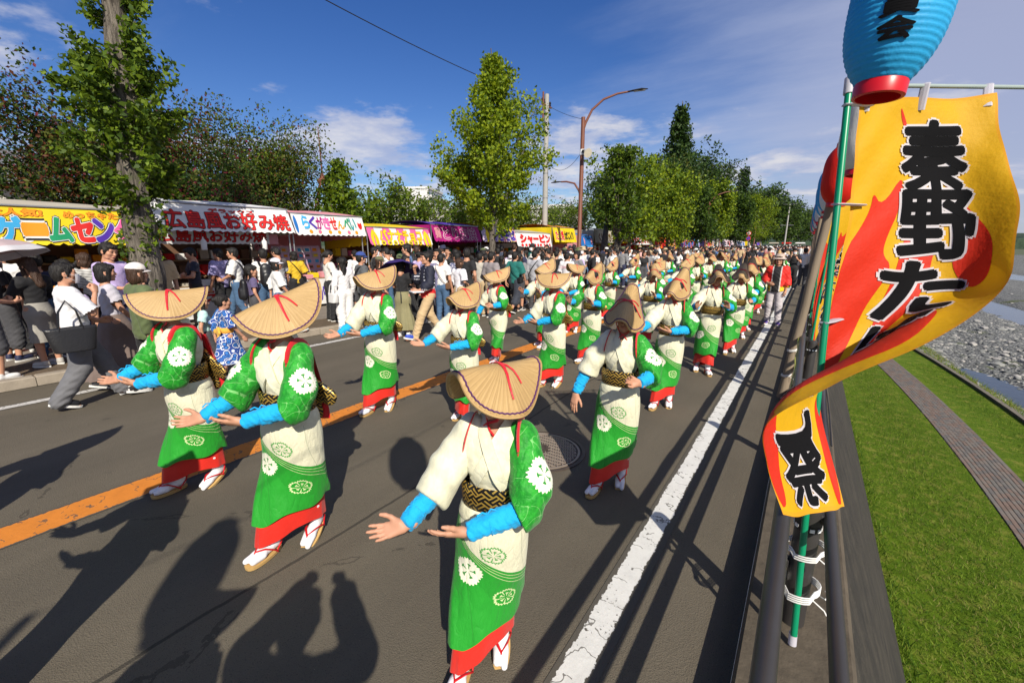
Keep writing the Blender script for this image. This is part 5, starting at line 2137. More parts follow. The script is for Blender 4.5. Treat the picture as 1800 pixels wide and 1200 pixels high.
    obj('back_sheet', mesh_data('back_sheet', np.concatenate([V, V - np.array([.006, 0, 0])]), np.concatenate([F, F[:, ::-1] + len(V)]), AW['brown' if dark else side]), st)
    if counter:
        ct = obj('counter', MB().box((-0.62, L / 2, 0.80), (0.72, L * 0.92, 0.05), bev=0.01).data('counter', m_wood), st)
        V, F, U = grid_surface(lambda u, v_: np.array([-0.25 + 0.014 * math.sin(u * L * 8 + ph), L * .04 + u * L * .92, 0.82 - v_ * 0.74]), nu, 4)
        obj('counter_cloth', mesh_data('counter_cloth', np.concatenate([V, V - np.array([.005, 0, 0])]), np.concatenate([F, F[:, ::-1] + len(V)]), AW[front]), ct)
        if fronttxt:
            f3 = lambda x_, y_: np.array([-0.25 + 0.014 * math.sin(x_ * L * 8 + ph), L * .04 + x_ * L * .92, 0.82 + y_ * 0.74])
            for body, bx, col in fronttxt:
                text_on('lettering', body, (bx[0], -bx[3], bx[2], -bx[1]), 0.035, f3, 0.008, AW[col], ct, None, (np.linspace(0, 1, nu + 1), [-.5]))
        for i in range(int(L / 0.32)):
            yy = L * .08 + i * 0.32 + rr.uniform(0, .06)
            gm_ = AW[rr.choice(goods or ['yellow', 'red', 'white', 'orange', 'brown'])]
            hh = rr.uniform(.06, .22)
            mb = MB().box((-0.45 - rr.uniform(0, .3), yy, 0.825 + hh / 2), (0.20, 0.24, hh), bev=0.012)
            obj(rr.choice(['goods_box', 'food_tray']), mb.data('goods_box', gm_), st)
        # dim bulk of shelves at the back of the stall
        for k in range(3):
            obj('shelf', MB().box((-depth + 0.25, L / 2, 0.55 + 0.42 * k), (0.36, L * .9, 0.03)).data('shelf', m_wood), st)
            for i in range(int(L / .26)):
                hh = rr.uniform(.10, .30)
                obj('shelf_goods', MB().box((-depth + 0.27, L * .09 + i * .26, 0.57 + 0.42 * k + hh / 2), (0.18, .2, hh), bev=0.02).data('shelf_goods', AW[rr.choice(goods or ['red', 'cream', 'brown', 'green', 'white', 'orange'])]), st)
    if inner:
        V, F, U = grid_surface(lambda u, v_: np.array([-0.32 + 0.012 * math.sin(u * 21), u * L * .84, zb + 0.10 - v_ * 0.36 - (0.035 * abs(math.sin(u * L * math.pi / .16)) if v_ > .99 else 0)]), nu * 2, 3)
        ib = obj('inner_banner', mesh_data('inner_banner', np.concatenate([V, V - np.array([.005, 0, 0])]), np.concatenate([F, F[:, ::-1] + len(V)]), AW['white']), st)
        f4 = lambda x_, y_: np.array([-0.32 + 0.012 * math.sin(x_ * 21), x_ * L * .84, zb + 0.10 + y_ * 0.36])
        text_on('lettering_outline', inner, (0.03, -.93, .97, -.05), 0.045, f4, 0.006, AW['black'], ib, 0.035, (np.linspace(0, 1, nu * 2 + 1), [-.5]))
        text_on('lettering', inner, (0.03, -.93, .97, -.05), 0.020, f4, 0.012, AW['red'], ib, None, (np.linspace(0, 1, nu * 2 + 1), [-.5]))
        for q in (.28, .74):
            lm = obj('work_lamp', MB().lathe([(0.055, 0), (0.060, .01), (0.060, .20), (0.03, .24), (0.015, .26), (0.014, .30)], (0.02, L * q, zb - 0.42), 14).data('work_lamp', AW['white'], True), st)
    if posters:
        pn = obj('poster_board', MB().box((-1.25, L * .34, 1.30), (0.03, L * .66, 0.95), rot=Matrix.Rotation(R(-14), 3, 'Y')).data('poster_board', AW['lilac']), st)
        for i in range(posters):
            for j in range(5):
                cx, cz = -1.225, 0.95 + j * 0.175
                yy = L * .06 + i * 0.235
                off = Matrix.Rotation(R(-14), 3, 'Y') @ Vector((0.02, 0, cz - 1.30))
                cd = MB().box((-1.25 + off.x, yy, 1.30 + off.z), (0.012, 0.20, 0.15), rot=Matrix.Rotation(R(-14), 3, 'Y'))
                c_ = obj('poster', cd.data('poster', AW[rr.choice(['white', 'lilac', 'rose', 'cream'])]), pn)
                md = MB().box((-1.25 + off.x + 0.007, yy + rr.uniform(-.02, .02), 1.30 + off.z), (0.006, rr.uniform(.08, .14), rr.uniform(.05, .10)), rot=Matrix.Rotation(R(-14), 3, 'Y'))
                obj('picture', md.data('picture', AW[rr.choice(['red', 'orange', 'sky', 'brown', 'pink', 'yellow'])]), c_)
    if hang:
        for i in range(hang):
            yy = L * (i + .5) / hang
            obj('price_card', MB().box((-0.35, yy, zb - 0.16), (0.008, L / hang * .55, 0.26)).data('price_card', AW[rr.choice(['cream', 'orange', 'yellow', 'rose'])]), st)
    return st


def dots(pts, r, col, lift=0.006, n=18, ry=None):
    return [(disc2d(x_, y_, r, n, ry), col, lift) for x_, y_ in pts]


# the yellow game stall: letters in many colours; its cartoon mascots are left as plain round spots
stall('game_stall', 'yellow game stall with big coloured katakana letters, nearest the front', -0.9, 3.42, 2.56, 1.90, 'yellow',
      [('大人気!', (.47, .03, .625, .23), 'orange', 'red', .04), ('めっちゃたのしい!', (.69, .06, .985, .25), 'orange', 'red', .04),
       ('ゲームセンター', (.486, .27, .99, .90), ['sky', 'orange', 'green', 'red', 'purple', 'pink', 'sky'], 'black', .06)],
      side='yellow', roof='cream', front='red', dark=True, seed=3,
      shapes=dots([(.545, .26), (.505, .86), (.57, .86), (.93, .36), (.955, .88)], .014, 'white', ry=.075), goods=['yellow', 'orange', 'brown', 'black', 'red'], slope=0.06)
stall('okonomiyaki_stall', 'white okonomiyaki stall with large red brush letters behind the leafy tree', 3.45, 6.40, 2.80, 2.20, 'white',
      [('デラックス', (.36, .10, .70, .26), 'red', 'black', .03), ('広島風お好み焼', (.05, .24, .965, .90), 'red', 'black', .022)],
      inner='広島風お好み焼', side='cream', roof='white', front='white', dark=True, fronttxt=[('デラックス', (.05, .12, .8, .5), 'red')], seed=5, slope=0.16, hang=3, goods=['white', 'cream', 'red', 'brown'])
stall('senbei_stall', 'white senbei cracker stall with rainbow hiragana letters and pink sides', 6.45, 8.72, 2.72, 2.16, 'white',
      [('らくがきせんべい', (.11, .08, .87, .68), ['sky', 'purple', 'magenta', 'pink', 'red', 'orange', 'green', 'teal'], None, .04)],
      side='rose', roof='rose', front='white', seed=8, posters=6, fronttxt=[('らくがきせんべい', (.06, .30, .94, .85), 'purple')],
      shapes=dots([(.20, .83), (.33, .83), (.46, .83), (.59, .83), (.72, .83), (.85, .83)], .024, 'orange', ry=.10) + dots([(.33, .83), (.72, .83)], .018, 'pink', .009, ry=.075)
      + [(disc2d(.93, .42, .032, 16, .24), 'red', .006), (disc2d(.93, .24, .025, 16, .11), 'white', .009)] + [(disc2d(.03, .5, .022, 16, .42), 'blue', .006)], goods=['pink', 'rose', 'white', 'yellow'])


def banana(x0, y0, h_, lean):
    n = 9
    v, f = [], []
    for i in range(n):
        q = i / (n - 1)
        cx = x0 + lean * q + 0.018 * math.sin(q * math.pi) * (1 if lean >= 0 else -1)
        w = 0.013 * math.sin(math.pi * min(1, .12 + q * .95)) + 0.003
        v += [(cx - w, y0 + h_ * q), (cx + w, y0 + h_ * q)]
    for i in range(n - 1):
        f.append((2 * i, 2 * i + 1, 2 * i + 3, 2 * i + 2))
    return np.array(v), f


bsh = []
for bx in (.075, .915):
    for k, ln in enumerate((-.03, -.012, .008, .03, .05)):
        bv, bf_ = banana(bx, .10, 1.02 + .05 * (k % 2), ln)
        bsh.append(((bv, bf_), 'black', .008))
        bsh.append(((bv * np.array([1, 1]) * .985 + np.array([bx * .015, .012]), bf_), 'yellow', .012))
stall('banana_stall', 'pink striped chocolate banana stall with yellow banana bunches', 8.85, 11.55, 2.44, 1.90, 'pink',
      [('バナナチョコ', (.17, .10, .84, .74), 'yellow', 'red', .05)], stripes=['pink', 'white'], side='yellow', roof='yellow', front='yellow',
      shapes=bsh + dots([(.20 + .085 * k, .88) for k in range(8)], .034, 'yellow', .016, ry=.16) + dots([(.20 + .085 * k, .90) for k in range(8)], .015, 'brown', .020, ry=.07),
      seed=9, dark=True, goods=['yellow', 'brown', 'white', 'pink'])
stall('chicken_skin_stall', 'magenta grilled chicken skin stall with white outlined letters', 11.70, 14.45, 2.62, 2.02, 'magenta',
      [('とり皮焼', (.20, .10, .90, .90), 'magenta', 'white', .012), ('鶏', (.04, .15, .15, .80), 'rose', None, .03)], side='magenta', roof='purple', front='magenta', seed=12, dark=True)
stall('yakisoba_stall', 'lilac and yellow fried noodle stall with purple letters behind the ginkgo trunk', 14.6, 17.1, 2.66, 2.03, 'lilac',
      [('やきそば', (.28, .22, .97, .92), 'purple', 'white', .06)], stripes=['lilac', 'yellow', 'rose'], side='brown', roof='yellow', front='yellow', seed=15, dark=True)
stall('red_letter_stall', 'white stall banner with thick red letters and red fringe', 17.2, 20.55, 2.46, 1.80, 'white',
      [('シャーピン', (.12, .10, .96, .72), 'red', None, .08)], side='white', roof='cream', front='red', seed=17, dark=True,
      shapes=dots([(.14 + .085 * k, .88) for k in range(10)], .03, 'red', .006, ry=.11), scallop=.09)
stall('takoyaki_stall', 'bright yellow stall with small black and red letters left of the brown lamp post', 20.8, 23.4, 2.82, 2.03, 'yellow',
      [('たこ焼', (.10, .20, .42, .85), 'red', 'white', .04), ('大だこ入り', (.46, .24, .86, .80), 'black', None, .06)], side='yellow', roof='orange', front='red', seed=19, dark=True)
stall('blue_figure_stall', 'blue stall banner with pink figures right of the brown lamp post', 24.1, 25.9, 2.44, 1.68, 'blue', [], side='rose', roof='blue', front='orange', seed=21, dark=True,
      shapes=[(disc2d(.32, .42, .06, 14, .26, 3, .25), 'rose', .006), (disc2d(.88, .42, .06, 14, .28, 3, .25), 'rose', .006)] + dots([(.1 + .1 * k, .82) for k in range(9)], .035, 'sky', ry=.06) +
      [((np.array([(0, .93), (1, .93), (1, 1), (0, 1)]), [(0, 1, 2, 3)]), 'orange', .006)])
stall('cream_tent_stall', 'cream tent stall with brown brush letters and a dark frame', 26.2, 29.2, 2.84, 2.02, 'cream', [('くじびき', (.18, .25, .88, .85), 'brown', None, .05)], side='cream', roof='cream', front='brown', seed=23, dark=True, scallop=0.0)
stall('yellow_letter_stall', 'yellow stall with black letters beside the ivy tree', 29.9, 32.5, 2.76, 2.03, 'yellow', [('焼とり', (.25, .2, .95, .85), 'black', None, .06)], side='yellow', roof='yellow', front='yellow', seed=25, dark=True)
stall('potato_stall', 'white buttered potato stall with red letters on a curved banner', 32.7, 38.2, 2.66, 1.90, 'white', [('じゃがいも', (.04, .20, .40, .88), 'red', None, .07), ('じゃがバター', (.46, .15, .97, .85), 'red', None, .06)], side='red', roof='white', front='red', seed=27, dark=True)
far = [('red_stall', 'red striped stall past the potato stall', 38.9, 42.8, 2.36, 1.58, 'red', ['red', 'orange', 'red'], 'たません'), ('orange_stall', 'pink and orange stall past the red one', 43.0, 47.4, 2.40, 1.50, 'orange', ['rose', 'orange', 'yellow'], 'ベビーカステラ'),
       ('dark_stall', 'dark maroon and yellow stall under the trees', 47.8, 55.0, 2.40, 1.52, 'brown', ['brown', 'magenta', 'orange'], 'からあげ'), ('sky_blue_stall', 'sky blue stall left of a thin brown lamp post', 56.9, 61.0, 2.5, 1.6, 'sky', ['sky', 'white', 'red'], 'かき氷'),
       ('navy_stall', 'blue and cream stall far along the row', 61.4, 69.0, 2.4, 1.6, 'blue', ['blue', 'cream', 'yellow'], '金魚すくい'), ('mixed_stall', 'white and red stall far along the row', 71.4, 85.0, 2.6, 1.6, 'white', ['red', 'white', 'lilac', 'white'], 'わたあめ'),
       ('pale_stall', 'pale stall by the round road signs', 90.0, 101.0, 2.5, 1.6, 'white', ['sky', 'white', 'rose'], 'りんご飴'), ('last_stall', 'farthest stalls under the last trees', 108, 135.0, 2.6, 1.6, 'yellow', ['orange', 'white', 'rose', 'yellow', 'sky'], 'お面')]
for i, (nm, lb, a_, b_, zt_, zb_, bg_, stp, tx_) in enumerate(far):
    stall(nm, lb, a_, b_, zt_, zb_, bg_, [(tx_, (.1, .2, .9, .85), ['red', 'black', 'blue', 'purple'][i % 4], None, .04)], stripes=stp, side=bg_, roof=bg_, front=bg_, seed=30 + i, dark=True, counter=False)
# stalls face the crowd from the far end of the road as well
for i, (x_, y_, c_) in enumerate([(-6.5, 150, 'red'), (-3.2, 152, 'white'), (-9.5, 148, 'cream')]):
    t_ = thing('distant_stall', ['red roofed stall at the far end of the road', 'white roofed stall at the far end of the road', 'cream roofed stall at the far end of the road'][i], 'stall', (x_, y_, 0), group='stalls at the far end')
    obj('roof_sheet', MB().box((0, 0, 2.3), (2.4, 2.2, 0.45), bev=0.15).data('roof_sheet', AW[c_]), t_)
    for sx in (-1.3, 1.3):
        obj('pole', MB().tube([(sx, -1.1, 0), (sx, -1.1, 2.2)], 0.03, 6).data('pole', m_steel), t_)
# ---------------------------------------------------------------- trees
m, nt, b = material('bark')
v = coords(nt)
n1 = noise(nt, v, 26, 5, .7, (1, 1, .13))
c = mix(nt, n1.smooth(.3, .7), (0.035, 0.028, 0.022), (0.22, 0.19, 0.155))
c = mix(nt, noise(nt, v, 3, 4).smooth(.62, .74) * .5, c, (0.10, 0.12, 0.05))
setcol(nt, b, c)
b.inputs['Roughness'].default_value = 0.95
add_bump(nt, b, n1, 1.0, 0.05)
M_BARK = m


def leafmat(name, col, tr=0.45):
    return pbr('leaf_' + name, col, rough=0.55, spec=0.3, var=0.35, vscale=3.5, trans=tr)


LF = {'ginkgo_bright': leafmat('ginkgo_bright', (0.29, 0.36, 0.012)), 'ginkgo': leafmat('ginkgo', (0.17, 0.25, 0.014)), 'ginkgo_deep': leafmat('ginkgo_deep', (0.085, 0.145, 0.012)),
      'green': leafmat('green', (0.055, 0.105, 0.012)), 'deep': leafmat('deep', (0.022, 0.050, 0.010)), 'olive': leafmat('olive', (0.12, 0.135, 0.02)),
      'rust': leafmat('rust', (0.14, 0.045, 0.018)), 'wine': leafmat('wine', (0.16, 0.018, 0.035)), 'conifer': leafmat('conifer', (0.022, 0.052, 0.008), .2),
      'conifer_light': leafmat('conifer_light', (0.052, 0.095, 0.010), .25), 'yellow': leafmat('yellow', (0.36, 0.34, 0.03))}


def leaf_cloud(C_, size, nmat, weights, rng, up=0.3, aspect=1.0, fan=False):
    """one small kite (or fan) per centre, random attitude"""
    n = len(C_)
    nrm = rng.normal(0, 1, (n, 3)) + np.array([0, 0, up])
    nrm /= np.linalg.norm(nrm, axis=1)[:, None]
    t_ = rng.normal(0, 1, (n, 3))
    t_ -= nrm * (t_ * nrm).sum(1)[:, None]
    t_ /= np.linalg.norm(t_, axis=1)[:, None]
    s_ = np.cross(nrm, t_)
    L = size * rng.uniform(.6, 1.25, n)[:, None]
    w = L * 0.62 * aspect
    if fan:
        V = np.stack([C_ - t_ * L * .5, C_ + t_ * L * .18 - s_ * w * .95, C_ + t_ * L * .42 + nrm * L * .08, C_ + t_ * L * .18 + s_ * w * .95], 1)
    else:
        V = np.stack([C_ - t_ * L * .5, C_ - s_ * w * .5 + nrm * L * .06, C_ + t_ * L * .5, C_ + s_ * w * .5 + nrm * L * .06], 1)
    F = np.arange(4 * n).reshape(n, 4)
    return V.reshape(-1, 3), F, rng.choice(nmat, n, p=np.array(weights) / sum(weights))


def tree(name, label, loc, height, crown0, prof, nb, nl, size, mats, weights, seed, trunk_r=0.14, angle=40, group=None, lean=(0, 0), droop=0.0, twig=0.35, fan=False, clump=0.16, up=.3, bare=False, tips=0.0, pl=14):
    """prof(h 0..1) gives the crown radius; branches carry clumps of leaves"""
    rng = np.random.default_rng(seed)
    t = thing(name, label, 'tree', loc, group=group)
    n = 9
    tp = [(lean[0] * height * (i / n) ** 1.2 + rng.normal(0, .012) * height * .3 * (i > 0), lean[1] * height * (i / n) ** 1.2 + rng.normal(0, .012) * height * .3 * (i > 0), height * 0.97 * i / n) for i in range(n + 1)]
    tr_ = MB().tube(tp, [trunk_r * (1 - .88 * (i / n) ** .9) * (1.25 if i == 0 else 1) for i in range(n + 1)], 10)
    TP = np.array(tp)

    def at(h_):
        q = np.clip(h_, 0, .999) * n
        i = int(q)
        return TP[i] + (TP[i + 1] - TP[i]) * (q - i)
    cs = []
    for k in range(nb):
        h_ = crown0 + (0.98 - crown0) * ((k + rng.uniform(0, 1)) / nb) ** 0.92
        a = k * 2.39996 + rng.normal(0, .35)
        rel = (h_ - crown0) / (1 - crown0)
        Rr = prof(rel) * rng.uniform(.72, 1.12)
        p0 = at(h_ * 0.97)
        el = R(angle + rng.normal(0, 9))
        dirv_ = np.array([math.cos(a) * math.cos(el), math.sin(a) * math.cos(el), math.sin(el)])
        L = Rr / max(.25, math.cos(el))
        m_ = 5
        pts = [p0 + dirv_ * L * (j / m_) + np.array([0, 0, -droop * L * (j / m_) ** 2]) + rng.normal(0, .03, 3) * L * .4 * (j > 0) for j in range(m_ + 1)]
        if L > .35:
            tr_.tube(pts, [max(.006, trunk_r * .33 * (1 - rel * .6) * (1 - .85 * j / m_)) for j in range(m_ + 1)], 5, cap=False)
        nk = max(3, int(nl / nb * (0.35 + 1.3 * Rr / max(.2, prof(.25)))))
        PT = np.array(pts)
        # clumps along the branch and on side twigs
        q = rng.uniform(.15 + tips * .5, 1.04, max(2, nk // pl)) ** (.75)
        cc = np.stack([np.interp(q * m_, np.arange(m_ + 1), PT[:, i]) for i in range(3)], 1)
        cc += np.clip(rng.normal(0, 1, cc.shape), -1.3, 1.3) * np.array([twig, twig, twig * .7]) * L * .42 * q[:, None]
        for c_ in cc:
            cs.append(c_ + np.clip(rng.normal(0, 1, (pl, 3)), -1.5, 1.5) * clump)
    C_ = np.concatenate(cs)
    V, F, MI = leaf_cloud(C_, size, len(mats), weights, rng, up, fan=fan)
    obj('trunk', tr_.data('trunk', M_BARK, True), t)
    if not bare:
        obj('crown', mesh_data('crown', V, F, [LF[q] for q in mats], MI, False), t)
    return t


cone = lambda r_: (lambda h_: r_ * (1 - h_) ** 1.15 * min(1, .55 + h_ * 4) + .12)
egg = lambda r_: (lambda h_: r_ * math.sqrt(max(0.02, 1 - (2 * h_ - .85) ** 2 / 1.35)))
column = lambda r_: (lambda h_: r_ * (0.85 + .25 * math.sin(h_ * 9)) * (1 - h_ ** 4) + .1)

# near ginkgo: a pruned trunk wrapped in leafy shoots
gk = thing('ginkgo_tree', 'pruned ginkgo with leafy shoots all along its bare grey trunk, nearest tree', 'tree', (-9.65, 2.62, 0.1), group='street ginkgos')
tp = [(0.0, 0.0, -0.05), (0.03, 0.0, .3), (-0.02, 0.0, 1.2), (-0.03, .02, 2.2), (0.0, .08, 3.2), (.0, .14, 4.2), (-.03, .20, 5.2), (-.02, .24, 6.4), (0, .26, 7.6)]
tr_ = MB()
ns = 26
pts = [np.array([np.interp(q, np.linspace(0, 1, len(tp)), [p[i] for p in tp]) for i in range(3)]) for q in np.linspace(0, 1, 50)]
tr_.tube(pts, [(0.30 - 0.17 * q ** .6 + (.10 * math.exp(-q * 30))) * (1 + .07 * math.sin(q * 55) + .04 * math.sin(q * 21 + 2)) for q in np.linspace(0, 1, 50)], ns)
vv = np.array(tr_.v)
for i in range(len(vv)):
    ring_, k = divmod(i, ns)
    c_ = pts[min(ring_, 49)]
    vv[i] = c_ + (vv[i] - c_) * (1 + .06 * math.sin(k * 2.4 + ring_ * .35) + .03 * math.sin(k * 5.1 + ring_ * .21))
tr_.v = [tuple(p) for p in vv]
rng = np.random.default_rng(5)
cs = []
def shoots(z0, z1, n_, rmax, leaves, amin=0, amax=6.283):
    for _ in range(n_):
        z_ = rng.uniform(z0, z1)
        a = rng.uniform(amin, amax)
        L = rmax * rng.uniform(.35, 1.0)
        c0 = np.array([np.interp(z_, [p[2] for p in tp], [p[i] for p in tp]) for i in range(3)])
        dv_ = np.array([math.cos(a), math.sin(a), rng.uniform(.25, 1.0)])
        p1 = c0 + dv_ * L * .55
        p2 = p1 + np.array([math.cos(a) * .6, math.sin(a) * .6, rng.uniform(-.1, .7)]) * L * .6
        tr_.tube([c0, p1, p2], [.014, .008, .003], 5, cap=False)
        for q in np.linspace(.42, 1.0, max(3, int(L * 10))):
            pc = c0 * (1 - q) ** 2 + 2 * p1 * q * (1 - q) + p2 * q * q
            cs.append(pc + rng.normal(0, .055, (leaves, 3)))
shoots(2.35, 4.35, 92, .98, 13)
shoots(4.0, 4.75, 34, .72, 12)
shoots(5.1, 5.9, 32, .62, 12)
shoots(5.6, 7.4, 40, .62, 11)
shoots(1.35, 2.35, 26, .45, 7)
shoots(0.75, 1.5, 10, .30, 6)
V, F, MI = leaf_cloud(np.concatenate(cs), 0.068, 3, [.42, .38, .20], rng, .4, 1.25, True)
obj('trunk', tr_.data('trunk', M_BARK, True), gk)
obj('crown', mesh_data('crown', V, F, [LF['ginkgo'], LF['ginkgo_deep'], LF['green']], MI, False), gk)

# the bright ginkgo in the middle, the ivy ginkgo on the right, and street trees beyond
tree('ginkgo_tree', 'tall bright yellow-green ginkgo with upswept branches in the middle of the row', (-9.75, 12.9, .1), 8.5, .24, cone(2.45), 54, 24000, .10, ['ginkgo_bright', 'ginkgo', 'ginkgo_deep'], [.48, .38, .14], 21,
     .15, 40, 'street ginkgos', fan=True, clump=.15, twig=.20, pl=30)
tree('ginkgo_tree', 'narrow dark green ginkgo with ivy on its trunk, right of the brown lamp post', (-9.7, 25.2, .1), 7.6, .22, column(1.25), 60, 6500, .15, ['green', 'ginkgo_deep', 'ginkgo'], [.4, .35, .25], 22, .24, 50, 'street ginkgos', fan=True, clump=.15)
tree('pollarded_tree', 'pale pollarded tree trunk with few leaves left of the ivy ginkgo', (-11.2, 26.5, .1), 6.1, .45, column(.8), 26, 900, .14, ['ginkgo', 'green'], [.6, .4], 23, .30, 52, 'street ginkgos', lean=(.05, .06), fan=True)
for i, (x_, y_, h_, r_, lb) in enumerate([(-11.0, 31, 7.4, 2.9, 'spreading yellow-green ginkgo right behind the ivy ginkgo'), (-10.2, 38, 7.8, 2.2, 'second yellow-green ginkgo behind the ivy ginkgo'), (-9.6, 46, 7.6, 1.7, 'dark narrow street tree in front of the evergreen mass'),
                                      (-9.8, 58, 9.0, 2.2, 'yellow-green street tree left of the second thin lamp post'), (-9.6, 72, 9.0, 2.0, 'darker street tree right of the evergreen mass'),
                                      (-9.8, 90, 10.5, 2.8, 'yellow-green street tree by the round signs'), (-9.8, 112, 11.5, 3.0, 'yellow-green street tree right of the round signs')]):
    tree('ginkgo_tree', lb, (x_, y_, .1), h_, .24, egg(r_) if i != 2 else column(r_), 46, 5200, .20 + .03 * (i > 2), ['ginkgo', 'ginkgo_bright', 'ginkgo_deep'] if i not in (2, 4) else ['green', 'ginkgo_deep', 'deep'], [.42, .28, .3], 40 + i, .16, 22 if i < 2 else 34, 'street ginkgos', fan=True, clump=.30, pl=30)
# crape myrtles and low trees behind the stalls
tree('crape_myrtle', 'large wine-red and green crape myrtle behind the nearest ginkgo', (-17.2, 4.3, .1), 4.6, .34, egg(2.6), 80, 30000, .105, ['rust', 'olive', 'deep', 'wine', 'green'], [.22, .26, .28, .04, .20], 61, .16, 36, 'trees behind the stalls', twig=.42, clump=.22, pl=44)
tree('crape_myrtle', 'rust and green crape myrtle left behind the game stall', (-16.6, -0.3, .1), 3.1, .34, egg(2.4), 60, 22000, .11, ['deep', 'green', 'olive', 'rust'], [.4, .25, .15, .2], 62, .15, 28, 'trees behind the stalls', twig=.42, clump=.22, pl=44)
tree('crape_myrtle', 'olive crape myrtle tinged with red behind the okonomiyaki stall', (-16.8, 8.2, .1), 4.5, .32, egg(2.1), 80, 27000, .10, ['olive', 'green', 'deep', 'rust', 'ginkgo'], [.36, .28, .18, .08, .10], 63, .14, 40, 'trees behind the stalls', twig=.42, clump=.20, pl=40)
tree('crape_myrtle', 'dark low crape myrtle right behind the okonomiyaki roof', (-15.4, 5.8, .1), 3.5, .32, egg(1.9), 50, 16000, .10, ['deep', 'green', 'olive', 'wine'], [.4, .3, .2, .1], 64, .12, 34, 'trees behind the stalls', twig=.5)
tree('small_tree', 'small yellow-green tree rising behind the senbei stall', (-15.2, 10.4, .1), 5.0, .25, cone(1.3), 40, 4200, .13, ['ginkgo', 'ginkgo_deep', 'green'], [.5, .3, .2], 65, .09, 48, 'trees behind the stalls', fan=True)
for i, (x_, y_, h_, r_) in enumerate([(-15.5, 12.6, 3.8, 1.7), (-16.5, 15.2, 4.0, 2.0), (-15.3, 17.6, 3.6, 1.8), (-15.5, 20.2, 3.9, 2.0), (-15.8, 23.4, 4.2, 2.1), (-15.4, 27.5, 4.0, 2.2), (-16.5, 32.5, 4.6, 2.4)]):
    tree('small_tree', '%s bushy yellow-green tree of the low row behind the stalls' % ['first', 'second', 'third', 'fourth', 'fifth', 'sixth', 'seventh'][i], (x_, y_, .1), h_, .22, egg(r_), 34, 3600, .15, ['ginkgo', 'olive', 'ginkgo_deep', 'green'], [.38, .2, .27, .15], 70 + i, .09, 34, 'low trees behind the stalls', clump=.17)
# the big evergreens on the right of the row
tree('conifer', 'tall pointed dark conifer rising above the tree mass', (-20.5, 79, .1), 25.5, .10, cone(7.2), 110, 12500, .62, ['conifer', 'conifer_light', 'deep'], [.5, .25, .25], 81, .5, 12, 'evergreens', clump=.55, droop=.12, twig=.3)
for i, (x_, y_, h_, r_, mt) in enumerate([(-15.5, 58, 11.2, 3.6, 0), (-17.5, 66, 13.2, 4.4, 1), (-16.5, 76, 14.0, 4.6, 1), (-17.5, 88, 15.5, 5.2, 0), (-24, 60, 11.5, 4.2, 1)]):
    tree('evergreen_tree', '%s dense evergreen of the dark mass under the pointed conifer' % ['first', 'second', 'third', 'fourth', 'hindmost'][i], (x_, y_, .1), h_, .10, egg(r_), 64, 7600, .42, [['conifer_light', 'conifer', 'olive'], ['conifer', 'conifer_light', 'deep']][mt], [.45, .35, .2], 90 + i, .3, 38, 'evergreens', clump=.42)
tree('conifer', 'dark layered conifer right of the evergreen mass', (-14.5, 112, .1), 19.5, .08, cone(5.4), 90, 8600, .55, ['conifer', 'deep', 'conifer_light'], [.5, .35, .15], 97, .4, -4, 'evergreens', clump=.5, droop=.1)
for i, (x_, y_, h_, r_) in enumerate([(-13, 150, 16, 6), (-11, 185, 17, 7), (-9, 230, 18, 8), (-6, 285, 18, 9), (-16, 170, 19, 7), (6, 330, 17, 9), (-1, 360, 19, 10)]):
    tree('far_tree', '%s rounded dark tree towards the far end of the road' % ['first', 'second', 'third', 'fourth', 'fifth', 'sixth', 'seventh'][i], (x_, y_, .1), h_, .12, egg(r_), 46, 4200, .85, ['conifer_light', 'conifer', 'ginkgo_deep'], [.35, .4, .25], 110 + i, .4, 34, 'trees at the far end', clump=.8)
# ---------------------------------------------------------------- lamps, poles, wires, signs, buildings, hills
m_lampb = pbr('lamp_brown', (0.17, 0.060, 0.035), rough=0.45, var=0.15, vscale=4)
m_conc = pbr('pole_concrete', (0.34, 0.33, 0.31), rough=0.85, var=0.15, vscale=5)
m_glass = pbr('lamp_glass', (0.5, 0.5, 0.48), rough=0.2)
m_grey = pbr('grey_metal', (0.25, 0.25, 0.26), rough=0.45, metal=.4)


def arc(p0, p1, bulge, n=14):
    p0, p1 = Vector(p0), Vector(p1)
    return [p0 + (p1 - p0) * (i / n) + Vector(bulge) * math.sin(math.pi * i / n) for i in range(n + 1)]


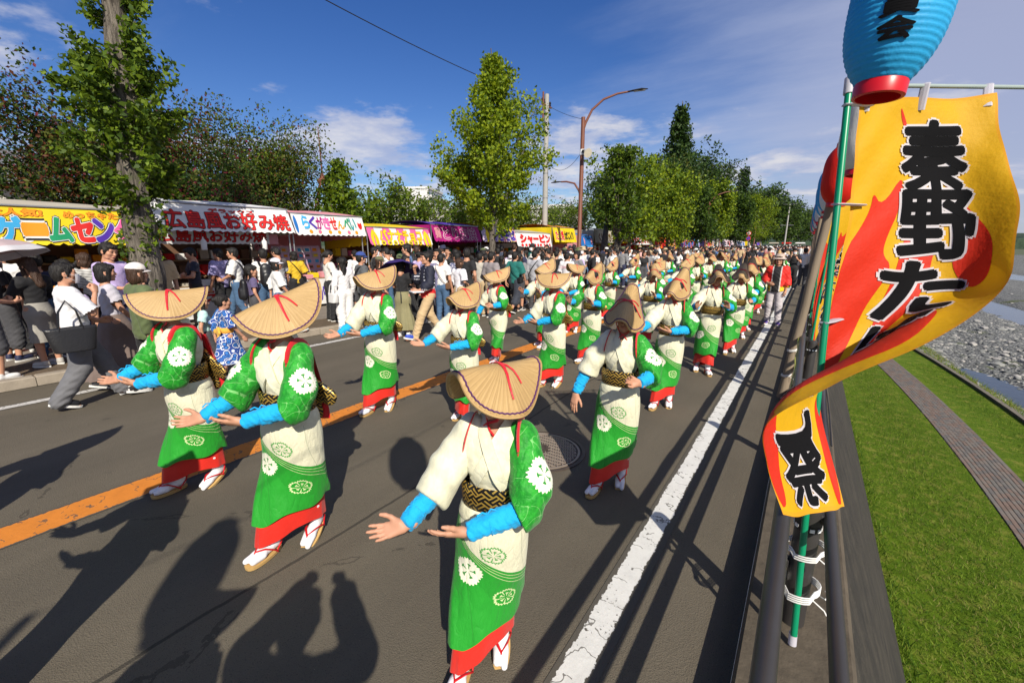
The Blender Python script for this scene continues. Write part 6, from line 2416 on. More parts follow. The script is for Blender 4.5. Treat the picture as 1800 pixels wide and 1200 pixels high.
def street_lamp(loc, label, full, hgt=7.6):
    t = thing('street_lamp', label, 'street lamp', loc, group='brown street lamps')
    obj('pole', MB().lathe([(0.13, 0), (0.13, .25), (0.105, .3), (0.095, hgt)], n=16).data('pole', m_lampb, True), t)
    am = [Vector((0, 0, hgt - .6)), Vector((.10, .05, hgt - .25)), Vector((.35, .18, hgt + .30)), Vector((.8, .4, hgt + .72)), Vector((1.35, .68, hgt + .93)), Vector((1.85, .92, hgt + 1.0))]
    obj('arm', MB().tube(am, [.06, .06, .055, .05, .045, .04], 10).data('arm', m_lampb, True), t)
    hd = obj('lamp_head', MB().tube([(1.75, .87, hgt + .99), (1.95, .97, hgt + 1.02), (2.3, 1.15, hgt + 1.06), (2.55, 1.27, hgt + 1.07)], [.05, .075, .11, .03], 10, flat=.5).data('lamp_head', m_wire, True), t)
    obj('lens', MB().tube([(2.0, 1.0, hgt + .985), (2.45, 1.22, hgt + 1.02)], .06, 8, flat=.3).data('lens', m_glass, True), hd)
    if full:
        am = [Vector((0, 0, 4.05)), Vector((-.10, .0, 4.35)), Vector((-.35, 0, 4.70)), Vector((-.8, 0, 4.82)), Vector((-1.1, 0, 4.83))]
        obj('arm', MB().tube(am, [.05, .05, .045, .04, .035], 10).data('arm', m_lampb, True), t)
        hd = obj('lamp_head', MB().tube([(-1.05, 0, 4.83), (-1.2, 0, 4.84), (-1.45, 0, 4.84), (-1.65, 0, 4.83)], [.04, .06, .085, .03], 10, flat=.5).data('lamp_head', m_wire, True), t)
        obj('band', MB().lathe([(.108, 5.95), (.108, 6.2)], n=16).data('band', m_refl, True), t)
    return t


street_lamp((-9.6, 19.8, .1), 'tall brown street lamp with two curved arms beside the blue stall', True)
sp = thing('loudspeaker', 'cream horn loudspeaker clamped to the brown street lamp', 'loudspeaker', (-9.5, 19.7, 6.2))
sd_ = Vector((.75, -.45, -.35)).normalized()
obj('horn', MB().tube([sd_ * .12, sd_ * .22, sd_ * .34, sd_ * .42, sd_ * .44], [.05, .07, .13, .20, .21], 18).data('horn', pbr('horn_cream', (0.55, 0.50, 0.40), rough=.5), True), sp)
obj('driver', MB().tube([sd_ * -.02, sd_ * .14], .07, 12).data('driver', m_wire, True), sp)
for i, (x_, y_) in enumerate([(-9.6, 50.5), (-9.6, 97.0)]):
    street_lamp((x_, y_, .1), ['thin brown street lamp in front of the evergreens', 'farthest brown street lamp beside the round signs'][i], False, 6.2 if i == 0 else 7.9)

up = thing('utility_pole', 'pale concrete utility pole right of the bright ginkgo', 'utility pole', (-12.7, 21.7, .1), group='utility poles')
obj('pole', MB().lathe([(.17, 0), (.12, 9.6), (.001, 9.62)], n=16).data('pole', m_conc, True), up)
for k in range(5):
    obj('steel_band', MB().lathe([(.155 - .005 * k, 3.0 + 1.3 * k), (.155 - .005 * k, 3.06 + 1.3 * k)], n=14, cap=False).data('steel_band', m_grey, True), up)
obj('crossarm', MB().box((.0, 0, 9.05), (.08, 1.0, .08)).data('crossarm', m_lampb), up)
obj('insulator_bracket', MB().tube([(.05, -.45, 8.3), (.05, -.45, 9.6)], .05, 8).data('insulator_bracket', m_lampb, True), up)
for yy in (-.45, -.3, .35):
    obj('insulator', MB().lathe([(.03, 9.1), (.07, 9.15), (.04, 9.2), (.07, 9.25), (.03, 9.32)], (.0, yy, 0), 10).data('insulator', m_black, True), up)
up = thing('utility_pole', 'slim grey utility pole with a crossarm near the far trees', 'utility pole', (-6.9, 148, .1), group='utility poles')
obj('pole', MB().lathe([(.24, 0), (.16, 13.2), (.001, 13.3)], n=12).data('pole', m_conc, True), up)
for z_ in (12.9, 7.2):
    obj('crossarm', MB().box((0, 0, z_), (3.2, .14, .14)).data('crossarm', m_grey), up)


def wire(p, q, sag, label, rad=.012):
    p, q = Vector(p), Vector(q)
    pts = [p + (q - p) * (i / 24) - Vector((0, 0, sag * 4 * (i / 24) * (1 - i / 24))) for i in range(25)]
    tag(MB().tube(pts, rad, 5).build('wire', m_wire, smooth=True), label, 'wire', 'overhead wires')


wire((-13.0, 4.2, 9.3), (-12.7, 21.7, 9.3), .35, 'black overhead wire crossing the sky down to the concrete pole', .016)
wire((-12.7, 21.7, 9.2), (-9.55, 19.8, 7.6), .1, 'thin wire between the concrete pole and the brown lamp', .010)
wire((-12.7, 21.7, 6.4), (-9.55, 19.8, 6.3), .7, 'slack cable between the concrete pole and the lamp', .010)
for k in range(3):
    wire((-8.3 + 1.4 * k, 148, 13.0), (22 + k, 190, 9.0 + k), 1.6, '%s wire leaving the far utility pole to the right' % ['lower', 'middle', 'upper'][k], .05)
    wire((-8.3 + 1.4 * k, 148, 13.0), (-11 + k, 60, 11.5), 1.0, '%s wire leaving the far utility pole to the left' % ['lower', 'middle', 'upper'][k], .03)

sg = thing('road_sign', 'two round blue and red road signs on one post', 'road sign', (-8.35, 76, .0))
obj('post', MB().tube([(0, 0, 0), (0, 0, 3.95)], .035, 8).data('post', m_steel, True), sg)
m_sred, m_sblue, m_swhite = pbr('sign_red', (.60, .012, .02), rough=.35), pbr('sign_blue', (.012, .07, .45), rough=.35), pbr('sign_white', (.74, .74, .74), rough=.35)
for z_, inner_ in ((3.6, m_swhite), (2.85, m_sblue)):
    rot = Matrix.Rotation(R(90), 3, 'X')
    d_ = MB()
    d_.lathe([(.001, 0), (.33, 0), (.33, .012), (.001, .012)], n=28, cap=False)
    d_.v = [(p[0], -.05 - p[2], z_ + p[1]) for p in d_.v]
    pl = obj('sign_plate', d_.data('sign_plate', m_sred), sg)
    d_ = MB()
    d_.lathe([(.001, 0), (.245, 0), (.245, .006), (.001, .006)], n=28, cap=False)
    d_.v = [(p[0], -.064 - p[2], z_ + p[1]) for p in d_.v]
    obj('sign_face', d_.data('sign_face', inner_), pl)
    obj('sign_bar', MB().box((0, -.074, z_), (.46, .006, .06), rot=Matrix.Rotation(R(45), 3, 'Y')).data('sign_bar', m_sred), pl)

m_cone = pbr('cone_orange', (.75, .10, .012), rough=.5)
for i, (x_, y_) in enumerate([(-5.6, 24.5), (-7.6, 31.5), (-5.2, 27.5), (-6.8, 14.2)]):
    cn = thing('traffic_cone', ['nearest orange traffic cone by the far dancers', 'orange traffic cone at the left road edge', 'orange traffic cone beside the far crowd', 'orange traffic cone among the visitors at mid distance'][i], 'traffic cone', (x_, y_, 0), group='traffic cones')
    obj('cone', MB().lathe([(.15, .03), (.03, .70), (.001, .70)], n=16).data('cone', m_cone, True), cn)
    obj('foot', MB().box((0, 0, .015), (.38, .38, .03), bev=.006).data('foot', m_cone), cn)
    for z_ in (.28, .48):
        obj('white_band', MB().lathe([(.15 - .12 * (z_ - .03) / .67 + .004, z_), (.15 - .12 * (z_ + .07 - .03) / .67 + .004, z_ + .08)], n=16, cap=False).data('white_band', m_refl, True), cn)

# apartment block, houses, mast, sheds behind the trees
m_apt = pbr('apartment_white', (0.56, 0.55, 0.54), rough=.8, var=.08, vscale=.2)
m_win = pbr('window_dark', (0.03, 0.045, 0.06), rough=.15, spec=.6)
m_roofg = pbr('roof_grey', (0.14, 0.14, 0.15), rough=.7)
ap = thing('apartment_block', 'white apartment block with long balconies far behind the low trees', 'building', (-120, 116, 0))
rz = R(28)
ap.rotation_euler = (0, 0, rz)
ap.scale = (1, 1, .86)
for seg, (y0, y1, fl) in enumerate([(-17, -8, 6), (-8, 10, 8), (10, 20, 7)]):
    obj('wall', MB().box((0, (y0 + y1) / 2, fl * 1.35 + 1.2), (10, y1 - y0, fl * 2.7 + 2.4)).data('wall', m_apt), ap)
    obj('roof', MB().box((0, (y0 + y1) / 2, fl * 2.7 + 2.9), (10.6, y1 - y0 + .5, .9)).data('roof', m_apt), ap)
    for f_ in range(fl):
        z_ = 2.0 + f_ * 2.7
        obj('balcony', MB().box((5.5, (y0 + y1) / 2, z_ + .35), (1.3, y1 - y0 - .3, 1.1)).data('balcony', m_apt), ap)
        nwin = max(2, int((y1 - y0) / 3))
        for k in range(nwin):
            yy = y0 + (k + .5) * (y1 - y0) / nwin
            obj('window', MB().box((5.03, yy, z_ + 1.6), (.1, (y1 - y0) / nwin * .75, 1.35)).data('window', m_win), ap)
obj('roof_house', MB().box((-1, 3, 25.2), (4, 5, 2.2)).data('roof_house', m_apt), ap)
for i, (x_, y_, w_, d_, h_, lb) in enumerate([(-30, 0.8, 8, 7, 4.2, 'cream house with a grey gable roof at the far left'), (-27.5, -3.5, 6, 6, 3.8, 'small white house at the left edge'), (-32, 12.5, 7, 8, 4.2, 'white walled house behind the crape myrtles'),
                                           (-30, 38, 9, 12, 5.0, 'pale flat roofed building behind the utility pole'), (-34, 56, 12, 14, 6.5, 'white building between the low trees and the ivy ginkgo')]):
    hs_ = thing('house', lb, 'house', (x_, y_, 0), R(8 * (i - 2)), group='houses behind the trees')
    obj('wall', MB().box((0, 0, h_ / 2), (w_, d_, h_)).data('wall', pbr('house_wall_%d' % i if False else 'house_wall', (0.50, 0.47, 0.42), rough=.85, var=.1, vscale=1)), hs_)
    if i < 3:
        a_ = w_ / 2 + .5
        rf = MB().add([(-a_, -d_ / 2 - .5, h_ - .1), (a_, -d_ / 2 - .5, h_ - .1), (0, -d_ / 2 - .5, h_ + 1.7), (-a_, d_ / 2 + .5, h_ - .1), (a_, d_ / 2 + .5, h_ - .1), (0, d_ / 2 + .5, h_ + 1.7)],
                      [(0, 1, 2), (3, 5, 4), (0, 3, 4, 1), (1, 4, 5, 2), (0, 2, 5, 3)])
        obj('roof', rf.data('roof', m_roofg), hs_)
        bb_ = MB().add([(w_ / 2 + .52, -d_ / 2 - .52, h_ - .18), (0, -d_ / 2 - .52, h_ + 1.72), (0, -d_ / 2 - .46, h_ + 1.86), (w_ / 2 + .62, -d_ / 2 - .46, h_ - .06)], [(0, 1, 2, 3)])
        obj('barge_board', bb_.data('barge_board', m_apt), hs_)
    else:
        obj('roof', MB().box((0, 0, h_ + .2), (w_ + .4, d_ + .4, .5)).data('roof', m_apt), hs_)
    for k in range(4):
        w1 = obj('window', MB().box((w_ / 2 + .02, -d_ * .36 + k * d_ * .24, h_ * .68), (.08, d_ * .13, 1.1)).data('window', m_win), hs_)
        obj('window_frame', MB().box((w_ / 2 + .05, -d_ * .36 + k * d_ * .24, h_ * .68), (.05, .05, 1.1)).data('window_frame', m_apt), w1)
ms = thing('radio_mast', 'red lattice mast behind the small yellow-green tree', 'mast', (-60, 38.5, 0))
obj('spire', MB().tube([(0, 0, 10), (0, 0, 18.2)], [.14, .05], 8).data('spire', m_lampb, True), ms)
obj('platform', MB().lathe([(.7, 10.6), (.8, 10.8), (.4, 11.4), (.15, 12)], n=10).data('platform', m_lampb), ms)
for k in range(4):
    a = k * math.pi / 2 + .4
    obj('leg', MB().tube([(2.6 * math.cos(a), 2.6 * math.sin(a), 0), (2.1 * math.cos(a), 2.1 * math.sin(a), 6), (.4 * math.cos(a), .4 * math.sin(a), 11)], .13, 6).data('leg', m_lampb, True), ms)

# wooded hills on the horizon
m, nt, b = material('wooded_hill')
v = coords(nt)
c = mix(nt, noise(nt, v, .02, 6, .7).smooth(.3, .7), (0.012, 0.030, 0.016), (0.040, 0.070, 0.034))
setcol(nt, b, c)
b.inputs['Roughness'].default_value = .95
add_bump(nt, b, noise(nt, v, .05, 5, .7), 1.0, 6)


def hill(name, a0, a1, dist, hts, seed, rough=.06):
    r_ = np.random.default_rng(seed)
    n = 90
    V, F = [], []
    for i in range(n + 1):
        q = i / n
        a = R(a0 + (a1 - a0) * q)
        hh = np.interp(q, np.linspace(0, 1, len(hts)), hts)
        hh *= 1 + rough * math.sin(q * 37 + seed) + rough * .6 * math.sin(q * 91 + 2 * seed) + r_.normal(0, rough * .25)
        for k, (dd, zz) in enumerate(((0, -2), (.10, .45), (.22, .82), (.34, 1.0), (.6, .7), (1.0, 0.1))):
            ww = dist * (1 + dd * .5)
            V.append((math.sin(a) * ww, math.cos(a) * ww, hh * zz * (1 + r_.normal(0, .03))))
    for i in range(n):
        for k in range(5):
            F.append((i * 6 + k, i * 6 + k + 1, (i + 1) * 6 + k + 1, (i + 1) * 6 + k))
    kind(obj(name, mesh_data(name, V, F, m, smooth=True)), 'structure')


hill('hill_west', -112, -62, 700, [50, 68, 72, 55, 40, 30], 1)
hill('hill_mid', -64, -34, 900, [8, 34, 62, 66, 44, 30, 18, 10], 2)
hill('hill_north', -34, 12, 1500, [20, 26, 20, 26, 22, 18], 3)
hill('hill_east', 6, 75, 1300, [14, 34, 46, 40, 46, 52], 4)

# a footbridge and crowd on the far bank at the right edge
br = thing('river_bridge', 'low dark bridge crossing the river at the right edge', 'bridge', (62, 150, -4.4))
obj('deck', MB().box((8, 0, 1.4), (44, 3.2, .5)).data('deck', pbr('bridge_concrete', (.11, .10, .095), rough=.85, var=.3)), br)
for sy in (-1.5, 1.5):
    obj('railing', MB().box((8, sy, 2.35), (44, .06, .10)).data('railing', m_grey), br)
for k in range(6):
    obj('pier', MB().box((-11 + 7.6 * k, 0, .0), (.9, 2.4, 2.9)).data('pier', MATS['bridge_concrete']), br)
for k in range(30):
    obj('baluster', MB().box((-13 + 1.45 * k, -1.5, 2.0), (.06, .06, .7)).data('baluster', m_grey), br)
# ---------------------------------------------------------------- visitors: poses, clothes, hair
PO.update({
    'stand': pose(),
    'stand2': pose(chest=(0.01, 0.0, 1.20), elR=(-0.26, 0.05, 1.09), wrR=(-0.15, -0.16, 1.00), hdR=(0.7, -0.6, -0.2), pmR=(0.2, 0.8, 0), elL=(0.22, 0.04, 1.07), wrL=(0.22, -0.05, 0.83),
                   knL=(0.11, -0.05, 0.48), anL=(0.14, -0.06, 0.085), toeL=(0.17, -0.22, 0.025)),
    'walk': pose(knL=(0.085, -0.17, 0.50), anL=(0.085, -0.30, 0.095), toeL=(0.09, -0.46, 0.05), knR=(-0.085, 0.04, 0.47), anR=(-0.085, 0.29, 0.15), toeR=(-0.09, 0.15, 0.03),
                 elL=(0.225, 0.13, 1.09), wrL=(0.21, 0.14, 0.85), hdL=(0, -0.2, -1), elR=(-0.225, -0.06, 1.08), wrR=(-0.21, -0.20, 0.87), hdR=(0, -0.4, -1)),
    'walk2': pose(knR=(-0.085, -0.15, 0.50), anR=(-0.085, -0.24, 0.09), toeR=(-0.09, -0.41, 0.035), knL=(0.085, 0.03, 0.47), anL=(0.085, 0.22, 0.12), toeL=(0.09, 0.07, 0.03),
                  elR=(-0.24, 0.10, 1.09), wrR=(-0.22, 0.08, 0.85), elL=(0.24, -0.05, 1.08), wrL=(0.16, -0.24, 0.98), hdL=(-0.3, -0.9, 0.1)),
    'eat': pose(knL=(0.085, -0.17, 0.50), anL=(0.085, -0.32, 0.095), toeL=(0.09, -0.48, 0.05), knR=(-0.085, 0.04, 0.47), anR=(-0.085, 0.27, 0.15), toeR=(-0.09, 0.13, 0.03),
                elR=(-0.25, -0.13, 1.10), wrR=(-0.12, -0.21, 1.33), hdR=(0.35, -0.15, 0.9), pmR=(0.7, 0.5, 0), hsR='grip', elL=(0.24, -0.04, 1.08), wrL=(0.17, -0.24, 0.96), hdL=(-0.3, -0.9, 0)),
    'phone': pose(elR=(-0.24, -0.12, 1.10), wrR=(-0.13, -0.34, 1.27), hdR=(0.3, -0.5, 0.75), pmR=(0.6, 0.7, 0), hsR='grip', elL=(0.24, -0.12, 1.10), wrL=(0.12, -0.34, 1.25), hdL=(-0.4, -0.5, 0.7), pmL=(-0.6, 0.7, 0), hsL='grip',
                  head_rot=(R(12), 0, 0)),
    'arms_up': pose(elR=(-0.26, -0.16, 1.30), wrR=(-0.11, -0.27, 1.49), hdR=(0.4, -0.3, 0.8), pmR=(0.5, 0.8, 0), hsR='grip', elL=(0.26, -0.16, 1.30), wrL=(0.11, -0.27, 1.49), hdL=(-0.4, -0.3, 0.8), pmL=(-0.5, 0.8, 0), hsL='grip'),
    'hold': pose(elR=(-0.24, -0.03, 1.08), wrR=(-0.12, -0.27, 1.04), hdR=(0.3, -0.9, 0.1), pmR=(0.5, 0, 0.8), hsR='grip', elL=(0.24, -0.03, 1.08), wrL=(0.12, -0.27, 1.04), hdL=(-0.3, -0.9, 0.1), pmL=(-0.5, 0, 0.8), hsL='grip',
                 head_rot=(R(16), 0, 0)),
    'crossed': pose(elR=(-0.25, -0.06, 1.10), wrR=(0.03, -0.20, 1.12), hdR=(1, -0.1, 0.1), pmR=(0, 1, 0.2), elL=(0.25, -0.06, 1.10), wrL=(-0.03, -0.22, 1.08), hdL=(-1, -0.05, 0.1), pmL=(0, 1, 0.2), head_rot=(R(14), 0, R(10))),
    'look': pose(head_rot=(R(4), 0, R(38)), elR=(-0.235, 0.04, 1.07), wrR=(-0.2, -0.07, 0.85)),
    'umbrella': pose(elR=(-0.25, -0.08, 1.09), wrR=(-0.14, -0.25, 1.22), hdR=(0.25, -0.45, 0.8), pmR=(0.7, 0.6, 0), hsR='grip', elL=(0.24, -0.10, 1.09), wrL=(0.10, -0.30, 1.12), hdL=(-0.4, -0.7, 0.3), hsL='grip', head_rot=(R(15), 0, 0)),
})
m_cloth = pbr('cloth', (0.5, 0.5, 0.5), rough=0.8, var=0.16, vscale=14, bump=0.45, bscale=26, objcol=True, sheen=0.1)
m_denim = pbr('denim', (0.06, 0.12, 0.22), rough=0.85, var=0.35, vscale=9, bump=0.4, bscale=30)
m_shoe = pbr('shoe', (0.5, 0.5, 0.5), rough=0.5, var=0.1, objcol=True)
m_solew = pbr('rubber_sole', (0.70, 0.69, 0.66), rough=0.6)
m_mask = pbr('mask_white', (0.74, 0.74, 0.77), rough=0.75, var=0.05)
m_bagk = pbr('bag_black', (0.014, 0.014, 0.016), rough=0.38, spec=0.5, var=0.2, vscale=20, bump=0.25, bscale=60)
m_phone = pbr('phone_dark', (0.02, 0.02, 0.022), rough=0.2)
m, nt, b = material('cloth_striped')
x_, y_, z_ = sep(nt, coords(nt))
setcol(nt, b, mix(nt, ((z_ * 38).fract()).lt(0.32), (0.68, 0.67, 0.64), (0.03, 0.03, 0.04)))
b.inputs['Roughness'].default_value = 0.85
m, nt, b = material('cloth_roses')
v = coords(nt)
d_ = X(nt, voronoi(nt, v, 11))
k_ = noise(nt, v, 5, 2)
rose = ((d_ * 26).sin()).gt(0.2)
c = mix(nt, d_.lt(0.52), (0.66, 0.70, 0.76), (0.015, 0.05, 0.22))
c = mix(nt, rose * d_.lt(0.5), c, (0.03, 0.19, 0.56))
c = mix(nt, d_.gt(0.62), c, (0.02, 0.06, 0.28))
setcol(nt, b, c)
b.inputs['Roughness'].default_value = 0.8
m, nt, b = material('cloth_two_tone')
x_, y_, z_ = sep(nt, coords(nt))
setcol(nt, b, mix(nt, z_.gt(1.17), (0.36, 0.36, 0.37), (0.085, 0.07, 0.068)))
b.inputs['Roughness'].default_value = 0.85
m, nt, b = material('cloth_print')
v = coords(nt)
setcol(nt, b, mix(nt, noise(nt, v, 22, 2).gt(.52), (0.10, 0.11, 0.20), (0.42, 0.42, 0.48)))
b.inputs['Roughness'].default_value = 0.85
m, nt, b = material('cloth_red_yellow')
v = coords(nt)
x_, y_, z_ = sep(nt, v)
n_ = noise(nt, v, 6, 2)
c = mix(nt, (z_ + n_ * .25).lt(1.10), (0.66, 0.02, 0.012), (0.80, 0.50, 0.01))
c = mix(nt, noise(nt, v, 16, 2).gt(.60) * (z_ + n_ * .25).lt(1.13), c, (0.012, 0.01, 0.01))
c = mix(nt, (x_.abs() - 0.085).abs().lt(0.014) * y_.lt(0.0), c, (0.5, 0.48, 0.45))
c = mix(nt, x_.abs().lt(0.075) * y_.lt(0.0), c, (0.012, 0.01, 0.012))
setcol(nt, b, c)
b.inputs['Roughness'].default_value = 0.7
m, nt, b = material('cloth_happi')
v = coords(nt)
x_, y_, z_ = sep(nt, v)
wav = (x_ * 30).sin() * 0.02 + (noise(nt, v, 12, 2) - .5) * 0.12
c = mix(nt, (z_ + wav).lt(0.985), (0.010, 0.012, 0.028), (0.62, 0.012, 0.016))
c = mix(nt, (((z_ + wav) - 0.985).abs()).lt(0.020) * noise(nt, v, 45, 1).gt(.45), c, (0.72, 0.71, 0.72))
blk = ((z_ * 17).fract() - .5).abs().lt(.22) * ((x_.abs() - 0.125).abs()).lt(0.017) * noise(nt, v, 85, 1).gt(.47) * z_.gt(1.03)
c = mix(nt, blk, c, (0.65, 0.66, 0.72))
setcol(nt, b, c)
b.inputs['Roughness'].default_value = 0.75

CACHE = {}


def cached(key, fn):
    if key not in CACHE:
        CACHE[key] = fn()
    return CACHE[key]


def body_of(pk, fem, child):
    J = PO[pk]
    def mk():
        V, Fc, mi = body_mesh(J, fem, child, 0.017, 0.0074, True, 1.0 if not child else 1.24)
        return mesh_data('person', V, Fc, BODY_MATS, mi)
    return cached(('body', pk, fem, child), mk)


def top_of(pk, kind_, fem, mat):
    J = PO[pk]
    def mk():
        g = {'tee': 0.020, 'loose': 0.034, 'long': 0.022, 'shirt': 0.026, 'jacket': 0.042, 'happi': 0.040, 'yukata': 0.030, 'tank': 0.014}[kind_]
        hem = {'tee': 0.86, 'loose': 0.82, 'long': 0.86, 'shirt': 0.80, 'jacket': 0.72, 'happi': 0.80, 'yukata': 0.80, 'tank': 0.88}[kind_]
        f = F3(0.05)
        sc = 0.93 if fem else 1.0
        f.cap(J['pelvis'] + (0, 0, -0.06), J['chest'], (0.122 + g) * sc, (0.120 + g) * sc, sq=((0, 1, 0), 0.78))
        if kind_ in ('jacket', 'happi'):
            f.cap(J['pelvis'] + (0, 0, -0.10), J['chest'], 0.165, 0.150, sq=((0, 1, 0), 0.80))
        f.cap(J['shL'] * (0.86, 1, 1) + (0, 0, -0.035), J['shR'] * (0.86, 1, 1) + (0, 0, -0.035), 0.062 + g * 0.75, k=0.06)
        f.cap(J['chest'], J['neck'] + (0, 0.006, -0.045), 0.095 + g, 0.052 + g * .6, k=0.05, sq=((0, 1, 0), 0.85))
        if fem:
            f.cap(J['chest'] + (0.055, -0.072, -0.02), J['chest'] + (-0.055, -0.072, -0.02), 0.062 + g * .5, k=0.05)
        lo, _ = 0, 0
        for s_ in 'LR':
            sh, el, wr = J['sh' + s_], J['el' + s_], J['wr' + s_]
            if kind_ == 'tank':
                continue
            if kind_ in ('tee', 'loose', 'yukata'):
                q = {'tee': 0.62, 'loose': 0.92, 'yukata': 0.95}[kind_]
                e = sh + (el - sh) * q
                f.cap(sh, e + (el - sh) * 0.25, 0.053 + g * .8, 0.052 + g * 1.2 + (0.02 if kind_ == 'yukata' else 0), k=0.04)
                f.cut(e, (el - sh)) if False else None
            else:
                e2 = {'long': 0.97, 'shirt': 0.55, 'jacket': 0.95, 'happi': 0.35}[kind_]
                f.cap(sh, el, 0.053 + g * .7, 0.044 + g * .8, k=0.04)
                f.cap(el, el + (wr - el) * e2, 0.044 + g * .8, 0.036 + g * .7 + (0.03 if kind_ == 'happi' else 0), k=0.02)
        # sleeves are trimmed locally, so cut the arm part by a sphere-free plane test on the mesh
        f.ell(J['neck'] + (0, -0.012, 0.045), (0.058, 0.062, 0.05), k=0.012, sub=True)
        f.cut((0, 0, hem), (0, 0, -1))
        V, Q = f.mesh(0.0155)
        if kind_ in ('tee', 'loose', 'yukata'):
            q = {'tee': 0.62, 'loose': 0.92, 'yukata': 0.95}[kind_]
            keep = np.ones(len(Q), bool)
            cc = V[Q].mean(1)
            for s_ in 'LR':
                sh, el = J['sh' + s_], J['el' + s_]
                ax_ = el - sh
                L = np.linalg.norm(ax_)
                ax_ = ax_ / L
                P = cc - sh
                al = P @ ax_
                rad = np.linalg.norm(P - al[:, None] * ax_, axis=1)
                keep &= ~((al > L * q) & (rad < 0.14) & (al < L * 1.6) & (np.abs(cc[:, 0]) > 0.15))
            Q = Q[keep]
        V = crumple(V, Q, 0.0045, 26, len(kind_))
        return mesh_data('top', V, Q, mat)
    return cached(('top', pk, kind_, fem, mat.name), mk)


def bottom_of(pk, kind_, fem, mat):
    J = PO[pk]
    def mk():
        if kind_ in ('skirt', 'midi', 'yukata_skirt'):
            zb = {'skirt': 0.16, 'midi': 0.40, 'yukata_skirt': 0.36}[kind_]
            fl = {'skirt': 0.115, 'midi': 0.075, 'yukata_skirt': 0.055}[kind_]
            rings = []
            a1, a2 = J['anL'], J['anR']
            mid = (a1 + a2) / 2
            hx, hy = abs(a1[0] - a2[0]) / 2, abs(a1[1] - a2[1]) / 2
            for i in range(20):
                q = i / 19
                z_ = 1.0 + (zb - 1.0) * q
                w = smoothstep(0, 1, q)
                s2 = (1.0 - zb) / 0.9
                rx = 0.125 + 0.045 * math.exp(-((z_ - 0.84) / 0.12) ** 2) + (hx + fl - 0.07) * w * s2
                ry = 0.105 + 0.045 * math.exp(-((z_ - 0.84) / 0.12) ** 2) + (hy + fl - 0.06) * w * s2
                rings.append(((mid[0] * w * s2, mid[1] * w * s2, z_), (rx, ry), 0, 2.1))
            amp = 0.07 if kind_ == 'skirt' else 0.03
            V, F, U = ring_loft(rings, 56, lambda u, v_: amp * (math.sin(u * 2 * math.pi * 11 + 2 * math.sin(u * 9)) + .5 * math.sin(u * 2 * math.pi * 5 + 1)) * v_ ** 1.2)
            return mesh_data('skirt', V, F, mat)
        wide = {'trousers': 0.020, 'wide': 0.040, 'jeans': 0.014, 'shorts': 0.034, 'cropped': 0.036}[kind_]
        f = F3(0.045)
        f.cap((0.03, 0, 0.90), (-0.03, 0, 0.90), 0.125, k=0.05, sq=((0, 1, 0), 0.86))
        f.cap((0, 0.0, 0.88), (0, 0, 0.98), 0.122, 0.112, k=0.04, sq=((0, 1, 0), 0.80))
        for s_ in 'LR':
            hp, kn, an = J['hip' + s_], J['kn' + s_], J['an' + s_]
            sx = 1 if s_ == 'L' else -1
            f.cap(hp + (0, 0.01, -0.02), kn, 0.092 + wide * .45, 0.060 + wide, k=0.03)
            if kind_ in ('trousers', 'wide', 'jeans'):
                f.cap(kn, an + (0, 0.005, -0.03), 0.060 + wide, 0.044 + wide * 1.15, k=0.03)
            elif kind_ == 'cropped':
                f.cap(kn, kn * 0.5 + an * 0.5, 0.060 + wide, 0.055 + wide * 1.1, k=0.03)
            else:
                f.cap(kn, kn * 0.88 + an * 0.12, 0.062 + wide, 0.060 + wide, k=0.03)
        f.cut((0, 0, 1.0), (0, 0, 1))
        if kind_ in ('trousers', 'wide', 'jeans'):
            f.cut((0, 0, 0.045), (0, 0, -1))
        V, Q = f.mesh(0.0155)
        low = np.clip((0.75 - V[:, 2]) / 0.6, 0.25, 1)[:, None]
        V = V * (1 - low) + crumple(V, Q, 0.0085, 28, 3, (1, 1, 1.3)) * low
        return mesh_data('trousers', V, Q, mat)
    return cached(('bot', pk, kind_, fem, mat.name), mk)


